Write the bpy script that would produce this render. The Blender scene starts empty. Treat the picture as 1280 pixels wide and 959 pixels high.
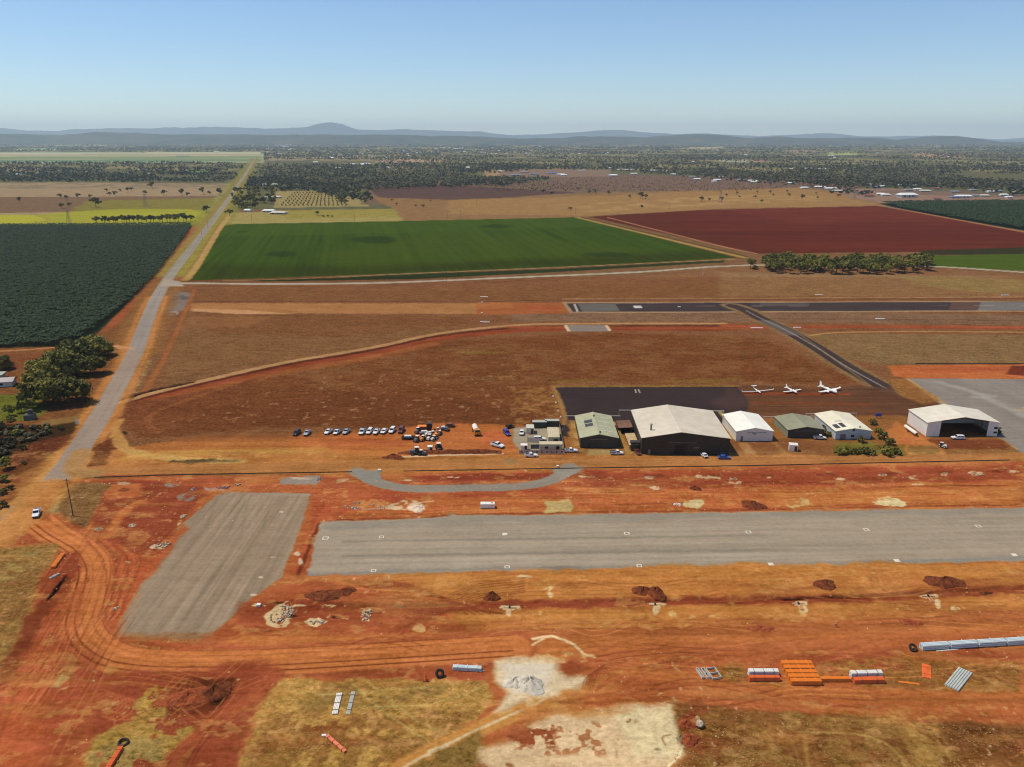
import bpy, math, random
import numpy as np
R = math.radians
random.seed(11)
rng = np.random.default_rng(5)
scene = bpy.context.scene
COL = scene.collection

# ------------------------------------------------------------------ camera model and pixel -> place helper
FPX = 974.0; PITCH = R(17.5); CAMH = 120.0
cp, sp = math.cos(PITCH), math.sin(PITCH)
def G(px, py, z=0.0):
    """point of the plane at height z that the photograph shows at (px, py)"""
    x = (px-640)/FPX; y = -(py-479.5)/FPX
    dx, dy, dz = x, cp+y*sp, -sp+y*cp
    t = (z-CAMH)/dz
    return (dx*t, dy*t)
def ppm(py):
    """photo pixels per metre at ground row py"""
    return FPX*(sp+(py-479.5)/FPX*cp)/CAMH
cam_d = bpy.data.cameras.new('camera'); cam = bpy.data.objects.new('camera', cam_d); COL.objects.link(cam)
cam.location = (0, 0, CAMH); cam.rotation_euler = (R(90)-PITCH, 0, 0)
cam_d.sensor_width = 36; cam_d.lens = FPX/1280*36; cam_d.clip_start = 1; cam_d.clip_end = 200000
scene.camera = cam

# ------------------------------------------------------------------ colour helpers
def s2l(c):
    c = np.asarray(c, float)/255.0
    return np.where(c <= .04045, c/12.92, ((c+.055)/1.055)**2.4)
def C(r, g, b, k=1.0):
    v = s2l((r, g, b))*k
    return (float(v[0]), float(v[1]), float(v[2]), 1.0)

# ------------------------------------------------------------------ materials
MATS = {}
def nodes_of(name):
    m = bpy.data.materials.new(name); m.use_nodes = True
    nt = m.node_tree; nt.nodes.clear()
    out = nt.nodes.new('ShaderNodeOutputMaterial'); b = nt.nodes.new('ShaderNodeBsdfPrincipled')
    nt.links.new(b.outputs[0], out.inputs[0])
    return m, nt, b
def noise(nt, scale, detail=3, vec=None, rough=.55):
    n = nt.nodes.new('ShaderNodeTexNoise'); n.inputs['Scale'].default_value = scale
    n.inputs['Detail'].default_value = detail; n.inputs['Roughness'].default_value = rough
    if vec is not None: nt.links.new(vec, n.inputs['Vector'])
    return n.outputs['Fac']
def mth(nt, op, a, b=None, c=None):
    n = nt.nodes.new('ShaderNodeMath'); n.operation = op
    for i, v in enumerate((a, b, c)):
        if v is None: continue
        if isinstance(v, (int, float)): n.inputs[i].default_value = v
        else: nt.links.new(v, n.inputs[i])
    return n.outputs[0]
def paint_mat(name, col, rough=.6, dirt=.25, scale=1.2, spec=.4, metal=0., dirtcol=(120, 80, 50), ribs=None, streak=False):
    """painted / sheet surface with uneven dust; ribs = (axis, pitch) gives corrugated sheet"""
    if name in MATS: return MATS[name]
    m, nt, b = nodes_of(name)
    tc = nt.nodes.new('ShaderNodeTexCoord'); oc = tc.outputs['Object']
    mix = nt.nodes.new('ShaderNodeMix'); mix.data_type = 'RGBA'
    vec = oc
    if streak:
        mp = nt.nodes.new('ShaderNodeMapping'); mp.inputs['Scale'].default_value = (1, 1, .15); nt.links.new(oc, mp.inputs['Vector']); vec = mp.outputs[0]
    f = noise(nt, scale, 5, vec); f2 = noise(nt, scale*.13, 3, oc)
    f = mth(nt, 'ADD', f, mth(nt, 'MULTIPLY', f2, .6))
    f = mth(nt, 'MULTIPLY', mth(nt, 'SUBTRACT', f, .62), 3.0)
    f = mth(nt, 'MULTIPLY', mth(nt, 'MINIMUM', mth(nt, 'MAXIMUM', f, 0.0), 1.0), dirt)
    mix.inputs[6].default_value = C(*col); mix.inputs[7].default_value = C(*dirtcol)
    nt.links.new(f, mix.inputs[0]); nt.links.new(mix.outputs[2], b.inputs['Base Color'])
    b.inputs['Roughness'].default_value = rough; b.inputs['Specular IOR Level'].default_value = spec; b.inputs['Metallic'].default_value = metal
    if ribs:
        sx = nt.nodes.new('ShaderNodeSeparateXYZ'); nt.links.new(oc, sx.inputs[0])
        w = mth(nt, 'SINE', mth(nt, 'MULTIPLY', sx.outputs['XYZ'.index(ribs[0])], 2*math.pi/ribs[1]))
        bp = nt.nodes.new('ShaderNodeBump'); bp.inputs['Strength'].default_value = .6; bp.inputs['Distance'].default_value = .05
        nt.links.new(w, bp.inputs['Height']); nt.links.new(bp.outputs[0], b.inputs['Normal'])
    MATS[name] = m; return m
def glass_mat():
    if 'dark_glass' in MATS: return MATS['dark_glass']
    m, nt, b = nodes_of('dark_glass')
    b.inputs['Base Color'].default_value = (.012, .015, .018, 1); b.inputs['Roughness'].default_value = .08
    MATS['dark_glass'] = m; return m
def leaf_mat(name, a, bcol, scale=.35, attr=False):
    if name in MATS: return MATS[name]
    m, nt, b = nodes_of(name)
    g = nt.nodes.new('ShaderNodeNewGeometry'); oi = nt.nodes.new('ShaderNodeObjectInfo')
    mix = nt.nodes.new('ShaderNodeMix'); mix.data_type = 'RGBA'
    f = noise(nt, scale, 3, g.outputs['Position'])
    f = mth(nt, 'ADD', mth(nt, 'MULTIPLY', mth(nt, 'SUBTRACT', f, .5), 2.2), mth(nt, 'ADD', mth(nt, 'MULTIPLY', g.outputs['Random Per Island'], .6), .2))
    if not attr: f = mth(nt, 'ADD', f, mth(nt, 'MULTIPLY', mth(nt, 'SUBTRACT', oi.outputs['Random'], .5), .7))
    f = mth(nt, 'MINIMUM', mth(nt, 'MAXIMUM', f, 0.0), 1.0)
    mix.inputs[6].default_value = C(*a); mix.inputs[7].default_value = C(*bcol)
    nt.links.new(f, mix.inputs[0]); nt.links.new(mix.outputs[2], b.inputs['Base Color'])
    b.inputs['Roughness'].default_value = .75; b.inputs['Specular IOR Level'].default_value = .2
    MATS[name] = m; return m
def soil_mat(name, a, bcol, scale=.8, bump=.5):
    if name in MATS: return MATS[name]
    m, nt, b = nodes_of(name)
    g = nt.nodes.new('ShaderNodeNewGeometry')
    mix = nt.nodes.new('ShaderNodeMix'); mix.data_type = 'RGBA'
    f = noise(nt, scale, 6, g.outputs['Position'], .7)
    f2 = mth(nt, 'MINIMUM', mth(nt, 'MAXIMUM', mth(nt, 'MULTIPLY', mth(nt, 'SUBTRACT', f, .35), 3.2), 0.0), 1.0)
    mix.inputs[6].default_value = C(*a); mix.inputs[7].default_value = C(*bcol)
    nt.links.new(f2, mix.inputs[0]); nt.links.new(mix.outputs[2], b.inputs['Base Color'])
    bp = nt.nodes.new('ShaderNodeBump'); bp.inputs['Strength'].default_value = bump; bp.inputs['Distance'].default_value = .5
    nt.links.new(f, bp.inputs['Height']); nt.links.new(bp.outputs[0], b.inputs['Normal'])
    b.inputs['Roughness'].default_value = .95; b.inputs['Specular IOR Level'].default_value = .1
    MATS[name] = m; return m

def ground_material():
    m, nt, b = nodes_of('earth_and_grass')
    a1 = nt.nodes.new('ShaderNodeVertexColor'); a1.layer_name = 'col'
    a2 = nt.nodes.new('ShaderNodeVertexColor'); a2.layer_name = 'par'
    sep = nt.nodes.new('ShaderNodeSeparateColor'); nt.links.new(a2.outputs['Color'], sep.inputs[0])
    g = nt.nodes.new('ShaderNodeNewGeometry'); P = g.outputs['Position']
    def mapped(s, r=0):
        mp = nt.nodes.new('ShaderNodeMapping'); mp.inputs['Scale'].default_value = s; mp.inputs['Rotation'].default_value = (0, 0, r)
        nt.links.new(P, mp.inputs['Vector']); return mp.outputs[0]
    nA = noise(nt, .045, 6, P, .62)
    nB = noise(nt, .8, 6, mapped((.8, 1, 1)), .75)
    nC = noise(nt, 1.0, 5, mapped((.016, .32, .1), R(-1.5)), .65)
    nD = noise(nt, 1.0, 4, mapped((.11, 1.1, .5), R(3)), .6)
    def term(n, amp, k): return mth(nt, 'MULTIPLY', mth(nt, 'SUBTRACT', n, .5), mth(nt, 'MULTIPLY', amp, k))
    f = mth(nt, 'ADD', term(nA, sep.outputs[0], 3.2), term(nB, sep.outputs[1], 4.6))
    f = mth(nt, 'ADD', f, term(nC, sep.outputs[2], 2.6))
    f = mth(nt, 'ADD', f, term(nD, sep.outputs[2], 1.0))
    nE = noise(nt, .23, 5, mapped((.7, 1, 1), .4), .68)
    f = mth(nt, 'ADD', f, term(nE, sep.outputs[1], 2.2))
    f = mth(nt, 'MAXIMUM', mth(nt, 'ADD', f, 1.0), .2)
    # dips of the factor move the hue towards red, rises towards straw
    gam = nt.nodes.new('ShaderNodeVectorMath'); gam.operation = 'SCALE'
    nt.links.new(a1.outputs['Color'], gam.inputs[0]); nt.links.new(f, gam.inputs['Scale'])
    hs = nt.nodes.new('ShaderNodeHueSaturation')
    nt.links.new(gam.outputs[0], hs.inputs['Color'])
    nt.links.new(mth(nt, 'ADD', 1.0, mth(nt, 'MULTIPLY', f, -.06)), hs.inputs['Saturation'])
    nt.links.new(hs.outputs[0], b.inputs['Base Color'])
    bp = nt.nodes.new('ShaderNodeBump'); bp.inputs['Distance'].default_value = .35
    nt.links.new(nB, bp.inputs['Height']); nt.links.new(mth(nt, 'MULTIPLY', a2.outputs['Alpha'], .8), bp.inputs['Strength'])
    nt.links.new(bp.outputs[0], b.inputs['Normal'])
    b.inputs['Roughness'].default_value = 1; b.inputs['Specular IOR Level'].default_value = 0
    return m

# ------------------------------------------------------------------ objects
def prop(o, label=None, cat=None, group=None, kind=None):
    if label: o['label'] = label
    if cat: o['category'] = cat
    if group: o['group'] = group
    if kind: o['kind'] = kind
    return o
def thing(name, label, cat, loc=(0, 0, 0), rz=0, group=None):
    o = bpy.data.objects.new(name, None); COL.objects.link(o); o.empty_display_size = .5
    o.location = loc; o.rotation_euler = (0, 0, rz)
    return prop(o, label, cat, group)
def dup(o, parent=None, top=True):
    c = o.copy(); COL.objects.link(c)
    if parent is not None: c.parent = parent
    for ch in list(o.children): dup(ch, c, False)
    return c
class Proto:
    """first placement moves the original, later ones are copies with copies of the parts"""
    def __init__(s, maker): s.maker = maker; s.root = None
    def put(s, x, y, rz=0, label=None, cat=None, group=None, sc=1.0, z=0.0):
        if s.root is None: s.root = o = s.maker()
        else: o = dup(s.root)
        o.location = (x, y, z); o.rotation_euler = (0, 0, rz)
        o.scale = (sc, sc, sc) if isinstance(sc, (int, float)) else sc
        if 'group' in o and not group: del o['group']
        prop(o, label, cat, group); return o

class MB:
    def __init__(s): s.v = []; s.f = []
    def add(s, vs, fs):
        n = len(s.v); s.v += [tuple(p) for p in vs]; s.f += [tuple(n+i for i in f) for f in fs]; return s
    def box(s, cx, cy, cz, sx, sy, sz, rz=0, taper=1.0, ry=0):
        pts = []
        for dz in (-.5, .5):
            t = taper if dz > 0 else 1.0
            for dx, dy in ((-.5, -.5), (.5, -.5), (.5, .5), (-.5, .5)):
                x, y, z = dx*sx*t, dy*sy*t, dz*sz
                x, z = x*math.cos(ry)+z*math.sin(ry), -x*math.sin(ry)+z*math.cos(ry)
                pts.append((cx+x*math.cos(rz)-y*math.sin(rz), cy+x*math.sin(rz)+y*math.cos(rz), cz+z))
        return s.add(pts, [(0, 3, 2, 1), (4, 5, 6, 7), (0, 1, 5, 4), (1, 2, 6, 5), (2, 3, 7, 6), (3, 0, 4, 7)])
    def prism_y(s, prof, y0, y1):       # profile in x,z extruded along y
        n = len(prof); vs = [(x, y0, z) for x, z in prof]+[(x, y1, z) for x, z in prof]
        fs = [tuple(range(n)), tuple(range(2*n-1, n-1, -1))]+[(i, i+n, (i+1) % n+n, (i+1) % n) for i in range(n)]
        return s.add(vs, fs)
    def prism_z(s, prof, z0, z1):
        n = len(prof); vs = [(x, y, z0) for x, y in prof]+[(x, y, z1) for x, y in prof]
        fs = [tuple(range(n-1, -1, -1)), tuple(range(n, 2*n))]+[(i, (i+1) % n, (i+1) % n+n, i+n) for i in range(n)]
        return s.add(vs, fs)
    def cyl(s, p0, p1, r0, r1=None, n=8):
        r1 = r0 if r1 is None else r1
        p0 = np.array(p0, float); p1 = np.array(p1, float); d = p1-p0; d /= np.linalg.norm(d)+1e-9
        a = np.cross(d, (0, 0, 1) if abs(d[2]) < .9 else (1, 0, 0)); a /= np.linalg.norm(a); b = np.cross(d, a)
        vs = []
        for p, r in ((p0, r0), (p1, r1)):
            for i in range(n):
                t = 2*math.pi*i/n; vs.append(tuple(p+r*(a*math.cos(t)+b*math.sin(t))))
        fs = [tuple(range(n-1, -1, -1)), tuple(range(n, 2*n))]+[(i, (i+1) % n, (i+1) % n+n, i+n) for i in range(n)]
        return s.add(vs, fs)
    def loft(s, rings, cap=True):
        n = len(rings[0]); k = len(rings); vs = [p for r in rings for p in r]; fs = []
        for j in range(k-1):
            for i in range(n): fs.append((j*n+i, j*n+(i+1) % n, (j+1)*n+(i+1) % n, (j+1)*n+i))
        if cap: fs += [tuple(range(n-1, -1, -1)), tuple((k-1)*n+i for i in range(n))]
        return s.add(vs, fs)
    def heap(s, rx, ry, h, seed=0, nr=9, na=28, flat=.0):
        r_ = random.Random(seed); ph = [r_.uniform(0, 6.28) for _ in range(8)]; vs = [(0, 0, h*(.9+.1*r_.random()))]; fs = []
        for j in range(1, nr+1):
            t = j/nr
            for i in range(na):
                a = 2*math.pi*i/na
                w = 1+.16*math.sin(2*a+ph[0])+.1*math.sin(3*a+ph[1])+.07*math.sin(5*a+ph[2])+.05*math.sin(9*a+ph[3])
                z = h*(1-t)**(.9)*(1+.25*math.sin(3*a+4*t+ph[4]))+h*.12*(r_.random()-.5)*(1-t)*4*(t)
                if t < flat: z = h*(1-flat)**.9*(1+.15*math.sin(2*a+5*t+ph[5]))+h*.05*(r_.random()-.5)
                vs.append((rx*t*w*math.cos(a), ry*t*w*math.sin(a), max(z, 0) if j < nr else -.15))
        for i in range(na): fs.append((0, 1+i, 1+(i+1) % na))
        for j in range(nr-1):
            for i in range(na): fs.append((1+j*na+i, 1+(j+1)*na+i, 1+(j+1)*na+(i+1) % na, 1+j*na+(i+1) % na))
        return s.add(vs, fs)
    def build(s, name, mat, parent=None, loc=None, smooth=False, label=None, kind=None):
        me = bpy.data.meshes.new(name); me.from_pydata(s.v, [], s.f); me.materials.append(mat)
        if smooth: me.polygons.foreach_set('use_smooth', [True]*len(me.polygons))
        me.update()
        o = bpy.data.objects.new(name, me); COL.objects.link(o)
        if parent is not None: o.parent = parent
        if loc is not None: o.location = loc
        return prop(o, label, None, None, kind)

def np_mesh(name, V, F, mat, attrs=None, smooth=False):
    """V (n,3), F (m,4) or (m,3)"""
    me = bpy.data.meshes.new(name); k = F.shape[1]
    me.vertices.add(len(V)); me.vertices.foreach_set('co', V.astype(np.float32).ravel())
    me.loops.add(F.size); me.loops.foreach_set('vertex_index', F.astype(np.int32).ravel())
    me.polygons.add(len(F)); me.polygons.foreach_set('loop_start', np.arange(0, F.size, k, dtype=np.int32))
    if smooth: me.polygons.foreach_set('use_smooth', np.ones(len(F), bool))
    for an, arr in (attrs or {}).items():
        at = me.color_attributes.new(an, 'FLOAT_COLOR', 'POINT'); at.data.foreach_set('color', arr.astype(np.float32).ravel())
    me.materials.append(mat); me.update(calc_edges=True); me.validate()
    o = bpy.data.objects.new(name, me); COL.objects.link(o); return o

# ------------------------------------------------------------------ numpy noise
def vnoise(x, y, seed=0):
    xi = np.floor(x).astype(np.int64); yi = np.floor(y).astype(np.int64); fx = x-xi; fy = y-yi
    fx = fx*fx*(3-2*fx); fy = fy*fy*(3-2*fy)
    def h(a, b):
        n = (a*374761393+b*668265263+seed*1442695041) & 0xffffffff
        n = ((n ^ (n >> 13))*1274126177) & 0xffffffff
        return ((n ^ (n >> 16)) & 0xffff)/65535.0
    a = h(xi, yi); b = h(xi+1, yi); c = h(xi, yi+1); d = h(xi+1, yi+1)
    return (a+(b-a)*fx)*(1-fy)+(c+(d-c)*fx)*fy
def fbm(x, y, seed=0, octv=4, g=.55):
    s = 0; w = 0; a = 1.0
    for i in range(octv):
        s = s+a*vnoise(x*2**i+17.3*i, y*2**i-9.1*i, seed+i*7); w += a; a *= g
    return s/w
def smooth(a, b, x):
    t = np.clip((x-a)/(b-a+1e-12), 0, 1); return t*t*(3-2*t)

# ================================================================== THE GROUND
# one sheet of earth; its colour and its relief are worked out from curves and patches laid out in metres
rows_py = np.linspace(1010, 174.2, 1120)
Yr = np.array([G(640, p)[1] for p in rows_py])
Yr = np.concatenate([np.linspace(-20, 70, 10), np.linspace(71, Yr[0]-.3, 130), Yr])
u = np.linspace(-800, 800, 1560)/FPX
ext = np.array([.9, 1.0, 1.15, 1.35, 1.7, 2.2, 3.0, 4.5])
u = np.concatenate([-ext[::-1], u, ext])
zc = Yr*cp+CAMH*sp
GX = (u[None, :]*zc[:, None]); GY = np.repeat(Yr[:, None], len(u), 1)
NR, NC = GX.shape
X = GX.ravel(); Y = GY.ravel(); N = X.size
WF = []
for i, sc_ in enumerate((1.3, 4., 16., 80., 400.)):
    WF.append((sc_, (fbm(X/sc_, Y/sc_, 10+i, 3)-.5)*2, (fbm(X/sc_+50, Y/sc_-31, 20+i, 3)-.5)*2))
PN = {s_: fbm(X/s_, Y/s_, 40+i, 4) for i, s_ in enumerate((3., 10., 40., 200.))}
BASE = s2l((118, 82, 58))
col = np.repeat(BASE[None, :], N, 0); par = np.tile(np.array([.25, .35, .2, .4]), (N, 1))
reg = np.zeros(N, np.int16); Hh = np.zeros(N)
GRASS = (.22, .6, .18, .85); DIRT = (.26, .30, .30, .65); GRAVEL = (.14, .16, .10, .1); CROP = (.1, .3, .02, .3); SAND = (.2, .3, .15, .25); TAR = (.12, .12, .12, .05)
REG = ['ground', 'main_road', 'dirt_road', 'construction_track', 'gravel_pad', 'gravel_strip', 'runway', 'taxiway', 'apron', 'green_crop_field', 'ploughed_field', 'farm_road', 'gravel_path']

def rows_for(y0, y1):
    a = np.searchsorted(Yr, y0); b = np.searchsorted(Yr, y1); return slice(a*NC, b*NC)
def warp_of(sl, wob):
    if not wob: return 0, 0
    k = min(range(1, 5), key=lambda i: abs(math.log(WF[i][0]/(wob*5.0))))
    k2 = k-1; return WF[k][1][sl]*wob+WF[k2][1][sl]*wob*.5, WF[k][2][sl]*wob+WF[k2][2][sl]*wob*.5
def seg_stats(x, y, P, want=False):
    D = np.full(x.shape, 1e9); S = np.zeros(x.shape); L = np.zeros(x.shape); acc = 0
    for (ax, ay), (bx, by) in zip(P[:-1], P[1:]):
        dx, dy = bx-ax, by-ay; l2 = dx*dx+dy*dy+1e-9; l = math.sqrt(l2)
        t = np.clip(((x-ax)*dx+(y-ay)*dy)/l2, 0, 1); ex = x-(ax+t*dx); ey = y-(ay+t*dy); d = np.hypot(ex, ey)
        m = d < D; D[m] = d[m]; S[m] = (acc+t*l)[m]; L[m] = (np.sign(dx*(y-ay)-dy*(x-ax))*d)[m]; acc += l
    return D, S, L
def catmull(P, k=6):
    P = [np.array(p, float) for p in P]
    if len(P) < 3: return [tuple(p) for p in P]
    Q = [2*P[0]-P[1]]+P+[2*P[-1]-P[-2]]; out = []
    for i in range(1, len(Q)-2):
        for j in range(k):
            t = j/k
            out.append(tuple(.5*((2*Q[i])+(-Q[i-1]+Q[i+1])*t+(2*Q[i-1]-5*Q[i]+4*Q[i+1]-Q[i+2])*t*t+(-Q[i-1]+3*Q[i]-3*Q[i+1]+Q[i+2])*t**3)))
    out.append(tuple(P[-1])); return out
def apply(idx, a, colr, par_, region, tex_f=None):
    if colr is not None:
        c = s2l(colr)[None, :]
        if tex_f is not None: c = c*tex_f[:, None]
        col[idx] = col[idx]*(1-a[:, None])+c*a[:, None]
    elif tex_f is not None: col[idx] = col[idx]*(1+(tex_f-1)*a)[:, None]
    if par_ is not None: par[idx] = par[idx]*(1-a[:, None])+np.array(par_)[None, :]*a[:, None]
    if region is not None: reg[idx[a > .5]] = REG.index(region)
def poly(pts, colr, par_=None, soft=1.0, wob=0.0, alpha=1.0, patch=None, region=None, tex=None, dh=None):
    """patch = (noise scale, threshold, width): only where the noise is high; tex = (p0, p1, long, lat, amp) bands along p0-p1"""
    W = [G(*p) for p in pts]; xs = [p[0] for p in W]; ys = [p[1] for p in W]; pad = soft+wob*1.8
    sl = rows_for(min(ys)-pad, max(ys)+pad); x = X[sl]; y = Y[sl]
    sel = np.nonzero((x > min(xs)-pad) & (x < max(xs)+pad))[0]
    if not len(sel): return
    idx = sel+sl.start; wx, wy = warp_of(idx, wob)
    x0 = X[idx]; y0 = Y[idx]; x = x0+wx; y = y0+wy
    inside = np.zeros(x.shape, bool)
    for (ax, ay), (bx, by) in zip(W, W[1:]+W[:1]):
        c_ = (ay > y) != (by > y)
        inside ^= c_ & (x < (bx-ax)*(y-ay)/(by-ay+1e-12)+ax)
    D, _, _ = seg_stats(x, y, W+W[:1]); sd = np.where(inside, D, -D)
    a = smooth(-soft*.5, soft*.5, sd)*alpha
    if patch: a = a*smooth(patch[1]-patch[2]/2, patch[1]+patch[2]/2, PN[patch[0]][idx])
    tf = None
    if tex:
        p0, p1 = G(*tex[0]), G(*tex[1]); dx, dy = p1[0]-p0[0], p1[1]-p0[1]; l = math.hypot(dx, dy); dx /= l; dy /= l
        s_ = (x0*dx+y0*dy)/tex[2]; t_ = (-x0*dy+y0*dx)/tex[3]
        tf = 1+(fbm(s_, t_, 77, 4, .65)-.5)*2*tex[4]
    if dh: Hh[idx] += dh*smooth(0, max(soft, .5)*2, sd)
    m = a > .003
    apply(idx[m], a[m], colr, par_, region, None if tf is None else tf[m])
def stroke(pts, w, colr, par_=None, soft=.6, wob=0.0, alpha=1.0, region=None, lat=None, dh=None, patch=None, curve=True, world=False, breaks=None):
    """lat = (lateral noise size, long noise size, amp): wheel ruts along the line"""
    W = pts if world else [G(*p) for p in pts]
    if curve: W = catmull(W)
    xs = [p[0] for p in W]; ys = [p[1] for p in W]; pad = w/2+soft+wob*1.8
    sl = rows_for(min(ys)-pad, max(ys)+pad); x = X[sl]
    sel = np.nonzero((x > min(xs)-pad) & (x < max(xs)+pad))[0]
    if not len(sel): return
    idx = sel+sl.start; wx, wy = warp_of(idx, wob)
    D, S, L = seg_stats(X[idx]+wx, Y[idx]+wy, W)
    m = D < w/2+soft
    idx, D, S, L = idx[m], D[m], S[m], L[m]
    if not len(idx): return
    a = smooth(w/2+soft*.5, w/2-soft*.5, D)*alpha
    if patch: a = a*smooth(patch[1]-patch[2]/2, patch[1]+patch[2]/2, PN[patch[0]][idx])
    if breaks: a = a*smooth(.35, .6, vnoise(S/breaks, S*0+3.3, 5))
    tf = None
    if lat: tf = 1+(fbm(S/lat[1], L/lat[0], 91, 4, .6)-.5)*2*lat[2]
    if dh: Hh[idx] += dh*smooth(w/2+soft*.5, 0, D)
    apply(idx, a, colr, par_, region, tf)
def splat(px, py, wp, hp, colr, alpha=.9, soft=.8, wob=None, patch=None, par_=None, rot=0, dh=None, region=None, tex=None):
    pts = [(px+wp/2*math.cos(t)*math.cos(rot)-hp/2*math.sin(t)*math.sin(rot), py+hp/2*math.sin(t)*math.cos(rot)+wp/2*math.cos(t)*math.sin(rot)) for t in np.linspace(0, 6.283, 13)[:-1]]
    wm = min(wp, hp*2.5)/ppm(py); poly(pts, colr, par_, soft, wob if wob is not None else wm*.38, alpha, patch or ((3., .40, .22) if wp > 6 and wob is None and colr[0] > 120 else None), region, tex, dh)

# ---- the far plain -------------------------------------------------
poly([(-900, 174.6), (2200, 174.6), (2200, 262), (-900, 262)], (94, 88, 62), (.4, .3, .1, .3), soft=20)
poly([(-900, 174.6), (2200, 174.6), (2200, 215), (-900, 215)], (140, 124, 84), soft=80, patch=(200., .54, .06), alpha=.7)
for q in [((20, 185), (72, 184.6), (72, 188), (20, 188), (160, 165, 125)), ((70, 180), (150, 178.4), (150, 181.5), (70, 182.5), (175, 165, 110)),
          ((860, 184.5), (905, 184), (900, 186), (862, 186.5), (175, 150, 115)), ((1030, 190), (1075, 190), (1070, 194), (1035, 194), (150, 150, 95)),
          ((1150, 191), (1205, 194), (1200, 198), (1140, 196), (165, 125, 95)), ((985, 188), (1020, 188), (1018, 191), (985, 191), (150, 115, 95)),
          ((895, 199), (955, 200), (950, 203), (900, 202.5), (150, 145, 125)), ((480, 199), (560, 200), (548, 203), (470, 203), (165, 130, 105)),
          ((335, 197), (470, 194), (470, 199), (335, 201), (140, 120, 95)), ((600, 213), (640, 212), (640, 221), (610, 221), (155, 120, 90)),
          ((940, 199), (960, 199), (960, 203), (935, 202), (150, 110, 90))]:
    poly(list(q[:4]), q[4], CROP, soft=30, wob=25)
poly([(-900, 190.3), (100, 190.2), (330, 191.5), (330, 204), (150, 204), (60, 205), (-900, 206)], (146, 140, 108), CROP, soft=12, wob=6)
for a, b, c_ in [(190.2, 192.2, (176, 168, 140)), (193.2, 195, (170, 150, 120)), (195.5, 198, (120, 132, 88)), (199, 201.5, (104, 124, 92)), (201.8, 203.5, (142, 142, 112))]:
    poly([(-400, a+1.5), (60, a+.8), (326, a), (326, b), (60, b+.8), (-400, b+1.5)], c_, CROP, soft=8, wob=4)
poly([(230, 213), (268, 212), (268, 216), (230, 217)], (104, 122, 78), CROP, soft=3)
poly([(10, 210), (50, 210), (52, 216), (8, 216)], (160, 140, 115), CROP, soft=5)
# paddock left of the road
poly([(-900, 229), (100, 228), (290, 230), (268, 262), (250, 286), (-900, 286)], (150, 122, 94), GRASS, soft=8, wob=6)
poly([(-900, 226), (290, 229), (280, 236), (-900, 236)], (128, 108, 84), GRASS, soft=8, wob=6, patch=(40., .5, .2))
poly([(-900, 247), (120, 246), (270, 245), (262, 262), (-300, 272)], (112, 82, 62), GRASS, soft=8, wob=10, alpha=.9)
poly([(110, 251), (268, 248), (262, 266), (90, 266)], (124, 116, 54), GRASS, soft=8, wob=10, alpha=.85)
poly([(-900, 270), (44, 268.5), (90, 264.5), (150, 261.5), (232, 261), (260, 265), (252, 283), (-900, 284)], (150, 150, 40), CROP, soft=5, wob=4, alpha=.95, tex=((0, 270), (250, 270), 200, 20, .25))
poly([(-900, 268), (44, 268.5), (60, 276), (0, 281), (-200, 284)], (172, 168, 44), CROP, soft=5, wob=4, alpha=.6)
stroke([(45, 269), (60, 275), (20, 281)], 8, (150, 140, 70), soft=5)
# right of the road: grass strip, woods floor, orchard
poly([(300, 204), (470, 208), (470, 240), (330, 262), (285, 264)], (98, 92, 60), GRASS, soft=10, wob=8)
poly([(285, 266), (380, 263), (500, 261), (512, 279), (274, 281)], (150, 132, 80), GRASS, soft=4, wob=4)
poly([(340, 263), (497, 261), (505, 271), (360, 274)], (138, 126, 60), GRASS, soft=4, wob=4, alpha=.7)
poly([(345, 239), (400, 238), (455, 250), (462, 258), (342, 260)], (146, 126, 82), CROP, soft=4)
poly([(455, 226), (900, 226), (1000, 236), (1000, 250), (455, 256)], (112, 86, 70), (.3, .45, .2, .4), soft=10, wob=10)
poly([(690, 216), (1060, 226), (1060, 240), (690, 236)], (112, 84, 72), (.3, .5, .1, .4), soft=10, wob=10)
poly([(462, 244), (620, 246), (760, 241), (1000, 234), (1052, 240), (1112, 257), (1095, 262), (880, 262), (735, 271), (508, 279), (492, 262)], (134, 98, 68), GRASS, soft=6, wob=8)
poly([(560, 250), (700, 247), (860, 240), (1000, 235), (1060, 245), (1100, 257), (890, 261), (735, 270), (560, 268)], (150, 112, 74), GRASS, soft=8, wob=14, alpha=.8)
poly([(700, 256), (900, 244), (1000, 242), (1060, 250), (900, 256), (735, 266)], (168, 130, 88), GRASS, soft=8, wob=10, alpha=.6, patch=(40., .5, .2))
poly([(462, 234), (560, 231), (640, 236), (720, 241), (640, 247), (560, 250), (470, 247)], (84, 58, 56), (.3, .3, .2, .3), soft=8, wob=14, alpha=.9)
poly([(630, 212), (700, 211), (762, 212), (765, 221), (620, 222)], (128, 100, 86), DIRT, soft=6, wob=8)
poly([(1040, 236), (1120, 236), (1280, 246), (1700, 250), (1700, 253), (1280, 252), (1100, 254), (1060, 246)], (136, 104, 90), DIRT, soft=6, wob=6)
poly([(1090, 238), (1200, 238), (1280, 243), (1280, 247), (1120, 243)], (104, 82, 74), DIRT, soft=6, wob=6, alpha=.6)
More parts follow.
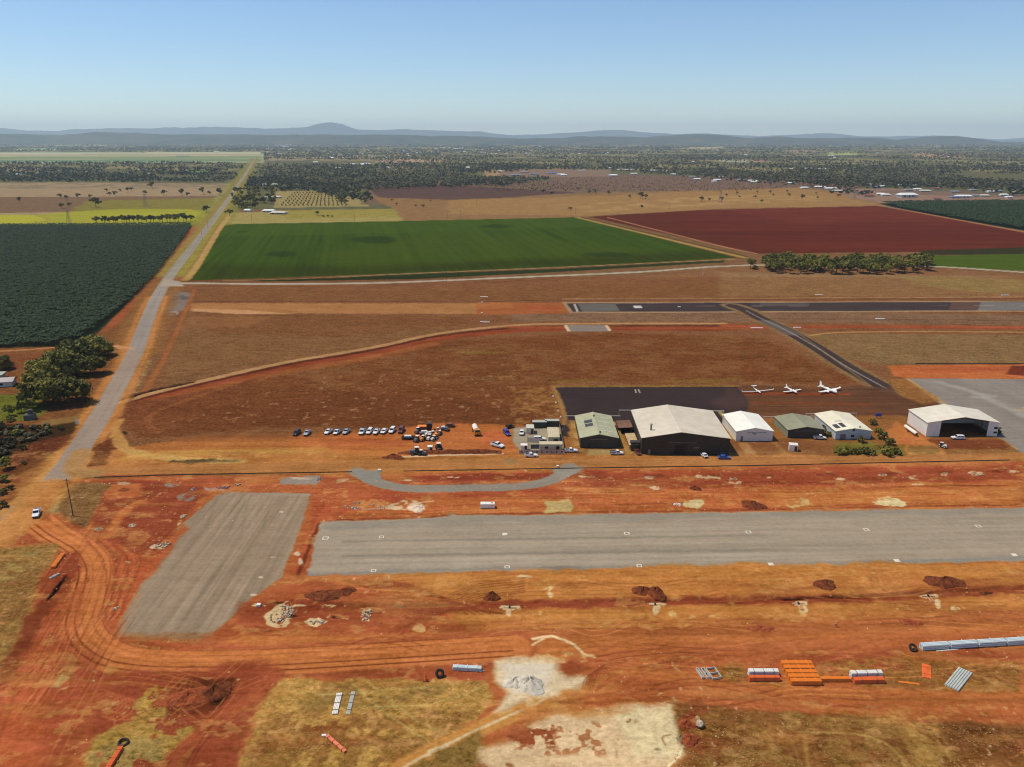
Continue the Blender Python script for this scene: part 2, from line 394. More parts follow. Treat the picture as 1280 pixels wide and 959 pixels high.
# crop fields
poly([(280, 280.5), (500, 276.5), (721, 271.8), (920, 322.3), (760, 331), (520, 341), (310, 348.5), (236, 350.5)], (54, 76, 6), CROP, soft=2.5, wob=.8, region='green_crop_field', tex=((420, 345), (425, 281), 260, 5, .42))
poly([(280, 280.5), (500, 276.5), (721, 271.8), (760, 283), (500, 292), (268, 296)], (66, 88, 14), CROP, soft=25, alpha=.5, tex=((420, 345), (425, 281), 200, 14, .25))
poly([(400, 318), (560, 290), (720, 300), (800, 318), (640, 330), (420, 338)], (72, 84, 20), CROP, soft=40, wob=30, alpha=.35)
poly([(262, 330), (420, 334), (640, 326), (880, 313), (920, 322), (760, 331), (520, 341), (310, 348), (236, 350)], (46, 44, 16), CROP, soft=45, wob=10, alpha=.55)
for q in [(620, 283, 40, 5), (350, 318, 40, 8), (304, 290, 12, 2), (470, 300, 60, 10), (760, 318, 60, 6)]: splat(*q, (26, 46, 16), alpha=.6, soft=12, wob=8)
poly([(310, 349.8), (420, 347.5), (520, 342.6), (700, 336), (905, 325.5), (905, 328), (700, 340), (520, 349), (400, 351), (330, 352)], (42, 50, 22), CROP, soft=3, wob=1.5)
stroke([(280, 350.5), (360, 349), (520, 341.7), (700, 334), (920, 324)], 2.6, (150, 118, 84), DIRT, soft=2)
poly([(736, 271), (880, 262.5), (1096, 257.5), (1280, 290.5), (1700, 350), (1700, 372), (1280, 313), (1150, 315), (945, 317)], (94, 34, 24), (.14, .2, .06, .2), soft=3, wob=1, region='ploughed_field', tex=((850, 300), (1250, 300), 300, 7, .45))
poly([(736, 271), (800, 267), (1000, 316), (945, 317)], (84, 38, 28), (.14, .2, .05, .2), soft=25, wob=8, alpha=.5)
poly([(900, 262), (1096, 258), (1200, 276), (1000, 280)], (112, 44, 34), DIRT, soft=25, wob=20, alpha=.4)
stroke([(721, 271.8), (930, 322)], 8, (160, 124, 76), DIRT, soft=3, curve=False)
stroke([(727, 271.8), (934, 321)], 4, (60, 56, 32), soft=2, curve=False)
stroke([(760, 272), (890, 305), (945, 317)], 3.2, (178, 120, 96), DIRT, soft=2)
poly([(1098, 254.5), (1280, 252.5), (1700, 253), (1700, 330), (1280, 288.5), (1200, 275), (1130, 262.5)], (30, 44, 24), CROP, soft=4)
stroke([(1096, 256), (1150, 266), (1280, 290), (1400, 312)], 9, (150, 100, 76), DIRT, soft=3)
poly([(1148, 313.5), (1280, 309), (1700, 320), (1700, 330), (1280, 318), (1152, 319)], (52, 46, 26), CROP, soft=3, wob=2)
poly([(1154, 320), (1280, 317.5), (1700, 330), (1700, 400), (1280, 338.5), (1160, 333)], (70, 88, 22), CROP, soft=3, wob=1, region='green_crop_field', tex=((1160, 325), (1280, 325), 120, 8, .2))

# ---- old airfield --------------------------------------------------
poly([(236, 353), (480, 356), (800, 343), (930, 332), (1160, 335), (1280, 343), (2000, 400), (2000, 580), (1280, 578), (110, 592), (128, 545), (168, 470), (205, 400)], (128, 86, 62), GRASS, soft=3, wob=1)
poly([(240, 362), (600, 362), (960, 350), (1280, 352), (1500, 372), (240, 376)], (124, 84, 56), GRASS, soft=8, wob=3, alpha=.75)
poly([(900, 340), (1280, 346), (1600, 380), (1280, 372), (900, 370)], (140, 106, 76), GRASS, soft=8, wob=3, alpha=.7)
poly([(1100, 345), (1280, 350), (1280, 366), (1180, 362)], (142, 124, 78), GRASS, soft=14, wob=10, alpha=.6)
poly([(200, 470), (235, 395), (480, 398), (560, 412), (380, 452), (215, 488)], (126, 92, 64), GRASS, soft=8, wob=4, alpha=.7)
poly([(260, 392), (600, 396), (560, 408), (440, 420), (250, 416)], (120, 78, 52), GRASS, soft=8, wob=6, alpha=.7)
poly([(170, 545), (200, 500), (400, 460), (560, 425), (760, 416), (960, 424), (1010, 450), (1080, 480), (930, 478), (690, 480), (700, 540), (560, 538), (360, 534)], (116, 70, 42), GRASS, soft=8, wob=5, alpha=.95)
poly([(180, 540), (260, 510), (420, 495), (640, 500), (690, 520), (690, 538), (380, 534)], (104, 60, 38), GRASS, soft=12, wob=8, alpha=.6)
poly([(300, 470), (600, 428), (960, 420), (1060, 470), (640, 478), (420, 490)], (128, 88, 60), GRASS, soft=12, wob=10, alpha=.6, patch=(10., .5, .2))
for q in [(600, 441, 60, 5), (725, 478, 70, 5), (880, 476, 110, 6)]: splat(*q, (132, 108, 56), alpha=.55, soft=6, wob=5)
poly([(190, 530), (400, 470), (650, 450), (690, 535), (420, 532)], (170, 130, 100), None, soft=5, alpha=.5, patch=(3., .72, .08))
poly([(640, 484), (700, 484), (704, 530), (640, 535)], (146, 104, 66), GRASS, soft=4, wob=3, alpha=.8, patch=(3., .48, .2))
poly([(1012, 417), (1280, 419), (1800, 430), (1800, 470), (1280, 455), (1100, 456), (1060, 448)], (130, 102, 72), GRASS, soft=4, wob=2)
poly([(640, 390), (960, 389.5), (1800, 400), (1800, 412), (1000, 403), (640, 402)], (126, 96, 78), GRASS, soft=4, wob=1.5, alpha=.9)
# reddish bands and the perimeter track
poly([(238, 379), (598, 379.5), (600, 392.5), (380, 392), (238, 389)], (164, 116, 80), SAND, soft=3, wob=1.5)
poly([(240, 386), (300, 387), (370, 392.6), (300, 393), (242, 389)], (188, 142, 108), SAND, soft=2, wob=1)
poly([(240, 396), (340, 396), (310, 410), (228, 406)], (150, 104, 74), SAND, soft=6, wob=3, alpha=.45)
poly([(596, 378.5), (706, 378.5), (713, 392), (596, 393.5)], (158, 92, 58), SAND, soft=2, wob=.8)
poly([(596, 378), (640, 378), (640, 385), (598, 386)], (172, 112, 70), SAND, soft=4, wob=2, alpha=.6)
poly([(655, 383), (700, 383), (700, 388), (655, 388)], (160, 78, 42), DIRT, soft=4, wob=3, alpha=.7)
trk = [(150, 503), (192, 491), (280, 470), (360, 452.5), (435, 440), (480, 431.5), (542, 418), (600, 410.5), (655, 406), (700, 404.8), (800, 404.5), (905, 404.5)]
off = lambda P, dy: [(a, b+dy) for a, b in P]
stroke(off(trk, 6.5), 11, (140, 66, 38), DIRT, soft=4, wob=1.5, lat=(2.5, 60, .35))
stroke(off(trk[:7], 12), 9, (156, 92, 54), DIRT, soft=6, wob=2, alpha=.7, lat=(2, 50, .3))
stroke(off(trk, 3.2), 4.5, (88, 42, 32), DIRT, soft=2, wob=1)
stroke(trk, 5, (168, 122, 88), SAND, soft=2, wob=.5, region='gravel_path')
stroke([(905, 407), (960, 409), (1060, 408.5), (1280, 410), (1700, 416)], 8, (158, 76, 46), DIRT, soft=3, wob=1.5, lat=(2, 60, .4))
stroke([(640, 409), (900, 410), (950, 412)], 7, (150, 76, 48), DIRT, soft=3, wob=1.5, alpha=.8, lat=(2, 60, .4))
stroke([(1008, 420), (1048, 415.8), (1150, 414.5), (1280, 415.5), (1700, 420)], 2.5, (176, 134, 96), SAND, soft=1.5)
stroke([(950, 398), (1280, 401), (1700, 408)], 2.2, (112, 78, 60), soft=2)
stroke([(240, 377), (600, 377), (705, 375.5), (1280, 373), (1600, 374)], 3, (108, 64, 50), soft=3, wob=1)
stroke([(705, 374), (1280, 371.5), (1600, 372)], 3, (160, 124, 92), soft=2)
poly([(708, 406.5), (758, 406.5), (761, 414), (711, 414.5)], (128, 116, 106), GRAVEL, soft=1, wob=.3, region='gravel_path')
stroke([(707, 407), (711, 414)], 2.2, (196, 168, 140), soft=.8, curve=False); stroke([(758, 407), (762, 413)], 2.2, (196, 168, 140), soft=.8, curve=False)
# the old sealed runway
poly([(703, 378), (1280, 376), (1800, 377), (1800, 391), (1280, 389.5), (712, 391.5)], (158, 128, 104), SAND, soft=1.5)
poly([(708, 379.3), (1280, 377.2), (1800, 378), (1800, 388.5), (1280, 388), (716, 390)], (66, 54, 54), TAR, soft=1, region='runway', tex=((700, 384), (1280, 383), 90, 3, .25))
poly([(722, 380), (769, 380), (775, 389), (728, 389.5)], (100, 94, 88), TAR, soft=1, tex=((700, 384), (1280, 383), 40, 2, .15))
poly([(950, 379), (1010, 379), (1012, 382), (950, 383)], (92, 82, 80), TAR, soft=1.5, alpha=.7)
poly([(1225, 377.4), (1800, 378.5), (1800, 388), (1280, 387.6), (1222, 388)], (112, 106, 102), TAR, soft=1)
poly([(1190, 378), (1226, 378), (1222, 388), (1186, 387)], (92, 66, 60), TAR, soft=2)
for a in range(-1, 14):
    x0_ = 812+a*58+ (0 if a else 0)
    if x0_ > 780: stroke([(x0_, 383.2-(x0_-700)*.0025), (x0_+24, 383.2-(x0_-676)*.0025)], .9, (170, 160, 150), soft=.5, curve=False, alpha=.35)
poly([(791, 382), (801, 382), (803, 385), (793, 385)], (196, 190, 184), TAR, soft=.6)
stroke([(718, 380), (722, 389.6)], 1.6, (170, 160, 150), soft=.5, curve=False)
# taxiway
poly([(880, 378), (935, 379), (955, 395), (935, 393), (905, 385)], (60, 50, 50), TAR, soft=2)
tw = [(915, 382), (932, 388), (950, 397.5), (985, 414), (1020, 434), (1056, 457), (1090, 476), (1118, 491)]
stroke(tw, 17, (134, 104, 74), GRASS, soft=4, wob=1)
stroke(tw, 10.5, (66, 52, 50), TAR, soft=1, region='taxiway', lat=(2.2, 60, .22))
stroke([(958, 402), (990, 417)], 10, (104, 94, 88), TAR, soft=4, alpha=.7)
stroke(tw[1:], .7, (176, 160, 150), soft=.4, alpha=.75)
stroke([(1088, 482), (1000, 418)], 1.2, (150, 120, 84), soft=1, alpha=.4)
# stained parking apron in front of the hangars
poly([(905, 482), (1168, 486), (1175, 500), (1235, 545), (1000, 520), (905, 522)], (104, 68, 52), (.2, .2, .5, .2), soft=4, wob=3)
poly([(1050, 482), (1145, 484), (1160, 505), (1140, 520), (1060, 505)], (96, 64, 52), (.2, .2, .5, .2), soft=8, wob=4, alpha=.8)
stroke([(925, 492), (1060, 493)], 3, (146, 66, 40), soft=2, wob=1.2, alpha=.8); stroke([(935, 503), (1090, 506)], 2.5, (128, 62, 42), soft=2, wob=1.2, alpha=.6)
poly([(691, 484), (921, 483.5), (936, 500), (930, 545), (700, 546), (704, 522)], (58, 46, 46), (.16, .12, .22, .08), soft=1.2, wob=.5, region='apron')
poly([(915, 484), (940, 500), (925, 515), (890, 505)], (84, 58, 52), TAR, soft=6, wob=3, alpha=.5)
stroke([(690, 483), (921, 482.3)], 2.5, (140, 112, 66), soft=2, wob=.8, alpha=.8)
stroke([(691, 484), (701, 505), (706, 530)], 2.5, (146, 104, 66), soft=1.5, wob=.5)
stroke([(794, 487), (795, 491)], .6, (176, 158, 142), soft=.4, curve=False); stroke([(798, 487), (800, 491)], .6, (176, 158, 142), soft=.4, curve=False)
# new light apron at the right edge
poly([(1108, 457), (1280, 455.5), (1800, 470), (1800, 480), (1280, 474.5), (1134, 473), (1118, 470)], (186, 104, 54), DIRT, soft=2.5, wob=1.5)
poly([(1130, 459), (1280, 458), (1280, 464), (1150, 466)], (168, 72, 34), DIRT, soft=3, wob=3, alpha=.7)
poly([(1262, 458), (1300, 457), (1300, 470), (1255, 468)], (110, 44, 26), DIRT, soft=2, wob=2)
poly([(1132, 473), (1280, 474), (1800, 478), (1800, 640), (1280, 568), (1245, 547), (1172, 503)], (132, 122, 114), (.16, .12, .16, .1), soft=1.4, wob=.5, region='apron', tex=((1140, 474), (1280, 540), 60, 8, .16))
stroke([(1175, 478), (1215, 490), (1280, 520)], 5, (164, 156, 146), soft=4, wob=2, alpha=.5); splat(1228, 495, 40, 6, (166, 158, 146), alpha=.5, soft=2)
splat(1277, 511, 22, 7, (176, 150, 104), alpha=.5)
stroke([(1134, 474), (1175, 501), (1240, 544), (1268, 560)], 2.2, (172, 134, 92), soft=1.2, wob=.5)
poly([(1110, 474), (1134, 474), (1180, 502), (1150, 506), (1120, 492)], (150, 104, 62), GRASS, soft=3, wob=2, alpha=.8)
# grassy and bare ground round the hangars
poly([(700, 548), (1010, 520), (1130, 520), (1250, 548), (1275, 566), (1275, 578), (700, 583)], (140, 96, 60), SAND, soft=3, wob=1.5)
poly([(912, 552), (1040, 550), (1050, 575), (925, 572)], (132, 84, 58), DIRT, soft=3, wob=2, alpha=.8)
poly([(1120, 527), (1160, 550), (1180, 566), (1130, 570), (1100, 545)], (184, 116, 66), DIRT, soft=3, wob=2)
splat(1150, 563, 40, 12, (134, 104, 66)); splat(1132, 552, 14, 8, (186, 84, 42), alpha=.6)
poly([(1158, 549), (1250, 549), (1262, 562), (1180, 562)], (120, 66, 46), DIRT, soft=2, wob=1.5)
poly([(1040, 556), (1130, 556), (1130, 570), (1040, 570)], (98, 100, 46), GRASS, soft=2, wob=2, alpha=.7)
poly([(1045, 553), (1090, 552), (1095, 558), (1050, 559)], (110, 118, 52), GRASS, soft=2, wob=1.5, alpha=.7)
poly([(712, 526), (732, 526), (740, 560), (712, 562)], (156, 110, 66), SAND, soft=2, wob=1.5)
poly([(716, 530), (728, 530), (733, 556), (719, 557)], (190, 148, 98), SAND, soft=2, wob=1, alpha=.8, patch=(3., .45, .2))
stroke([(765, 528), (774, 545), (787, 566)], 3, (158, 122, 74), SAND, soft=1)
poly([(736, 562), (774, 562), (776, 572), (734, 572)], (152, 124, 84), GRAVEL, soft=1.5, wob=1)
stroke([(930, 555), (940, 570), (950, 582)], 4, (176, 134, 92), soft=2, alpha=.7)
stroke([(916, 548), (912, 530), (900, 515)], 2, (172, 140, 92), soft=1, alpha=.8)
stroke([(955, 540), (975, 560), (985, 572)], 2, (166, 124, 80), soft=1, alpha=.5)

# ---- verge between the road and the airfield ----------------------
poly([(232, 352), (242, 362), (205, 440), (165, 500), (130, 545), (108, 590), (96, 590), (140, 505), (172, 445), (196, 385)], (126, 86, 62), GRASS, soft=2, wob=1.5)
poly([(203, 362), (240, 366), (236, 388), (212, 392), (195, 388)], (118, 108, 102), GRAVEL, soft=3, wob=3, alpha=.8)
splat(215, 392, 22, 6, (146, 134, 124)); splat(228, 372, 18, 7, (84, 78, 76), alpha=.7)
stroke([(243, 362), (228, 398), (205, 448), (180, 492)], 3, (152, 94, 60), DIRT, soft=1.5, wob=.6)
stroke([(200, 400), (188, 450), (168, 490)], 3, (150, 126, 90), SAND, soft=2, wob=2, patch=(3., .5, .2))
stroke([(186, 380), (170, 440), (148, 490)], 3, (84, 62, 50), GRASS, soft=4, alpha=.5)
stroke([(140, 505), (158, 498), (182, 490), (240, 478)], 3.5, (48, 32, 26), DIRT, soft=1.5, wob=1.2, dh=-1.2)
poly([(142, 512), (165, 502), (240, 492), (330, 470), (240, 520), (170, 540), (150, 535)], (116, 68, 46), GRASS, soft=4, wob=3, alpha=.9)
stroke([(300, 478), (220, 505), (190, 518), (185, 530), (200, 540)], 3, (150, 94, 60), DIRT, soft=2, wob=1, alpha=.5)
splat(156, 541, 8, 4, (50, 30, 24))
poly([(120, 555), (140, 540), (180, 570), (150, 582), (108, 584)], (112, 62, 42), GRASS, soft=3, wob=3)
# ---- banana blocks' soil and the roadside --------------------------
poly([(-900, 283.5), (242, 281), (196, 346), (160, 380), (120, 418), (60, 440), (-900, 445)], (34, 40, 24), CROP, soft=3, wob=1)
stroke([(246, 279), (222, 312), (198, 345), (160, 385), (132, 415)], 6, (152, 82, 50), DIRT, soft=3, wob=1)
poly([(-900, 440), (70, 434), (120, 420), (150, 405), (165, 440), (150, 480), (95, 585), (60, 620), (-60, 700), (-900, 760)], (124, 82, 54), GRASS, soft=3, wob=2)
stroke([(-100, 442), (20, 438), (72, 434)], 3, (180, 128, 92), SAND, soft=1.5, wob=.7)
poly([(-100, 446), (75, 440), (60, 460), (-100, 468)], (118, 72, 48), GRASS, soft=2, wob=1.5)
poly([(-100, 498), (40, 492), (60, 512), (40, 526), (-100, 530)], (100, 108, 44), GRASS, soft=2, wob=2)
poly([(48, 526), (100, 518), (125, 515), (100, 535), (50, 540)], (128, 100, 64), SAND, soft=3, wob=2)
poly([(-100, 536), (50, 536), (100, 524), (94, 540), (40, 552), (-100, 600)], (66, 48, 34), GRASS, soft=3, wob=3, alpha=.9)
poly([(30, 552), (92, 540), (82, 555), (40, 582), (15, 600), (-60, 610), (-60, 560)], (104, 56, 38), GRASS, soft=3, wob=3, alpha=.9)
stroke([(34, 556), (24, 577)], 1, (168, 112, 76), soft=.6); stroke([(40, 557), (31, 577)], 1, (168, 112, 76), soft=.6)
poly([(0, 600), (50, 572), (72, 568), (60, 590), (30, 620), (-30, 650), (-60, 640)], (162, 116, 66), SAND, soft=3, wob=3, alpha=.9)
poly([(-60, 610), (20, 600), (15, 650), (-60, 680)], (128, 74, 44), DIRT, soft=3, wob=3, alpha=.9)

# ---- compound, east-west dirt road ---------------------------------
poly([(110, 588), (118, 566), (150, 560), (240, 549), (360, 546), (480, 538), (570, 530), (650, 530), (705, 545), (712, 568), (1265, 570), (1265, 578), (640, 590), (300, 594)], (170, 108, 60), DIRT, soft=2.5, wob=2)
poly([(360, 544), (480, 537), (560, 528), (650, 532), (648, 568), (520, 572), (360, 562)], (178, 106, 52), DIRT, soft=3, wob=2, tex=((400, 550), (600, 550), 25, 2, .18))
poly([(400, 548), (520, 548), (500, 556), (410, 556)], (164, 84, 44), DIRT, soft=3, wob=3, alpha=.6); poly([(590, 540), (630, 540), (630, 556), (600, 556)], (182, 80, 38), DIRT, soft=3, wob=3, alpha=.6)
poly([(220, 546), (360, 541), (480, 536), (490, 538), (360, 549), (230, 552)], (138, 86, 54), DIRT, soft=3, wob=2, alpha=.7)
stroke([(145, 545), (152, 556), (170, 566), (230, 574), (300, 577)], 5, (190, 146, 92), SAND, soft=2, wob=.8, lat=(.8, 20, .3))
stroke([(150, 525), (143, 536), (150, 552)], 4, (180, 136, 86), SAND, soft=2)
stroke([(160, 572), (260, 566), (400, 562)], 6, (186, 140, 80), SAND, soft=3, wob=2, alpha=.6, lat=(1, 25, .4))
stroke([(230, 578), (345, 574), (400, 573)], 3, (98, 80, 50), GRASS, soft=2, wob=1.6, alpha=.8, breaks=14)
stroke([(215, 577), (262, 575)], 3, (86, 66, 44), GRASS, soft=2, wob=1.6); stroke([(480, 574), (600, 572)], 2, (130, 84, 46), soft=2, wob=1, alpha=.6)
stroke([(505, 571), (560, 569), (628, 567)], 1.2, (206, 180, 150), soft=.5, wob=.2, alpha=.8)
stroke([(60, 600), (100, 590), (200, 587), (400, 583), (640, 580), (900, 577), (1150, 574), (1275, 571), (1500, 565)], 8.5, (166, 108, 68), DIRT, soft=2, wob=.6, region='dirt_road', lat=(1.1, 45, .22))
splat(637, 577, 13, 9, (128, 112, 84), alpha=.7)
poly([(640, 535), (700, 530), (704, 562), (652, 564), (640, 552)], (152, 138, 116), GRAVEL, soft=1.5, wob=.8)

# ---- the construction ground ---------------------------------------
poly([(80, 600), (300, 595), (640, 589), (950, 583), (1275, 577), (1700, 570), (1800, 700), (1800, 1010), (-700, 1010), (-500, 720), (-30, 690), (40, 640)], (168, 88, 44), DIRT, soft=2, wob=1)
poly([(100, 602), (300, 598), (640, 591), (950, 586), (1275, 579), (1275, 612), (900, 622), (640, 620), (380, 640), (160, 700), (120, 660)], (158, 68, 34), DIRT, soft=3, wob=3)
poly([(380, 598), (640, 592), (760, 590), (760, 602), (640, 600), (400, 606)], (128, 48, 28), DIRT, soft=2, wob=2, alpha=.8)
poly([(720, 596), (950, 590), (1275, 585), (1275, 600), (900, 610), (740, 606)], (142, 62, 34), DIRT, soft=3, wob=3, alpha=.6)
poly([(760, 614), (1275, 602), (1275, 634), (900, 644), (560, 646), (420, 650), (400, 636), (560, 622)], (178, 94, 44), DIRT, soft=3, wob=3, alpha=.85)
poly([(960, 616), (1275, 608), (1275, 630), (960, 640)], (184, 108, 54), DIRT, soft=3, wob=3, alpha=.8)
stroke([(400, 651), (640, 642), (900, 638), (1275, 631)], 1.6, (128, 52, 28), soft=1, wob=.5, alpha=.8)
for i in range(26):       # long scrape marks of the grader in the red soil
    x0_ = rng.uniform(420, 1200); y0_ = rng.uniform(594, 640); l_ = rng.uniform(50, 200)
    c_ = [(128, 52, 26), (196, 112, 60), (150, 62, 30), (186, 96, 50)][i % 4]
    stroke([(x0_, y0_), (x0_+l_/2, y0_-l_*.008+rng.uniform(-2, 2)), (x0_+l_, y0_-l_*.015)], rng.uniform(.4, 1.4), c_, soft=.6, wob=.6, alpha=.6)
# north-west corner of the works, left of the pad
poly([(100, 605), (255, 600), (260, 625), (215, 680), (200, 720), (160, 700), (120, 665)], (136, 58, 32), DIRT, soft=3, wob=2)
poly([(120, 606), (175, 606), (178, 620), (140, 624)], (182, 98, 56), DIRT, soft=2, wob=2, alpha=.8); splat(155, 612, 16, 5, (120, 56, 30), alpha=.8)
stroke([(135, 670), (155, 640), (175, 628)], 3.5, (176, 92, 44), DIRT, soft=2, wob=1); splat(168, 675, 34, 16, (176, 112, 70), alpha=.7, rot=-.4); splat(120, 610, 14, 4, (196, 176, 150), alpha=.7)
splat(215, 606, 20, 5, (136, 122, 108)); splat(233, 621, 20, 9, (128, 112, 102)); splat(153, 604, 16, 4, (190, 160, 130), alpha=.7); splat(268, 611, 28, 5, (170, 158, 150), alpha=.7)
splat(165, 657, 10, 4, (200, 180, 160)); splat(196, 620, 14, 3, (180, 130, 100), rot=-.7, alpha=.7); splat(123, 662, 10, 4, (190, 160, 130), alpha=.6)
splat(230, 645, 8, 5, (205, 180, 150)); splat(225, 655, 5, 5, (205, 180, 150)); splat(202, 683, 18, 11, (196, 156, 124), patch=(3., .5, .1))
for i in range(5): stroke([(130+i*2, 690+i*4), (180+i*3, 684+i*5), (225+i*4, 650+i*6), (265+i*4, 615+i*7)], 1.1, (150+i*9, 72+i*6, 38+i*3), soft=.8, wob=.4, alpha=.7)
# grass patch with the pole
poly([(66, 612), (100, 602), (140, 604), (118, 640), (105, 662), (88, 668), (70, 650), (60, 630)], (122, 86, 56), GRASS, soft=2, wob=1.5)
poly([(62, 625), (74, 615), (72, 640), (82, 660), (92, 668), (80, 668), (62, 645)], (168, 136, 92), SAND, soft=2, wob=1)
splat(95, 659, 20, 10, (70, 48, 34), alpha=.8)
# red corridor between pad and strip
poly([(385, 612), (440, 605), (470, 625), (405, 655), (386, 720), (350, 745), (330, 735), (352, 712)], (164, 74, 38), DIRT, soft=2, wob=1.2, tex=((400, 640), (350, 730), 20, 1.2, .3))
stroke([(398, 655), (372, 722)], 1.2, (112, 44, 24), soft=.8, wob=.4); stroke([(380, 636), (346, 728)], 1.0, (122, 50, 28), soft=.8, wob=.4)
poly([(100, 592), (380, 597), (520, 596), (420, 640), (385, 612), (270, 612)], (168, 84, 44), DIRT, soft=2, wob=2, alpha=.6)
# sealed loop and grey scraps
stroke([(446, 589), (462, 599), (490, 608), (530, 611), (580, 610), (630, 609), (665, 606), (690, 600), (705, 590), (712, 583)], 6.0, (138, 128, 114), GRAVEL, soft=1.2, wob=.5, region='gravel_path', lat=(1, 25, .12))
poly([(442, 589), (475, 588), (478, 604), (456, 604)], (132, 128, 118), GRAVEL, soft=1.2, wob=.6); poly([(690, 586), (735, 583), (722, 592), (700, 600)], (142, 134, 120), GRAVEL, soft=1.2, wob=.8)
poly([(352, 598), (398, 594), (402, 600), (395, 606), (350, 606)], (142, 128, 116), GRAVEL, soft=1.2, wob=.8); splat(372, 598, 46, 3, (196, 176, 150), alpha=.7)
splat(428, 601, 22, 6, (186, 152, 116), alpha=.8, rot=-.2); splat(505, 634, 50, 12, (206, 172, 140), alpha=.9); splat(520, 634, 22, 11, (222, 190, 164), alpha=.9, wob=.4); splat(455, 630, 60, 12, (196, 138, 92), alpha=.5)
stroke([(520, 629), (542, 626.5)], .7, (214, 170, 134), soft=.5); splat(568, 644, 20, 5, (130, 112, 88), alpha=.8)
poly([(681, 627), (713, 624), (714, 640), (682, 641)], (184, 154, 104), SAND, soft=1.5, wob=1)
splat(868, 630, 32, 12, (200, 178, 130), alpha=.9); splat(994, 629, 34, 13, (194, 160, 110), alpha=.8, patch=(3., .45, .2)); splat(1112, 629, 40, 15, (212, 186, 140), alpha=.95)
for q in [(733, 596, 22, 3), (812, 597, 16, 4), (884, 597, 30, 5), (916, 602, 16, 5), (818, 609, 14, 5), (957, 597, 14, 3), (1050, 599, 14, 3), (1103, 594, 12, 3), (1145, 598, 16, 6), (1180, 592, 13, 5), (1222, 593, 20, 6), (1265, 590, 14, 4), (1148, 606, 16, 2), (655, 589, 10, 3), (568, 597, 20, 2), (510, 600, 16, 3)]:
    splat(*q, (208, 170, 136), alpha=.85, soft=.6, patch=(3., .42, .15))
for q in [(735, 594, 26, 5), (815, 595, 30, 5), (957, 594, 24, 5), (1035, 594, 26, 5), (1112, 593, 26, 6), (1180, 590, 22, 5), (1250, 588, 26, 5), (890, 594, 24, 4), (610, 594, 40, 4)]:
    splat(*q, (96, 40, 24), alpha=.6, soft=1, patch=(3., .45, .2))

# ---- gravel pad and gravel strip -----------------------------------
poly([(262, 612), (396, 608), (392, 640), (360, 735), (290, 790), (255, 812), (136, 800), (146, 770), (225, 655)], (166, 86, 46), DIRT, soft=2, wob=1.5)
poly([(272, 618), (330, 616), (388, 617), (378, 655), (352, 722), (318, 745), (296, 765), (268, 792), (252, 800), (141, 794), (158, 758), (196, 700), (228, 655)], (146, 122, 102), GRAVEL, soft=1.2, wob=.5, region='gravel_pad', tex=((330, 640), (235, 780), 60, 1.3, .34))
stroke([(280, 616), (330, 617), (386, 619)], 1.6, (150, 134, 116), soft=1.2, alpha=.7)
for i in range(9):
    x0_ = 272+i*12
    stroke([(x0_+12*math.sin(i), 620+3*(i % 3)), (x0_-28, 700), (x0_-62-i*.5, 785)], .8, (158, 142, 124) if i % 2 else (112, 98, 86), soft=.8, wob=.5, alpha=.28, breaks=18)
poly([(150, 790), (260, 792), (300, 805), (230, 808), (160, 803)], (150, 100, 68), DIRT, soft=2, wob=2, alpha=.7); splat(158, 803, 30, 5, (104, 92, 86), alpha=.6)
for q in [(342, 697, 10, 2), (317, 743, 8, 4), (326, 722, 5, 3), (352, 640, 5, 2), (372, 692, 10, 5), (376, 702, 5, 8), (197, 684, 14, 6), (205, 690, 8, 3)]: splat(*q, (208, 184, 156), alpha=.8, soft=.5)
poly([(400, 652), (470, 650), (560, 646), (565, 643.5), (640, 644), (900, 640.5), (1100, 638), (1280, 634.5), (1900, 622), (1900, 690), (1280, 701), (1000, 708.5), (640, 713.5), (480, 718), (384, 721)], (154, 138, 118), (.12, .14, .12, .1), soft=1.2, wob=.7, region='gravel_strip', tex=((400, 690), (1280, 672), 90, 1.7, .20))
poly([(386, 716), (640, 709), (1000, 703), (1280, 695), (1900, 684), (1900, 691), (1280, 701), (640, 713), (386, 720)], (124, 122, 114), GRAVEL, soft=2, wob=1, alpha=.7)
poly([(404, 654), (640, 645), (1280, 636), (1280, 642), (640, 653), (404, 662)], (130, 124, 112), GRAVEL, soft=2, wob=2, alpha=.5)
for (a, b, c_, w_) in [(684, 672, (166, 152, 130), 1.6), (676, 664, (122, 114, 100), 1.2), (694, 682, (120, 112, 98), 1.2), (700, 688, (168, 154, 134), 1.8), (667, 655, (154, 142, 122), 1.2), (689, 677, (150, 140, 120), 1.0), (706, 693, (162, 150, 132), 1.2)]:
    stroke([(430, a+1), (840, (a+b)/2+1), (1280, b), (1800, b-7)], w_, c_, soft=1.4, wob=.4, alpha=.65, breaks=90)
splat(540, 722, 90, 12, (128, 112, 94), alpha=.85); splat(560, 733, 30, 5, (140, 122, 104), alpha=.6); splat(700, 712, 60, 8, (112, 108, 98), alpha=.7); splat(825, 712, 40, 4, (124, 116, 98), alpha=.5)

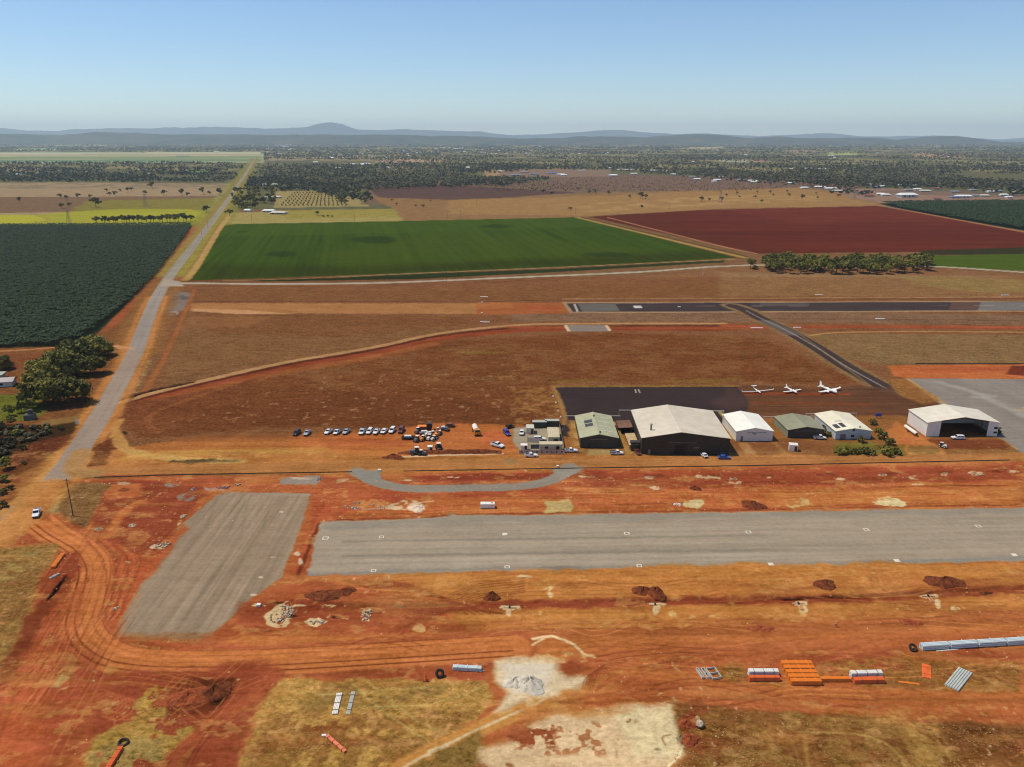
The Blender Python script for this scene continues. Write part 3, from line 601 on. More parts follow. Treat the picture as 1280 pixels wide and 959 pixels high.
# ---- south of the strip --------------------------------------------
poly([(470, 718), (640, 713.5), (1280, 701), (1900, 690), (1900, 800), (1280, 778), (900, 800), (640, 806), (560, 790), (520, 740)], (180, 114, 54), DIRT, soft=3, wob=3, tex=((500, 760), (1280, 745), 40, 2.2, .14))
poly([(640, 730), (1280, 716), (1280, 752), (640, 764)], (176, 100, 48), DIRT, soft=5, wob=5, alpha=.55, patch=(10., .5, .2))
poly([(250, 800), (300, 770), (340, 738), (385, 722), (480, 720), (560, 745), (600, 800), (300, 812)], (160, 76, 38), DIRT, soft=4, wob=3, alpha=.9)
poly([(420, 722), (520, 722), (500, 742), (430, 740)], (180, 96, 50), DIRT, soft=4, wob=3, alpha=.6)
for i in range(7): stroke([(430+i*4, 726+i*1.5), (500+i*3, 728+i*2), (560+i*6, 750+i*2), (585+i*9, 768)], .7, (124, 58, 30), soft=.5, wob=.3, alpha=.65)
for i in range(7): stroke([(655, 723+i*3), (600, 730+i*3), (555, 748+i*3), (520-i*3, 775+i*2)], .7, (128, 60, 30), soft=.5, wob=.3, alpha=.6)
for i in range(6): stroke([(560-i*6, 752), (545-i*8, 775), (520-i*9, 800)], .8, (132, 58, 30), soft=.6, wob=.4, alpha=.5)
for i in range(8):
    cx_ = 1125+rng.uniform(-20, 30); w_ = rng.uniform(14, 44)
    stroke([(cx_-w_, 722), (cx_-w_*.8, 735), (cx_, 742), (cx_+w_*.6, 738)], .5, (146, 80, 40), soft=.4, alpha=.5)
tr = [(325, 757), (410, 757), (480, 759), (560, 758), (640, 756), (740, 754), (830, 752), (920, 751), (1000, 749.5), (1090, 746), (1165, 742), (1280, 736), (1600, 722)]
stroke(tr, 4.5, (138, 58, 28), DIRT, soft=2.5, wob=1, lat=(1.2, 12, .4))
stroke(off(tr[1:], -2), 1.5, (84, 34, 20), DIRT, soft=.9, wob=.5, dh=-.5, breaks=22)  # trench's shadow line put into the soil colour as well as its depth
poly([(300, 752), (480, 750), (560, 756), (550, 770), (440, 778), (300, 775)], (138, 58, 30), DIRT, soft=3, wob=2, alpha=.7)
poly([(1160, 728), (1280, 722), (1280, 742), (1170, 745)], (148, 74, 36), DIRT, soft=3, wob=3, alpha=.6)
for q in [(352, 768, 34, 34), (322, 757, 16, 3), (373, 757, 18, 3), (412, 757, 14, 5), (395, 777, 28, 6), (458, 769, 18, 16), (320, 755, 6, 3), (638, 759, 30, 6), (637, 765, 8, 14), (690, 741, 8, 12), (682, 735, 16, 4), (655, 721, 20, 3), (819, 755, 24, 5), (820, 762, 9, 14), (1000, 754, 18, 5), (1004, 761, 10, 9), (1162, 745, 26, 4), (1172, 755, 8, 14), (1120, 765, 7, 9), (1195, 761, 16, 5)]:
    splat(*q, (212, 178, 136), alpha=.9, soft=.6, patch=(3., .40, .12) if q[2] > 9 else None)
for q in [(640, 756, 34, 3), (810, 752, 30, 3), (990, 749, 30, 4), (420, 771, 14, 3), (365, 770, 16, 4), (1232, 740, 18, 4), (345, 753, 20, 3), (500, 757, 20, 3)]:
    splat(*q, (44, 20, 14), alpha=.85, soft=.5, dh=-.8)  # pits: shade of each hollow painted into the soil, besides its depth
for q in [(735, 787, 10, 8), (752, 782, 8, 6), (700, 785, 16, 4), (680, 768, 12, 8), (900, 787, 12, 5), (930, 786, 9, 5), (842, 768, 10, 6), (865, 772, 9, 4), (890, 770, 8, 4), (1008, 804, 16, 7), (1000, 806, 14, 3), (526, 786, 16, 10), (520, 806, 16, 8), (1002, 793, 5, 10), (860, 790, 40, 2), (1038, 816, 12, 6), (1003, 768, 8, 10)]:
    splat(*q, (206, 164, 116), alpha=.7, soft=.8, patch=(3., .42, .15))
splat(800, 774, 20, 3, (96, 44, 24), alpha=.8); splat(950, 785, 34, 11, (120, 58, 30), alpha=.6)
for i in range(34):
    x0_ = rng.uniform(960, 1200); y0_ = rng.uniform(768, 792); splat(x0_, y0_, rng.uniform(4, 9), rng.uniform(2, 6), (132, 62, 32), alpha=.55, soft=.5)
# haul road: long ruts
hr = [(300, 812), (480, 812), (640, 806), (900, 800), (1280, 783), (1700, 768)]
stroke(hr, 12, (184, 106, 54), DIRT, soft=3, wob=1, lat=(.9, 70, .22), region='construction_track')
stroke([(560, 795), (760, 791), (1000, 786), (1280, 772), (1700, 755)], 5, (160, 86, 44), DIRT, soft=3, wob=1, lat=(.8, 50, .35), alpha=.8)
stroke([(600, 782), (900, 776), (1280, 764)], 3, (172, 98, 48), DIRT, soft=3, wob=1, lat=(.7, 40, .4), alpha=.7)
poly([(330, 834), (640, 824), (900, 812), (1280, 800), (1280, 830), (900, 850), (740, 870), (640, 830), (600, 850), (420, 852)], (146, 64, 32), DIRT, soft=4, wob=2.5, alpha=.8)
poly([(740, 806), (900, 800), (1280, 786), (1280, 804), (1000, 820), (860, 850), (740, 880), (705, 850)], (168, 88, 42), DIRT, soft=4, wob=2.5, alpha=.8, tex=((740, 850), (900, 805), 20, 1.2, .3))
loop = [(48, 652), (70, 668), (98, 684), (114, 706), (113, 728), (106, 752), (101, 775), (106, 795), (122, 811), (150, 823), (200, 828.5), (270, 829), (340, 827), (480, 819), (640, 809)]
poly([(-30, 660), (45, 640), (110, 664), (190, 700), (225, 655), (232, 660), (150, 770), (140, 800), (300, 806), (330, 830), (120, 850), (90, 900), (30, 1010), (-300, 1010), (-120, 940), (10, 860), (60, 770), (70, 720), (60, 690), (0, 690), (-300, 730), (-300, 680)], (170, 78, 38), DIRT, soft=3, wob=2)
poly([(40, 660), (80, 680), (120, 700), (90, 705), (55, 690)], (146, 118, 88), SAND, soft=3, wob=2, alpha=.6)
poly([(0, 700), (60, 700), (104, 780), (130, 830), (100, 900), (-60, 1010), (-200, 900)], (172, 80, 38), DIRT, soft=4, wob=2, alpha=.9, tex=((90, 720), (20, 959), 35, 1.2, .35))
stroke(loop, 13, (158, 76, 40), DIRT, soft=3, wob=1)
stroke(loop, 10, (190, 108, 58), DIRT, soft=2, wob=.5, region='construction_track', lat=(.8, 60, .22))
lw = [G(*p) for p in loop]
def offset_path(P, d):
    P = catmull(P); out = []
    for i, p in enumerate(P):
        a = P[max(i-1, 0)]; b = P[min(i+1, len(P)-1)]; dx, dy = b[0]-a[0], b[1]-a[1]; l = math.hypot(dx, dy)+1e-9
        out.append((p[0]-dy/l*d, p[1]+dx/l*d))
    return out[::3]
for d_, w_, al_ in [(-3.4, .5, .9), (-1.4, .45, .85), (.3, .3, .3), (2.9, .5, .4), (4.9, .4, .5), (-5.6, .7, .3)]:
    stroke(offset_path(lw, d_), w_, (104, 44, 24), soft=.5, alpha=al_, world=True)
for d_ in (-2.4, 1.6, 3.2): stroke(offset_path(lw, d_), .8, (200, 118, 70), soft=.8, alpha=.45, world=True)
for i in range(8):     # tyre marks fanning from the junction
    stroke([(95+i*9, 668+i*2), (120+i*8, 700), (128+i*5, 735), (118+i*4, 775)], .7, (126, 54, 28) if i % 2 else (190, 104, 60), soft=.6, wob=.5, alpha=.5)
for i in range(16):
    stroke([(112-i*3, 720+i*3), (90-i*5, 800+i*3), (50-i*8, 880), (8-i*10, 975)], .8, (132, 56, 28) if i % 2 else (188, 96, 52), soft=.7, wob=.6, alpha=.5, breaks=30)
poly([(60, 800), (125, 815), (150, 850), (120, 880), (90, 959), (40, 1000), (60, 880)], (132, 52, 26), DIRT, soft=5, wob=3, alpha=.6)
splat(86, 840, 30, 40, (150, 96, 62), alpha=.7, patch=(3., .4, .2)); splat(82, 852, 24, 20, (186, 148, 100), alpha=.8); splat(140, 836, 18, 12, (180, 128, 80), alpha=.6)
poly([(150, 838), (330, 832), (345, 850), (310, 920), (280, 1010), (100, 1010), (110, 905), (130, 870)], (140, 60, 30), DIRT, soft=4, wob=3)
# main road (sealed further north, dusty in the south)
mr = [(319, 198), (308, 216), (299, 229), (285, 250), (262, 281), (236, 315), (214, 343), (196, 372), (184, 400), (169, 440), (148, 480), (122, 525), (98, 562), (82, 585), (60, 610), (25, 642), (-30, 690), (-110, 760)]
stroke(mr[:10], 30, (140, 98, 62), GRASS, soft=10, wob=2, alpha=.85)
stroke(mr[:5], 60, (128, 124, 56), GRASS, soft=14, wob=4, alpha=.6)
stroke(off(mr[3:7], 0), 26, (142, 122, 64), GRASS, soft=8, wob=3, alpha=.7)
stroke([(288, 268), (272, 290), (248, 330), (232, 350)], 7, (168, 132, 84), SAND, soft=3, wob=1)
stroke([(280, 262), (262, 290), (240, 325), (226, 345)], 6, (140, 132, 56), GRASS, soft=4, wob=1.5, alpha=.8)
poly([(-60, 640), (10, 602), (60, 575), (80, 590), (40, 640), (-20, 690)], (140, 84, 48), DIRT, soft=3, wob=2, alpha=.8)
stroke(mr[7:], 17, (178, 122, 74), DIRT, soft=4, wob=1, lat=(1.4, 50, .25))
stroke(mr, 9.5, (142, 130, 120), GRAVEL, soft=1.8, wob=.3, region='main_road', lat=(1.6, 120, .18))
stroke(mr[9:], 8.5, (160, 126, 98), GRAVEL, soft=3, wob=.4, alpha=.35, lat=(1.2, 50, .25))
stroke(mr[14:], 11, (172, 122, 84), DIRT, soft=5, wob=1, alpha=.8, lat=(1, 50, .3))
poly([(44, 628), (74, 600), (98, 602), (70, 614), (60, 630), (64, 652), (50, 650), (38, 640)], (140, 74, 42), DIRT, soft=2, wob=1, alpha=.85)
poly([(120, 556), (142, 548), (134, 582), (108, 584)], (104, 58, 40), GRASS, soft=2, wob=1.5, alpha=.9)
poly([(-60, 610), (24, 596), (20, 622), (-30, 650), (-60, 670)], (116, 58, 34), DIRT, soft=2, wob=2, alpha=.8)
poly([(40, 552), (96, 536), (84, 556), (44, 584), (10, 600), (16, 570)], (98, 52, 36), GRASS, soft=3, wob=2, alpha=.85)
poly([(-60, 528), (60, 532), (98, 526), (94, 541), (40, 553), (16, 570), (-60, 600)], (58, 42, 28), GRASS, soft=2.5, wob=2, alpha=.9)
stroke([(100, 565), (92, 588), (120, 592)], 7, (162, 118, 80), DIRT, soft=3, wob=.7)
stroke([(-60, 740), (-20, 690), (30, 645), (62, 606)], 11, (190, 124, 72), DIRT, soft=4, wob=1, alpha=.8)
stroke([(218, 354), (300, 354.8), (350, 355), (480, 353.5), (640, 347), (800, 340), (900, 333), (1000, 331), (1158, 333), (1280, 340.5), (1700, 370)], 7.5, (166, 150, 132), GRAVEL, soft=2, wob=.3, region='farm_road')
stroke([(240, 358), (480, 357.5), (800, 344), (900, 337)], 2.5, (96, 60, 46), soft=3, alpha=.6)
poly([(205, 348), (225, 352), (230, 358), (212, 358), (200, 358)], (160, 144, 126), GRAVEL, soft=2)
stroke([(152, 436), (145, 432), (165, 436)], 3, (184, 134, 94), soft=1.5)
# left grassed corner
poly([(-500, 700), (0, 686), (68, 680), (74, 690), (52, 715), (46, 745), (22, 800), (0, 850), (-60, 900), (-500, 900)], (146, 108, 64), GRASS, soft=3, wob=2, tex=((45, 690), (5, 800), 20, 1.2, .25))
poly([(-60, 700), (20, 700), (50, 712), (40, 745), (10, 800), (-60, 840)], (112, 74, 44), GRASS, soft=5, wob=3, alpha=.55, patch=(10., .48, .2))
poly([(0, 700), (40, 690), (20, 720), (0, 730)], (166, 142, 88), GRASS, soft=4, wob=3, alpha=.5, patch=(3., .45, .2))
poly([(74, 688), (102, 690), (108, 706), (88, 738), (58, 768), (40, 770), (52, 722)], (138, 58, 30), DIRT, soft=3, wob=2)
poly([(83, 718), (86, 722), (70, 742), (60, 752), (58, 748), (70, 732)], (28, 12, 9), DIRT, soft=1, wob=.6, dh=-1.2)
stroke([(55, 755), (30, 800), (5, 850)], 4, (122, 54, 28), DIRT, soft=2, wob=1.2); splat(86, 724, 10, 8, (206, 150, 120), alpha=.6, patch=(3., .5, .2))
# bottom grass blocks
STRAW = (172, 130, 74)
poly([(348, 852), (372, 848), (400, 853), (450, 848), (520, 851), (608, 850), (614, 868), (606, 888), (560, 920), (500, 948), (450, 975), (400, 1010), (285, 1010), (300, 950), (318, 905), (332, 872)], STRAW, GRASS, soft=1.6, wob=1.4, tex=((320, 900), (600, 890), 6, 1.2, .3))
poly([(340, 885), (600, 880), (560, 925), (400, 1000), (300, 1000), (318, 915)], (136, 92, 50), GRASS, soft=3, wob=3, alpha=.8, patch=(3., .50, .16))
poly([(400, 855), (560, 852), (520, 880), (360, 885)], (120, 92, 52), GRASS, soft=3, wob=3, alpha=.7, patch=(10., .5, .16))
poly([(360, 900), (420, 898), (430, 908), (380, 915)], (128, 66, 36), DIRT, soft=1.5, wob=2, alpha=.7, patch=(3., .5, .15))
for q in [((440, 855), (480, 890), (540, 930)), ((460, 852), (520, 900), (560, 915)), ((600, 860), (540, 880), (450, 885)), ((350, 862), (420, 868), (540, 858))]:
    stroke(list(q), .6, (178, 150, 96), soft=.7, wob=.5, alpha=.5)
poly([(345, 850), (380, 850), (352, 880), (330, 905), (326, 880)], (178, 126, 70), SAND, soft=2, wob=1.5, alpha=.5, patch=(3., .5, .2))
poly([(100, 1010), (104, 945), (116, 918), (148, 905), (162, 898), (158, 880), (175, 868), (205, 856), (214, 870), (202, 895), (215, 912), (245, 905), (240, 925), (225, 960), (215, 1010)], (160, 124, 66), GRASS, soft=1.6, wob=1.8, patch=(3., .42, .12))
poly([(108, 1000), (112, 940), (150, 925), (200, 925), (205, 1000)], (152, 124, 76), GRASS, soft=2, wob=2, alpha=.85, patch=(3., .36, .12))
splat(190, 870, 22, 32, (184, 148, 74), alpha=.6, patch=(3., .45, .15))
stroke([(345, 842), (320, 870), (270, 905), (220, 945), (190, 1000)], 4, (152, 70, 36), DIRT, soft=2, wob=.8, lat=(.6, 30, .45)); stroke([(270, 900), (236, 950), (210, 1010)], .5, (104, 44, 24), soft=.5, alpha=.6); stroke([(316, 880), (250, 935), (225, 1010)], .5, (104, 44, 24), soft=.5, alpha=.6)
for i in range(7): stroke([(110+i*6, 868+i*3), (130+i*6, 862+i*2), (140+i*4, 878+i*2), (125+i*3, 885+i*3)], .4, (172, 88, 48), soft=.4, alpha=.6)
poly([(222, 852), (246, 846), (294, 847), (294, 858), (284, 872), (276, 880), (262, 893), (230, 893), (206, 890)], (104, 44, 26), DIRT, soft=1.6, wob=1)
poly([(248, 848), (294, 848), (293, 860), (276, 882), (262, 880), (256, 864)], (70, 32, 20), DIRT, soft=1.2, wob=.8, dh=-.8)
for i in range(5): stroke([(222+i*6, 850), (210+i*7, 880)], .5, (144, 72, 38), soft=.4, alpha=.6)
# tracks, gravel spill, pale scraped patch
sb = [(700, 862), (670, 880), (640, 893), (600, 911), (550, 935), (495, 965), (440, 1000)]
stroke(sb, 4.6, (186, 128, 70), SAND, soft=1.6, wob=.4, lat=(.7, 30, .2), region='construction_track')
stroke(offset_path([G(*p) for p in sb], 0), .8, (204, 172, 134), soft=.6, alpha=.8, world=True); splat(548, 935, 40, 6, (206, 174, 136), rot=-.42, alpha=.8)
poly([(600, 912), (560, 930), (510, 960), (600, 990), (610, 945)], (134, 102, 58), GRASS, soft=2, wob=1.5)
poly([(624, 826), (640, 822), (690, 824), (694, 840), (706, 846), (730, 846), (732, 855), (712, 862), (700, 873), (668, 872), (640, 884), (620, 890), (634, 866), (622, 850)], (206, 178, 144), SAND, soft=2.6, wob=2.0)
poly([(630, 832), (690, 830), (684, 864), (640, 866)], (206, 192, 168), GRAVEL, soft=2, wob=1.2)
stroke([(668, 799), (690, 796), (706, 801), (718, 806)], 1.0, (222, 182, 142), soft=.8, wob=.5); stroke([(666, 806), (680, 798)], .8, (212, 172, 130), soft=.6); stroke([(718, 806), (730, 817), (742, 822)], .7, (216, 176, 136), soft=.6, wob=.4)
splat(700, 822, 70, 14, (206, 162, 118), alpha=.7, patch=(3., .48, .2)); splat(665, 880, 10, 20, (206, 168, 128), alpha=.6, rot=-.5); splat(600, 831, 26, 4, (196, 140, 110), alpha=.5)
poly([(700, 866), (740, 850), (760, 845), (770, 862), (735, 884), (690, 892), (660, 896), (640, 893)], (176, 110, 60), DIRT, soft=2, wob=1.5, alpha=.8)
for i in range(9): stroke([(735+i*2, 872-i*2), (760+i*8, 848-i*3), (800+i*14, 832-i*3), (860+i*20, 820-i*3)], .6, (132, 58, 30) if i % 2 else (188, 106, 58), soft=.5, wob=.3, alpha=.55)
for i in range(5): stroke([(728+i*3, 862), (732+i*4, 848-i*2), (748+i*4, 838-i*3), (775+i*6, 832-i*3)], .4, (128, 58, 30), soft=.4, alpha=.55)
stroke([(790, 838), (880, 850), (960, 862), (1040, 868), (1280, 872), (1600, 872)], 4.2, (176, 98, 48), DIRT, soft=2, wob=.8, lat=(.6, 30, .35), region='construction_track')
stroke([(740, 876), (860, 870), (980, 878), (1100, 888), (1280, 893), (1600, 896)], 5.2, (168, 88, 42), DIRT, soft=2, wob=1, lat=(.6, 30, .35))
poly([(912, 828), (1000, 832), (1100, 822), (1140, 824), (1280, 826), (1280, 866), (1100, 862), (1000, 858), (900, 850), (880, 838)], (150, 98, 50), GRASS, soft=2, wob=2, alpha=.9, patch=(3., .42, .16))
poly([(912, 834), (930, 832), (935, 846), (900, 848)], (128, 98, 50), GRASS, soft=1.5, wob=1, alpha=.8); poly([(1100, 838), (1280, 828), (1280, 866), (1110, 860)], (136, 92, 50), GRASS, soft=2, wob=2, alpha=.7)
poly([(594, 935), (630, 922), (660, 905), (690, 892), (740, 886), (800, 882), (838, 884), (840, 880), (846, 905), (855, 925), (856, 940), (835, 962), (810, 1000), (640, 1000), (598, 955)], (208, 170, 132), SAND, soft=3.2, wob=2.2, tex=((600, 950), (850, 930), 9, .8, .14))
poly([(770, 892), (838, 885), (853, 925), (848, 945), (790, 950), (780, 915)], (218, 192, 150), SAND, soft=2.5, wob=1.6, alpha=.85)
poly([(630, 915), (700, 900), (700, 935), (650, 930)], (138, 56, 30), DIRT, soft=1.5, wob=2, alpha=.95, patch=(3., .53, .08))
poly([(640, 905), (800, 895), (790, 935), (640, 950)], (150, 74, 42), DIRT, soft=2, wob=2, alpha=.75, patch=(3., .60, .06))
poly([(690, 890), (760, 884), (800, 890), (720, 900)], (178, 118, 64), SAND, soft=2, wob=1.5, alpha=.6)
splat(695, 880, 120, 5, (196, 130, 66), alpha=.5, rot=-.1)
poly([(596, 955), (640, 955), (700, 962), (600, 1000)], (128, 60, 32), DIRT, soft=1.5, wob=1.5, patch=(3., .42, .15), alpha=.8)
stroke([(845, 915), (854, 928), (848, 945), (835, 958)], .5, (230, 204, 160), soft=.5, wob=.2); stroke([(838, 918), (828, 922), (832, 932)], .4, (170, 130, 90), soft=.4)
splat(821, 938, 10, 3, (112, 100, 76), alpha=.8); splat(771, 943, 2, 10, (110, 90, 64), alpha=.7)
poly([(838, 882), (900, 880), (960, 888), (1050, 897), (1280, 905), (1700, 910), (1700, 1010), (815, 1010), (856, 945)], (124, 78, 42), GRASS, soft=2, wob=2, tex=((860, 930), (1270, 930), 5, 1.0, .28))
poly([(880, 890), (1150, 898), (1180, 1000), (860, 1000)], (142, 104, 60), GRASS, soft=3, wob=3, alpha=.7, patch=(3., .50, .16))
poly([(1128, 900), (1175, 898), (1215, 1000), (1150, 1000)], (160, 122, 70), GRASS, soft=3, wob=2, alpha=.7, patch=(3., .45, .2)); poly([(1172, 900), (1280, 905), (1280, 940), (1190, 935)], (98, 56, 34), GRASS, soft=4, wob=2, alpha=.6)
stroke([(1000, 915), (1080, 920), (1120, 940), (1140, 975)], .6, (176, 140, 84), soft=.7, alpha=.6); stroke([(1010, 960), (1008, 915), (1030, 897)], .8, (160, 120, 70), soft=.8, alpha=.5)
splat(873, 886, 30, 30, (128, 62, 34), alpha=.7); splat(862, 903, 26, 24, (124, 48, 26), alpha=.8); splat(868, 928, 26, 20, (150, 70, 38), alpha=.8)

# crossing wheel marks and dusty sheets over the worked ground
def rut_pair(P, w=.42, gauge=1.9, c_=(112, 48, 26), al=.5, br=None):
    W = [G(*p) for p in P]
    for d_ in (-gauge/2, gauge/2): stroke(offset_path(W, d_), w, c_, soft=.45, wob=.12, alpha=al, world=True, breaks=br)
rr = np.random.default_rng(77)
for i in range(64):
    x0_ = rr.uniform(300, 1250); zone = i % 4
    y0_ = [rr.uniform(722, 752), rr.uniform(765, 815), rr.uniform(820, 880), rr.uniform(612, 640)][zone]
    if zone == 2 and x0_ < 740: x0_ = rr.uniform(740, 1250)
    l_ = rr.uniform(60, 260); b_ = rr.uniform(-14, 14) if zone != 3 else rr.uniform(-4, 4); b2 = rr.uniform(-10, 10) if zone != 3 else rr.uniform(-3, 3)
    rut_pair([(x0_, y0_), (x0_+l_*.3, y0_+b_*.6), (x0_+l_*.65, y0_+b_*.6+b2*.5), (x0_+l_, y0_+b2-l_*.012)], rr.uniform(.3, .5), rr.uniform(1.7, 2.4), (116, 50, 26) if i % 3 else (206, 132, 78), rr.uniform(.25, .6), rr.uniform(15, 40) if i % 2 else None)
for i in range(26):
    x0_ = rr.uniform(-10, 120); y0_ = rr.uniform(720, 880); a_ = rr.uniform(-.9, -.3)
    rut_pair([(x0_+60, y0_-70), (x0_+30+rr.uniform(-14, 10), y0_-10), (x0_+a_*40, y0_+70), (x0_+a_*90-10, y0_+150)], rr.uniform(.3, .5), 2.0, (116, 48, 26) if i % 3 else (198, 112, 64), rr.uniform(.2, .5), rr.uniform(12, 30))
for i in range(14):
    x0_ = rr.uniform(120, 240); y0_ = rr.uniform(840, 900); rut_pair([(x0_, y0_), (x0_+rr.uniform(10, 40), y0_+rr.uniform(-24, 24)), (x0_+rr.uniform(50, 110), y0_+rr.uniform(-50, 20))], .35, 1.8, (106, 44, 24) if i % 2 else (186, 108, 62), .45)
red = smooth(.25, .5, (col[:, 0]-col[:, 2]*3.2)/(col[:, 0]+.02))*smooth(0, 1, (Y < 290)*1.0)*(reg == 0)
d1 = smooth(.52, .72, fbm(X/26, Y/7, 501, 5, .6))*red*.34; d2 = smooth(.54, .74, fbm(X/18+9, Y/6-4, 521, 5, .6))*red*.40
col = col*(1-d1[:, None])+s2l((196, 134, 84))[None, :]*d1[:, None]; col = col*(1-d2[:, None])+s2l((130, 62, 34))[None, :]*d2[:, None]
d3 = smooth(.60, .70, fbm(X/5, Y/3, 541, 5, .62))*red*.32; col = col*(1-d3[:, None])+s2l((204, 150, 104))[None, :]*d3[:, None]
# scattered specks and small stones' colour over all dry soil
near = (Y < 700)
sp_ = smooth(.80, .86, fbm(X/1.1, Y/1.6, 201, 2, .5))*near*(Y < 300)*(reg == 0)*smooth(.4, .6, PN[40.])
col = col*(1-.45*sp_[:, None])+s2l((205, 165, 130))[None, :]*.45*sp_[:, None]
# relief of worked earth
works = smooth(.0, 1., np.clip((col[:, 0]-2.2*col[:, 2])*6, 0, 1))
Hh += (fbm(X/2.3, Y/1.6, 301, 4, .6)-.5)*.35*near*(reg == 0)
Hh += (fbm(X/14, Y/9, 311, 3, .5)-.5)*.5*(Y < 420)*(reg == 0)*smooth(.0, .5, PN[40.])*.6
Hh[(reg != 0)] *= .15

GK = 0.92          # the surfaces' own colours, against what full sun makes of them
# saturated soils: blue and some green cut to offset sky and haze
satn = (col[:, 0]-col[:, 2])/(col[:, 0]+1e-6)
k_s = smooth(.62, .92, satn)[:, None]*((X*0+1)[:, None])
col = col*(1-k_s)+col*k_s*np.array([.98, .88, .36])
# the old airfield's turf is a brown, dusty one
af = ((Y > 292) & (Y < 700) & (reg == 0) & (satn < .93))[:, None]*smooth(.45, .65, satn)[:, None]
col = col*(1-af)+col*af*np.array([.92, .80, .66])
neutral = smooth(.62, .40, (col[:, 0]-col[:, 2])/(col[:, 0]+1e-6))[:, None]*((Y < 700)[:, None])
col = col*(1-neutral)+col*neutral*np.array([1.02, .955, 1.06])
col4 = np.concatenate([np.clip(col*GK*np.array([.97, 1.0, .82]), 0, 1), np.ones((N, 1))], 1)
V = np.stack([X, Y, Hh], 1)
ii = np.arange(NR*NC).reshape(NR, NC)
F = np.stack([ii[:-1, :-1].ravel(), ii[:-1, 1:].ravel(), ii[1:, 1:].ravel(), ii[1:, :-1].ravel()], 1)
fr = reg[F[:, 0]]
gm = ground_material()
for k, nm in enumerate(REG):
    f = F[fr == k]
    if not len(f): continue
    used, inv = np.unique(f, return_inverse=True)
    o = np_mesh(nm, V[used], inv.reshape(f.shape), gm, {'col': col4[used], 'par': par[used]}, smooth=True)
    prop(o, kind='structure')
# ================================================================== materials for things
white = paint_mat('white_paint', (238, 230, 212), .35, .25)
cream_m = paint_mat('cream_paint', (214, 204, 180), .5, .3)
pvc_white = paint_mat('white_pvc', (240, 234, 220), .4, .15)
pvc_blue = paint_mat('pale_blue_pvc', (206, 216, 212), .4, .15)
pvc_grey = paint_mat('grey_pvc', (190, 192, 178), .45, .2)
orange_p = paint_mat('orange_plastic', (238, 132, 34), .5, .15)
red_orange = paint_mat('red_orange_plastic', (236, 110, 42), .5, .15)
salmon = paint_mat('faded_orange_plastic', (232, 128, 88), .5, .2)
tyre_m = paint_mat('tyre_rubber', (28, 27, 27), .9, .3); blackm = paint_mat('black_steel', (26, 26, 28), .6, .3)
greym = paint_mat('grey_steel', (120, 122, 124), .5, .3, metal=.3); rust = paint_mat('rusty_sheet', (128, 88, 66), .8, .6, .8, dirtcol=(84, 50, 34))
timber = paint_mat('weathered_timber', (120, 92, 64), .9, .3); concrete = paint_mat('raw_concrete', (186, 176, 158), .9, .4, 1.0, .2)
glass = glass_mat(); pane = paint_mat('solar_cell', (64, 56, 54), .35, .1); yellowm = paint_mat('machine_yellow', (220, 150, 40), .5, .4)
bluem = paint_mat('blue_paint', (30, 70, 150), .3, .2); greenm = paint_mat('dark_green_steel', (34, 48, 42), .6, .2)
pole_m = paint_mat('dark_pole_timber', (66, 52, 44), .9, .3); cloth_dark = paint_mat('black_silt_cloth', (64, 48, 40), .9, .4)
rubble = soil_mat('pale_rubble', (196, 178, 150), (150, 120, 92), 1.2)
red_soil = soil_mat('dark_red_soil', (78, 38, 22), (140, 74, 40), .9, .8)
red_soil2 = soil_mat('orange_red_soil', (116, 50, 28), (172, 92, 50), 1.1, .8)
gravel_soil = soil_mat('grey_gravel_heap', (176, 166, 146), (214, 200, 176), .9, .5)
skin = paint_mat('skin', (150, 104, 80), .7, 0)

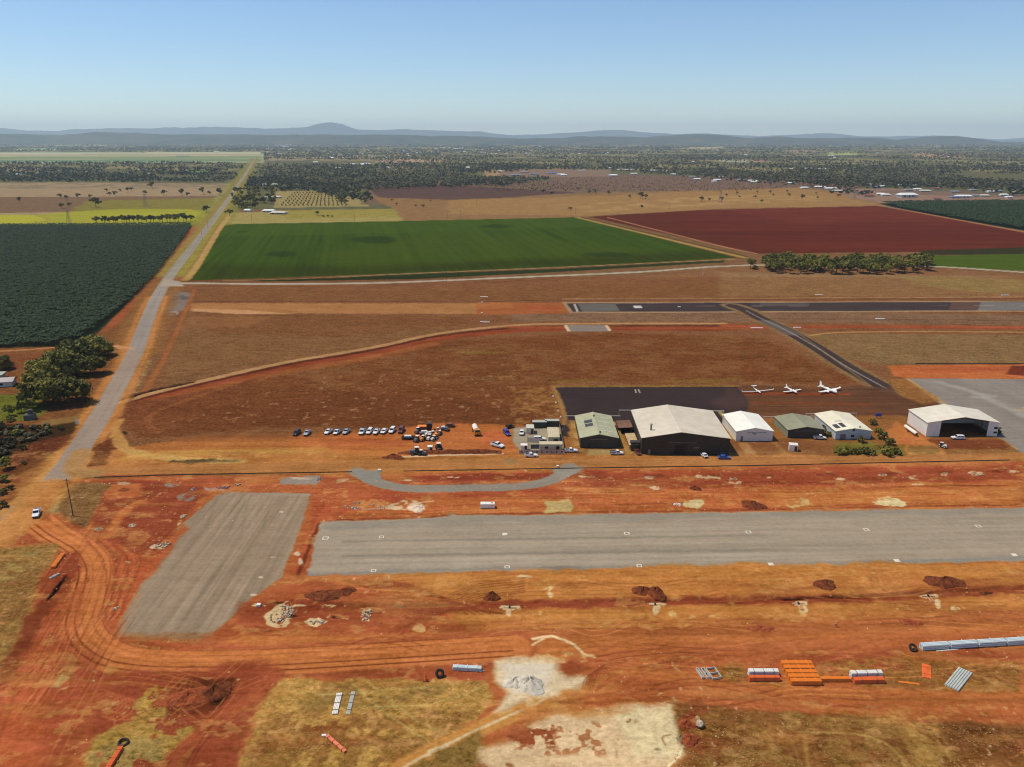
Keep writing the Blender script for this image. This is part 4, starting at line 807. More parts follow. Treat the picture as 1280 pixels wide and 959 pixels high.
# ================================================================== sheds and hangars
def hangar(name, label, FL, FR, depth, eh, rh, wallm, roofm, frontm=None, rot=None, ridge=.5, over=.25, open_front=None, door=None, back_rail=None, extras=None, category='hangar'):
    """local x along the front (left to right), y to the back"""
    (x0, y0), (x1, y1) = FL, FR
    W = math.hypot(x1-x0, y1-y0); rz = math.atan2(y1-y0, x1-x0)
    t = thing(name, label, category, (x0, y0, 0), rz); xr = W*ridge
    frontm = frontm or wallm; th = .18
    zz = lambda x: eh+(rh-eh)*(x/xr if x < xr else (W-x)/(W-xr))
    MB().box(th/2, depth/2, eh/2, th, depth-2*th-.02, eh).build('side_wall', wallm, t)
    MB().box(W-th/2, depth/2, eh/2, th, depth-2*th-.02, eh).build('side_wall', wallm, t)
    MB().prism_y([(0, 0), (W, 0), (W, eh), (xr, rh), (0, eh)], depth-th, depth).build('rear_wall', wallm, t)
    if open_front:
        a, b_ = open_front
        MB().prism_y([(0, 0), (a, 0), (a, zz(a)), (0, eh)], 0, th).build('front_wall', frontm, t); MB().prism_y([(b_, 0), (W, 0), (W, eh), (b_, zz(b_))], 0, th).build('front_wall', frontm, t)
        MB().prism_y([(a, zz(a)-.6), (xr, rh-.6), (b_, zz(b_)-.6), (b_, zz(b_)-.02), (xr, rh-.02), (a, zz(a)-.02)], .02, th).build('gable_beam', blackm, t)
    else:
        MB().prism_y([(0, 0), (W, 0), (W, eh), (xr, rh), (0, eh)], 0, th).build('front_wall', frontm, t)
    tk = .12; m = MB()
    m.prism_y([(-over, eh+.01-over*.12), (xr, rh+.01), (W+over, eh+.01-over*.12), (W+over, eh+tk-over*.12), (xr, rh+tk+.02), (-over, eh+tk-over*.12)], -over, depth+over)
    rf = m.build('roof', roofm, t)
    MB().prism_y([(xr-.35, rh+tk-.03), (xr, rh+tk+.08), (xr+.35, rh+tk-.03)], -over-.01, depth+over+.01).build('ridge_cap', roofm, rf)
    for gx in (-over-.08, W+over+.08): MB().box(gx, depth/2, eh-over*.12+.03, .14, depth+2*over, .14).build('gutter', roofm, rf)
    if door:
        for (dx, dw, dh, dm) in door:
            d = MB().box(dx, -.04, dh/2, dw, .08, dh).build('door', dm, t)
            MB().box(dx, -.1, dh+.12, dw*1.25, .06, .18).build('door_track', greym, d)
    if back_rail:
        m = MB(); m.box(W/2, depth+.35, eh-.15, W+2*back_rail, .22, .3)
        for sx_ in (-back_rail+.1, W+back_rail-.1): m.box(sx_, depth+.35, (eh-.3)/2, .14, .14, eh-.3)
        m.build('door_rail', cream_m, t)
    t['_w'] = W
    if extras: extras(t, W, zz, xr, eh, rh, depth)
    del t['_w']
    return t
def slope_panel(t, zz, xa, xb, ya, yb, mat, name='solar_panel', lift=.2):
    m = MB(); za, zb = zz(xa)+lift, zz(xb)+lift
    m.add([(xa, ya, za), (xb, ya, zb), (xb, yb, zb), (xa, yb, za), (xa, ya, za+.06), (xb, ya, zb+.06), (xb, yb, zb+.06), (xa, yb, za+.06)], [(0, 3, 2, 1), (4, 5, 6, 7), (0, 1, 5, 4), (1, 2, 6, 5), (2, 3, 7, 6), (3, 0, 4, 7)])
    return m.build(name, mat, t)
def whirly(t, x, y, z, mat):
    v = MB().cyl((x, y, z-.1), (x, y, z+.45), .3, .3, 10).build('roof_vent', mat, t); MB().cyl((x, y, z+.45), (x, y, z+.75), .42, .15, 10).build('vent_cap', mat, v)

g_roof = paint_mat('pale_green_roof', (176, 172, 132), .5, .35, .5, ribs=('Y', .8), dirtcol=(130, 120, 88))
g_wall = paint_mat('deep_green_wall', (40, 52, 46), .6, .25, ribs=('X', .4))
def ex_green(t, W, zz, xr, eh, rh, d):
    for ya in (d*.40, d*.56):
        for k in range(3): slope_panel(t, zz, xr*.38+k*1.1, xr*.38+k*1.1+1.04, ya, ya+d*.12, pane)
    sk = paint_mat('skylight_sheet', (196, 194, 168), .4, .2)
    for k in range(4): slope_panel(t, zz, xr+1.0, W-1.6, d*(.18+.2*k), d*(.18+.2*k)+.8, sk, 'skylight', .14)
    whirly(t, xr+.4, d*.06, rh+.1, blackm); whirly(t, xr-.2, d*.8, rh+.1, blackm)
    MB().box(3.4, -.03, 1.1, 1.0, .06, 2.2).build('door', blackm, t)
hangar('hangar', 'pale green roofed hangar with two banks of solar panels, nearest the fenced yard', (27.7, 293.7), (42.9, 293.7), 26.3, 4.3, 5.9, g_wall, g_roof, door=[(7.5, 5.6, 3.6, g_wall)], back_rail=4.5, extras=ex_green)
b_roof = paint_mat('pale_beige_roof', (214, 198, 172), .5, .3, .25, ribs=('Y', .8), dirtcol=(160, 140, 112))
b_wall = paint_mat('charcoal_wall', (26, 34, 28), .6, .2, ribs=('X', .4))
def ex_big(t, W, zz, xr, eh, rh, d):
    f = MB().cyl((4.4, 6.5, eh), (4.4, 6.5, zz(4.4)+2.6), .38, .38, 10).build('flue', greym, t); MB().cyl((4.4, 6.5, zz(4.4)+2.6), (4.4, 6.5, zz(4.4)+2.95), .6, .2, 10).build('flue_cap', greym, f)
    inn = MB().box(15.6, -.05, 2.2, 5.2, .06, 4.4).build('roller_door', blackm, t)
    MB().box(21.5, -.05, 3.0, 2.4, .05, .35).build('sign', greym, t)
    m = MB().box(3.0, -.05, 1.05, 1.0, .06, 2.1).build('door', greym, t)
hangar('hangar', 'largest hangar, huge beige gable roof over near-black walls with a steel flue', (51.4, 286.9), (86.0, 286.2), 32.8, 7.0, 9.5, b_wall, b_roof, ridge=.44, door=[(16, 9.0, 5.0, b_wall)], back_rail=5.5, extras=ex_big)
w_roof = paint_mat('white_roof', (244, 236, 216), .4, .12, .3, ribs=('Y', .8)); w_wall = paint_mat('white_wall', (236, 228, 212), .5, .15, ribs=('X', .4))
navy = paint_mat('navy_lettering', (40, 46, 84), .5, 0)
def ex_white(t, W, zz, xr, eh, rh, d):
    MB().box(7.4, -.05, 3.2, 2.6, .05, 1.0).build('sign', white, t)
    s = MB(); s.box(7.4, -.09, 3.5, 2.0, .03, .16); s.box(7.4, -.09, 3.15, 1.5, .03, .14); s.box(7.7, -.09, 2.9, 1.2, .03, .12); s.build('lettering', navy, t.children[-1])
    MB().box(2.4, -.04, 1.05, .95, .06, 2.1).build('door', greym, t)
hangar('hangar', 'bright white hangar with a small navy sign on its front gable', (92.8, 301.1), (108.0, 301.3), 20.6, 4.3, 5.8, w_wall, w_roof, door=[(8.6, 6.4, 3.6, w_wall)], extras=ex_white)
o_roof = paint_mat('olive_roof', (146, 142, 108), .5, .4, .4, ribs=('Y', .8), dirtcol=(120, 104, 76)); o_wall = paint_mat('olive_wall', (128, 136, 110), .6, .25, ribs=('X', .4)); o_front = paint_mat('olive_shaded_front', (50, 52, 44), .6, .2)  # front wears a darker copy of the wall olive, its shade coloured in
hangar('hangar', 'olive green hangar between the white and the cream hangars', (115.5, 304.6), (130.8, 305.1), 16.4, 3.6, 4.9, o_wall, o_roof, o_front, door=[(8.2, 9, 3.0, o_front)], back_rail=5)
c_roof = paint_mat('cream_roof', (234, 222, 190), .45, .35, .3, ribs=('Y', .8), dirtcol=(186, 168, 136)); c_wall = paint_mat('pale_grey_wall', (190, 196, 194), .5, .2, ribs=('X', .4))
def ex_cream(t, W, zz, xr, eh, rh, d):
    slope_panel(t, zz, 1.0, 2.9, 2.4, 6.6, pane); slope_panel(t, zz, 3.7, 5.4, 2.6, 7.2, pane)
    slope_panel(t, zz, 3.2, 6.4, 9.0, 10.2, paint_mat('skylight_sheet', (1, 1, 1)), 'skylight', .14)
    MB().cyl((7.4, -.05, 4.1), (7.4, .02, 4.1), .5, .5, 12).build('gable_vent', blackm, t); whirly(t, 10.8, 2.0, zz(10.8)+.1, greym)
    MB().box(3.2, -.04, 1.2, 2.4, .06, 2.4).build('door', greym, t); MB().box(7.2, -.04, 1.5, 1.4, .05, 1.0).build('window', glass, t)
hangar('hangar', 'cream roofed hangar with solar panels, behind the leafy garden bushes', (134.7, 302.9), (149.7, 303.4), 21.6, 3.7, 4.9, c_wall, c_roof, back_rail=4, extras=ex_cream)
def ex_open(t, W, zz, xr, eh, rh, d):
    d1 = MB().box(3.4, -.05, 1.05, 1.0, .06, 2.1).build('door', white, t); MB().box(26.8, -.05, 1.3, 1.0, .06, 2.6).build('door', white, t)
    for z in (1.8, 3.8): MB().box(28.9, -.05, z, 1.5, .05, .9).build('window', glass, t)
    m = MB()
    for y in (d*.3, d*.65): 
        for x in (.4, W-.4): m.box(x, y, eh/2, .35, .35, eh)
        m.cyl((.4, y, eh-.3), (xr, y, rh-.4), .18, .18, 5); m.cyl((W-.4, y, eh-.3), (xr, y, rh-.4), .18, .18, 5)
    m.build('portal_frame', greym, t)
hangar('hangar', 'open-fronted white hangar at the right edge by the pale apron', (174.3, 306.4), (204.2, 306.4), 16.3, 6.2, 8.6, paint_mat('bright_white_wall', (236, 228, 214), .5, .15, ribs=('Y', .4)), paint_mat('dusty_white_roof', (224, 212, 188), .5, .3, .3, ribs=('Y', .8), dirtcol=(176, 158, 132)), open_front=(5.6, 25.6), extras=ex_open, door=None)

def shed(name, label, cat, FL, FR, depth, eh, rh, wm, rm, rot=0, parts=True, group=None, over=.3):
    """small gabled or skillion building; FL, FR given in metres"""
    (x0, y0), (x1, y1) = FL, FR; W = math.hypot(x1-x0, y1-y0); t = thing(name, label, cat, (x0, y0, 0), math.atan2(y1-y0, x1-x0), group)
    MB().prism_y([(0, 0), (W, 0), (W, eh), (W/2, rh-.02), (0, eh)], 0, depth).build('wall', wm, t)
    MB().prism_y([(-over, eh+.01), (W/2, rh+.01), (W+over, eh+.01), (W+over, eh+.12), (W/2, rh+.13), (-over, eh+.12)], -over, depth+over).build('roof', rm, t)
    return t
def px_w(px, py, w): return w/ppm(py)

# -------- site yard -------------------------------------------------
def container(name, label, cat, px, py, L, Wd, H, mat, rz=0, roofm=None, feats='', group=None):
    x, y = G(px, py); t = thing(name, label, cat, (x, y, 0), rz, group)
    MB().box(0, 0, H/2+.1, L, Wd, H-.1).build('body', mat, t)
    rb = MB(); rb.box(0, 0, H+.12, L+.16, Wd+.16, .14); rb.build('roof', roofm or mat, t)
    for dx in (-L*.4, L*.4): MB().box(dx, 0, .07, .3, Wd*.9, .14).build('skid', blackm, t)
    if 'w' in feats:
        n = max(1, int(L/3.2))
        for k in range(n):
            xx = -L/2+(k+.6)*L/n
            f = MB().box(xx, -Wd/2-.03, 1.7, 1.2, .06, .9).build('window', glass, t)
    if 'd' in feats: MB().box(L*.28, -Wd/2-.03, 1.2, .95, .06, 2.1).build('door', blackm, t)
    if 'c' in feats:
        d = MB().box(L/2+.03, -Wd*.24, H/2+.1, .05, Wd*.45, H*.88).build('door', mat, t); MB().box(L/2+.03, Wd*.24, H/2+.1, .05, Wd*.45, H*.88).build('door', mat, t)
    return t
contg = paint_mat('container_green', (40, 58, 50), .6, .25, ribs=('X', .28)); conttop = paint_mat('container_top', (176, 176, 160), .5, .3); demw = paint_mat('demountable_cream', (196, 182, 152), .6, .3); demr = paint_mat('demountable_roof', (206, 190, 150), .5, .3, ribs=('X', .8))
container('shipping_container', 'dark green shipping container at the back left of the fenced yard', 'container', 674.5, 534, 6.1, 2.5, 2.6, contg, 0, conttop, 'c')
container('shipping_container', 'dark green shipping container at the back right of the fenced yard', 'container', 690, 532.5, 6.1, 2.5, 2.6, contg, 0, conttop, 'c')
container('site_office', 'long cream demountable office lying front to back along the right yard fence', 'site office', 691.5, 548.5, 4.6, 11.5, 2.8, demw, 0, demr, 'wd')
container('site_office', 'cream demountable office across the front of the fenced yard', 'site office', 688.5, 562.5, 9.2, 3.2, 2.9, demw, 0, demr, 'wd')
container('storage_box', 'pale cream storage hut at the left side of the fenced yard', 'shed', 662.5, 540.5, 3.2, 4.2, 2.6, cream_m, 0, cream_m, 'd')
shade_m = paint_mat('dark_shade_sheet', (92, 84, 80), .8, .3)
x, y = G(667, 558); t = thing('shade_shelter', 'dark grey roofed shelter between the yard car and the front fence', 'shelter', (x, y, 0))
MB().box(0, 0, 2.75, 5.2, 5.0, .12, ry=.06).build('roof', shade_m, t)
for sx_ in (-2.3, 2.3):
    for sy_ in (-2.2, 2.2): MB().cyl((sx_, sy_, 0), (sx_, sy_, 2.65), .06).build('post', greym, t)
container('storage_box', 'small white storage box at the left front corner of the yard', 'box', 655, 562.5, 2.6, 2.2, 2.2, white, 0, white, 'd')
# yard fence: banner panels along the front, mesh along the right side
banner = paint_mat('pale_fence_panel', (196, 176, 158), .8, .5, .9, dirtcol=(120, 92, 78))
A = G(649, 568); B = G(705, 567); t = thing('yard_fence', 'pale panelled site fence along the front of the yard', 'fence', (A[0], A[1], 0)); L_ = B[0]-A[0]
n_ = 9
for k in range(n_):
    MB().box((k+.5)*L_/n_, 0, 1.0, L_/n_-.12, .05, 1.7).build('panel', banner, t)
for k in range(n_+1): MB().cyl((k*L_/n_, 0, 0), (k*L_/n_, 0, 2.0), .05).build('post', greym, t)
for k in range(n_): MB().box((k+.5)*L_/n_, -.04, 1.05, L_/n_*.36, .03, .8).build('emblem', paint_mat('faded_print', (110, 84, 84), .8, .2), t)
A = G(705, 567); B = G(697.5, 529); L_ = math.dist(A, B); t = thing('yard_fence', 'wire and post fence down the right side of the yard', 'fence', (A[0]+.3, A[1], 0), math.atan2(B[1]-A[1], B[0]-A[0]))
MB().box(L_/2, 0, .95, L_, .04, 1.5).build('panel', paint_mat('side_fence_cloth', (150, 134, 118), .8, .4), t)
for k in range(9): MB().cyl((k*L_/8, 0, 0), (k*L_/8, 0, 2.0), .05).build('post', greym, t)
# annexe left of the largest hangar
x, y = G(783, 548)
t = thing('lean_to_shed', 'rusty brown roofed lean-to between the green roofed and the largest hangar', 'shed', (45.2, 309.0, 0))
MB().box(3, 4.6, 2.9, 6.0, 9.0, .14, ry=-.06).build('roof', rust, t); MB().box(2.8, 9.0, 1.35, 5.4, .12, 2.7).build('rear_wall', rust, t)
for xx in (.3, 5.6):
    for yy in (.4, 4.6): MB().cyl((xx, yy, 0), (xx, yy, 2.8), .08).build('post', timber, t)
MB().box(.2, 6.8, 1.35, .1, 4.2, 2.7).build('side_wall', rust, t)
t = thing('awning', 'cream carport roof against the left wall of the largest hangar', 'carport', (47.0, 290.5, 0))
MB().box(2.0, 6.5, 2.6, 4.0, 13, .1, ry=-.05).build('roof', paint_mat('sand_sheet', (196, 168, 120), .6, .4, .5), t)
for xx in (.2, 3.8):
    for yy in (.4, 6.5, 12.6): MB().cyl((xx, yy, 0), (xx, yy, 2.55), .07).build('post', greym, t)
container('water_tank_box', 'dark steel box beside the front left corner of the largest hangar', 'container', 794.5, 562, 4.4, 2.6, 3.4, paint_mat('dark_teal_steel', (40, 46, 46), .6, .3), 0, None, 'd')

# ================================================================== vehicles
def car_maker(kind, colr, nm):
    body = paint_mat('car_'+nm, colr, .25, .25, .9, .5, dirtcol=(150, 100, 66))
    def make():
        t = thing(kind[0], 'x', 'x'); k = kind[1]
        L_, W_ = (5.2, 1.86) if k != 'sedan' else (4.6, 1.78)
        hb = {'ute': 1.12, 'wagon': 1.12, 'sedan': .92, 'van': 1.15, 'tray': 1.05}[k]; ht = {'ute': 1.78, 'wagon': 1.86, 'sedan': 1.46, 'van': 2.1, 'tray': 1.85}[k]
        f = L_/2
        # lower body: cross sections along x (front = +x)
        secs = [(-f, .52, hb*.93, .86), (-f+.12, .40, hb, .96), (-f+1.1, .38, hb, 1), (0, .36, hb, 1), (f-1.5, .38, hb-.02, 1), (f-.55, .40, hb-.12, .97), (f-.1, .42, hb-.26, .90), (f, .48, hb-.4, .82)]
        if k in ('ute', 'tray'): pass
        rings = []
        for (x, z0, z1, s) in secs:
            w = W_/2*s; rings.append([(x, -w, z0+.1), (x, -w*.96, z0), (x, w*.96, z0), (x, w, z0+.1), (x, w, z1-.15), (x, w*.93, z1), (x, -w*.93, z1), (x, -w, z1-.15)])
        MB().loft(rings).build('body', body, t, smooth=False)
        # cabin
        cab = {'ute': (-.75, .95, -.65, .35), 'tray': (-.35, 1.25, -.25, .75), 'wagon': (-f+.12, 1.15, -f+.4, .45), 'sedan': (-1.75, 1.0, -1.15, .3), 'van': (-f+.1, 1.9, -f+.2, 1.2)}[k]
        b0, b1, t0, t1 = cab; wb, wt = W_/2*.95, W_/2*.80
        cb = MB().loft([[(b0, -wb, hb-.02), (b1, -wb, hb-.02), (b1, wb, hb-.02), (b0, wb, hb-.02)], [(t0, -wt, ht-.04), (t1, -wt, ht-.04), (t1, wt, ht-.04), (t0, wt, ht-.04)], [(t0+.1, -wt*.9, ht), (t1-.1, -wt*.9, ht), (t1-.1, wt*.9, ht), (t0+.1, wt*.9, ht)]]).build('cabin', body, t)
        def quad(a, name):
            n = np.cross(np.array(a[1])-np.array(a[0]), np.array(a[3])-np.array(a[0])); n = n/np.linalg.norm(n)*.015
            MB().add([tuple(np.array(p)+n) for p in a]+[tuple(np.array(p)-n) for p in a], [(0, 1, 2, 3), (7, 6, 5, 4), (0, 4, 5, 1), (1, 5, 6, 2), (2, 6, 7, 3), (3, 7, 4, 0)]).build(name, glass, cb)
        def P(u_, v_, side):     # side windows on the slanted cabin flank
            xb = b0+(b1-b0)*u_; xt = t0+(t1-t0)*u_; return (xb+(xt-xb)*v_, side*(wb+(wt-wb)*v_+.012), hb+(ht-.04-hb)*v_)
        for sd in (-1, 1):
            for (u0, u1) in ([(.08, .48), (.54, .92)] if k != 'tray' else [(.12, .85)]):
                q = [P(u0, .15, sd), P(u1, .15, sd), P(u1, .85, sd), P(u0, .85, sd)]; quad(q if sd < 0 else q[::-1], 'side_window')
        def E_(front, v, s_):
            b_, t_ = (b1, t1) if front else (b0, t0); w = wb+(wt-wb)*v
            return (b_+(t_-b_)*v+(.014 if front else -.014), s_*w*.88, hb+(ht-.04-hb)*v)
        quad([E_(1, .1, -1), E_(1, .1, 1), E_(1, .92, 1), E_(1, .92, -1)], 'windscreen'); quad([E_(0, .15, 1), E_(0, .15, -1), E_(0, .88, -1), E_(0, .88, 1)], 'rear_window')
        if k == 'ute':
            MB().box(-f+.98, 0, hb-.0+.01, 1.5, W_*.78, .02).build('tray_liner', blackm, t)
            r = MB()
            for sd in (-1, 1): r.box(-f+.98, sd*W_*.43, hb+.1, 1.62, .1, .2)
            r.box(-f+.16, 0, hb+.1, .1, W_*.86, .2); r.build('tray_side', body, t)
        if k == 'tray':
            tr_ = MB(); tr_.box(-f+1.0, 0, hb+.03, 2.3, W_*1.02, .1); 
            for sd in (-1, 1): tr_.box(-f+1.0, sd*W_*.5, hb+.22, 2.3, .05, .3)
            tr_.box(-f-.12, 0, hb+.22, .05, W_, .3); tr_.build('tray', greym, t)
            MB().cyl((-f+2.1, -W_*.45, hb), (-f+2.1, -W_*.45, hb+.95), .04).build('ladder_rack', greym, t); MB().box(-f+2.1, 0, hb+.95, .06, W_*.94, .06).build('ladder_rack', greym, t)
        for sx_ in (-1.45, 1.5):
            for sd in (-1, 1):
                wv = MB().cyl((sx_, sd*(W_/2-.24), .37), (sx_, sd*(W_/2+.02), .37), .37, .37, 14).build('wheel', tyre_m, t)
                MB().cyl((sx_, sd*(W_/2+.0), .37), (sx_, sd*(W_/2+.04), .37), .21, .19, 10).build('rim', greym, wv)
        MB().box(f-.02, 0, .58, .12, W_*.86, .22).build('bumper', blackm, t)
        MB().box(-f+.02, 0, .58, .12, W_*.86, .2).build('bumper', blackm, t)
        for sd in (-1, 1):
            MB().box(f-.06, sd*W_*.33, .78, .1, .32, .16).build('headlight', pvc_white, t); MB().box(-f+.03, sd*W_*.42, .85, .08, .14, .3).build('tail_light', red_orange, t)
            MB().box(b1-.35, sd*(W_/2+.1), hb+.1, .12, .2, .16).build('mirror', blackm, t)
        return t
    return Proto(make)
UTE, WAG, SED, VAN, TRAY = ('ute', 'ute'), ('four_wheel_drive', 'wagon'), ('sedan', 'sedan'), ('van', 'van'), ('tray_truck', 'tray')
wu = car_maker(UTE, (228, 228, 222), 'white'); wt_ = car_maker(TRAY, (228, 228, 222), 'white'); wg = car_maker(WAG, (228, 228, 222), 'white')
su = car_maker(UTE, (170, 176, 180), 'silver'); dk = car_maker(WAG, (30, 34, 44), 'navy_black'); ws = car_maker(SED, (228, 228, 222), 'white')
rd = car_maker(WAG, (96, 44, 48), 'maroon'); bl = car_maker(SED, (24, 84, 170), 'blue'); blk = car_maker(SED, (26, 30, 34), 'black'); bw = car_maker(WAG, (26, 60, 140), 'bright_blue'); rt = car_maker(UTE, (88, 34, 30), 'dark_red')
GP = 'cars parked in a row on the orange dirt'
def car(pr, px, py, rz, label, group=None, sc=1.0, cat='car'): x, y = G(px, py); return pr.put(x, y, R(rz), label, cat, group, sc)
car(dk, 371, 543, -100, 'dark navy four-wheel drive, leftmost of the parked row', GP, 1.0)
car(su, 384, 543, -95, 'silver ute second in the parked row, beside the dark navy one', GP)
car(wu, 410.5, 541.5, -105, 'white ute third from the left in the parked row', GP)
car(wt_, 421.5, 541.8, -103, 'white tray-back ute fourth from the left in the parked row', GP)
car(su, 433, 541.3, -103, 'silver ute fifth in the parked row, with a wide gap to its right', GP)
car(wt_, 453, 541.6, -98, 'larger white tray-back truck just right of the wide gap in the parked row', GP, 1.12)
car(wg, 462, 541.2, -100, 'white four-wheel drive beside the larger tray-back truck', GP)
car(wu, 470.6, 541.4, -100, 'white ute in the middle of the right-hand group of the parked row', GP)
car(ws, 480, 540.8, -102, 'white sedan in the parked row, third from its right end', GP, 1.1)
car(wg, 490.3, 540, -100, 'white four-wheel drive second from the right end of the parked row', GP, 1.05)
car(rd, 501.6, 539.6, -95, 'maroon four-wheel drive with dusty roof at the right end of the parked row', GP, 1.1)
car(wu, 622, 558.5, -35, 'white ute parked at an angle beside the dark red soil bank', None, 1.15)
car(ws, 652.3, 542.5, -95, 'white sedan parked just left of the yard huts', None, 1.1)
car(wg, 674.5, 550.5, 2, 'white four-wheel drive standing inside the fenced yard')
car(wu, 664, 571, 0, 'white ute parked outside the front fence of the yard')
car(wu, 714, 565, 2, 'white ute between the yard and the pale green roofed hangar')
car(wt_, 771, 568, 0, 'white tray-back ute in front of the pale green roofed hangar')
car(rt, 797, 567, -80, 'dark red ute at the front left corner of the largest hangar', None, .95)
car(ws, 879.5, 570.5, 105, 'white sedan in front of the largest hangar')
car(blk, 903.5, 568.5, 0, 'black sedan in the shade of the largest hangar', None, 1.05)
car(bl, 905, 573.5, 0, 'bright blue sedan at the right front of the largest hangar', None, 1.05)
car(wt_, 1024.5, 548.8, -5, 'white tray-back ute in front of the olive green hangar')
car(wg, 1197, 549, 175, 'white four-wheel drive at the mouth of the open-fronted hangar')
car(bw, 633.5, 543, -70, 'bright blue four-wheel drive left of the white sedan near the yard', None, 1.05)
car(wu, 46, 644, -68, 'dusty white ute driving on the junction at the left', None, 1.12)

def truck(name, label, px, py, rz, cabm, bodm, L_=8.5, tip=True, cat='truck'):
    x, y = G(px, py); t = thing(name, label, cat, (x, y, 0), R(rz))
    MB().box(0, 0, .85, L_, .9, .35).build('chassis', blackm, t)
    c = MB().loft([[(L_/2-2, -1.2, .7), (L_/2, -1.2, .7), (L_/2, 1.2, .7), (L_/2-2, 1.2, .7)], [(L_/2-2, -1.2, 1.9), (L_/2, -1.2, 1.9), (L_/2, 1.2, 1.9), (L_/2-2, 1.2, 1.9)], [(L_/2-1.9, -1.1, 2.8), (L_/2-.35, -1.1, 2.8), (L_/2-.35, 1.1, 2.8), (L_/2-1.9, 1.1, 2.8)]]).build('cab', cabm, t)
    MB().box(L_/2-.12, 0, 2.3, .08, 2.0, .75, ry=-.36).build('windscreen', glass, c)
    for sd in (-1, 1): MB().box(L_/2-1.1, sd*1.17, 2.25, .9, .05, .6).build('side_window', glass, c)
    if tip:
        b_ = MB(); x0, x1 = -L_/2-.2, L_/2-2.3
        b_.box((x0+x1)/2, 0, 1.25, x1-x0, 2.4, .12)
        for sd in (-1, 1): b_.box((x0+x1)/2, sd*1.2, 1.95, x1-x0, .1, 1.4)
        b_.box(x1, 0, 2.1, .1, 2.4, 1.7); b_.box(x0, 0, 1.85, .1, 2.4, 1.2); tb = b_.build('tipper_body', bodm, t)
        MB().heap((x1-x0)*.42, 1.05, .9, 3).build('load', red_soil2, tb, ((x0+x1)/2, 0, 1.7))
    else:
        MB().cyl((-L_/2, 0, 1.9), (L_/2-2.3, 0, 1.9), 1.1, 1.1, 14).build('tank', bodm, t)
    for ax in (L_/2-1.1, -L_/2+1.0, -L_/2+2.4):
        for sd in (-1, 1):
            wv = MB().cyl((ax, sd*.85, .5), (ax, sd*1.2, .5), .5, .5, 14).build('wheel', tyre_m, t); MB().cyl((ax, sd*1.19, .5), (ax, sd*1.23, .5), .25, .22, 10).build('rim', greym, wv)
    return t
truck('water_truck', 'orange and white water truck standing alone on the orange dirt', 595, 541.5, -78, yellowm, white, 8.0, False)
# -------- plant and clutter right of the parked row
def trailer(label, px, py, rz, L_, W_, mat, load=None, cat='trailer'):
    x, y = G(px, py); t = thing('equipment_trailer', label, cat, (x, y, 0), R(rz))
    MB().box(0, 0, .75, L_, W_, .14).build('deck', mat, t); s = MB()
    for sd in (-1, 1): s.box(0, sd*W_/2, 1.0, L_, .06, .4)
    s.build('side_rail', mat, t); MB().cyl((L_/2, 0, .7), (L_/2+1.3, 0, .55), .07).build('drawbar', blackm, t)
    for sd in (-1, 1):
        for ax in (-.5, .35): MB().cyl((ax, sd*(W_/2+.05), .35), (ax, sd*(W_/2+.28), .35), .35, .35, 12).build('wheel', tyre_m, t)
    if load is not None: MB().box(-.2, 0, 1.25, L_*.6, W_*.7, .9, taper=.85).build('load', load, t)
    return t
def loader(label, px, py, rz, mat, s=1.0, boom=True, name='wheel_loader', cat='loader'):
    x, y = G(px, py); t = thing(name, label, cat, (x, y, 0), R(rz)); t.scale = (s, s, s)
    MB().box(-.7, 0, 1.15, 2.2, 1.3, .95, taper=.85).build('engine_hood', mat, t)
    c = MB().box(.55, 0, 1.7, 1.2, 1.25, 1.5, taper=.86).build('cab', blackm, t); MB().box(.55, 0, 2.5, 1.3, 1.35, .1).build('cab_roof', white, c)
    MB().box(1.0, 0, .8, 1.4, .9, .5).build('front_frame', mat, t)
    for ax in (-1.0, 1.2):
        for sd in (-1, 1):
            wv = MB().cyl((ax, sd*.62, .6), (ax, sd*1.05, .6), .6, .6, 14).build('wheel', tyre_m, t); MB().cyl((ax, sd*1.04, .6), (ax, sd*1.08, .6), .3, .25, 10).build('rim', mat, wv)
    if boom:
        a = MB()
        for sd in (-.4, .4): a.cyl((.9, sd, 1.3), (2.6, sd, .6), .1, .1, 6)
        a.build('lift_arm', mat, t); MB().prism_y([(2.5, .15), (3.3, .1), (3.35, .25), (2.75, .35), (2.65, 1.0), (2.5, 1.0)], -1.1, 1.1).build('bucket', greym, t)
    return t
def excavator(label, px, py, rz, mat, s=1.0, swing=.4):
    x, y = G(px, py); t = thing('excavator', label, 'excavator', (x, y, 0), R(rz)); t.scale = (s, s, s)
    for sd in (-1, 1):
        tr_ = MB(); pr = [(-1.5, .35), (-1.2, .05), (1.2, .05), (1.5, .35), (1.25, .7), (-1.25, .7)]; tr_.prism_y(pr, sd*.95-.25, sd*.95+.25); tr_.build('track', tyre_m, t)
    MB().box(0, 0, .55, 1.4, 1.6, .4).build('undercarriage', blackm, t)
    h = MB().box(-.5, 0, 1.3, 2.3, 2.1, 1.0, taper=.92).build('house', mat, t); c = MB().box(.55, .6, 1.9, 1.2, .9, 1.5, taper=.9).build('cab', glass, t); MB().box(.55, .6, 2.7, 1.25, .95, .08).build('cab_roof', white, c)
    MB().cyl((.7, -.2, 1.5), (2.8, -.2, 3.4), .22, .16, 6).build('boom', mat, t); MB().cyl((2.8, -.2, 3.4), (4.0, -.2, 1.5), .15, .1, 6).build('stick', mat, t)
    MB().prism_y([(3.9, 1.5), (4.3, 1.3), (4.3, .6), (3.8, .5), (3.6, .9)], -.6, .2).build('bucket', greym, t)
    return t
trailer('low trailer with a long white load at the left of the machinery cluster', 510.5, 549, 0, 5.6, 2.1, blackm, white)
loader('dark wheeled machine in the front row of the machinery cluster', 521, 552, 70, greym, .95, False, 'wheeled_roller', 'roller')
loader('dusty orange topped loader in the front of the machinery cluster', 528.5, 551, 62, yellowm, .9)
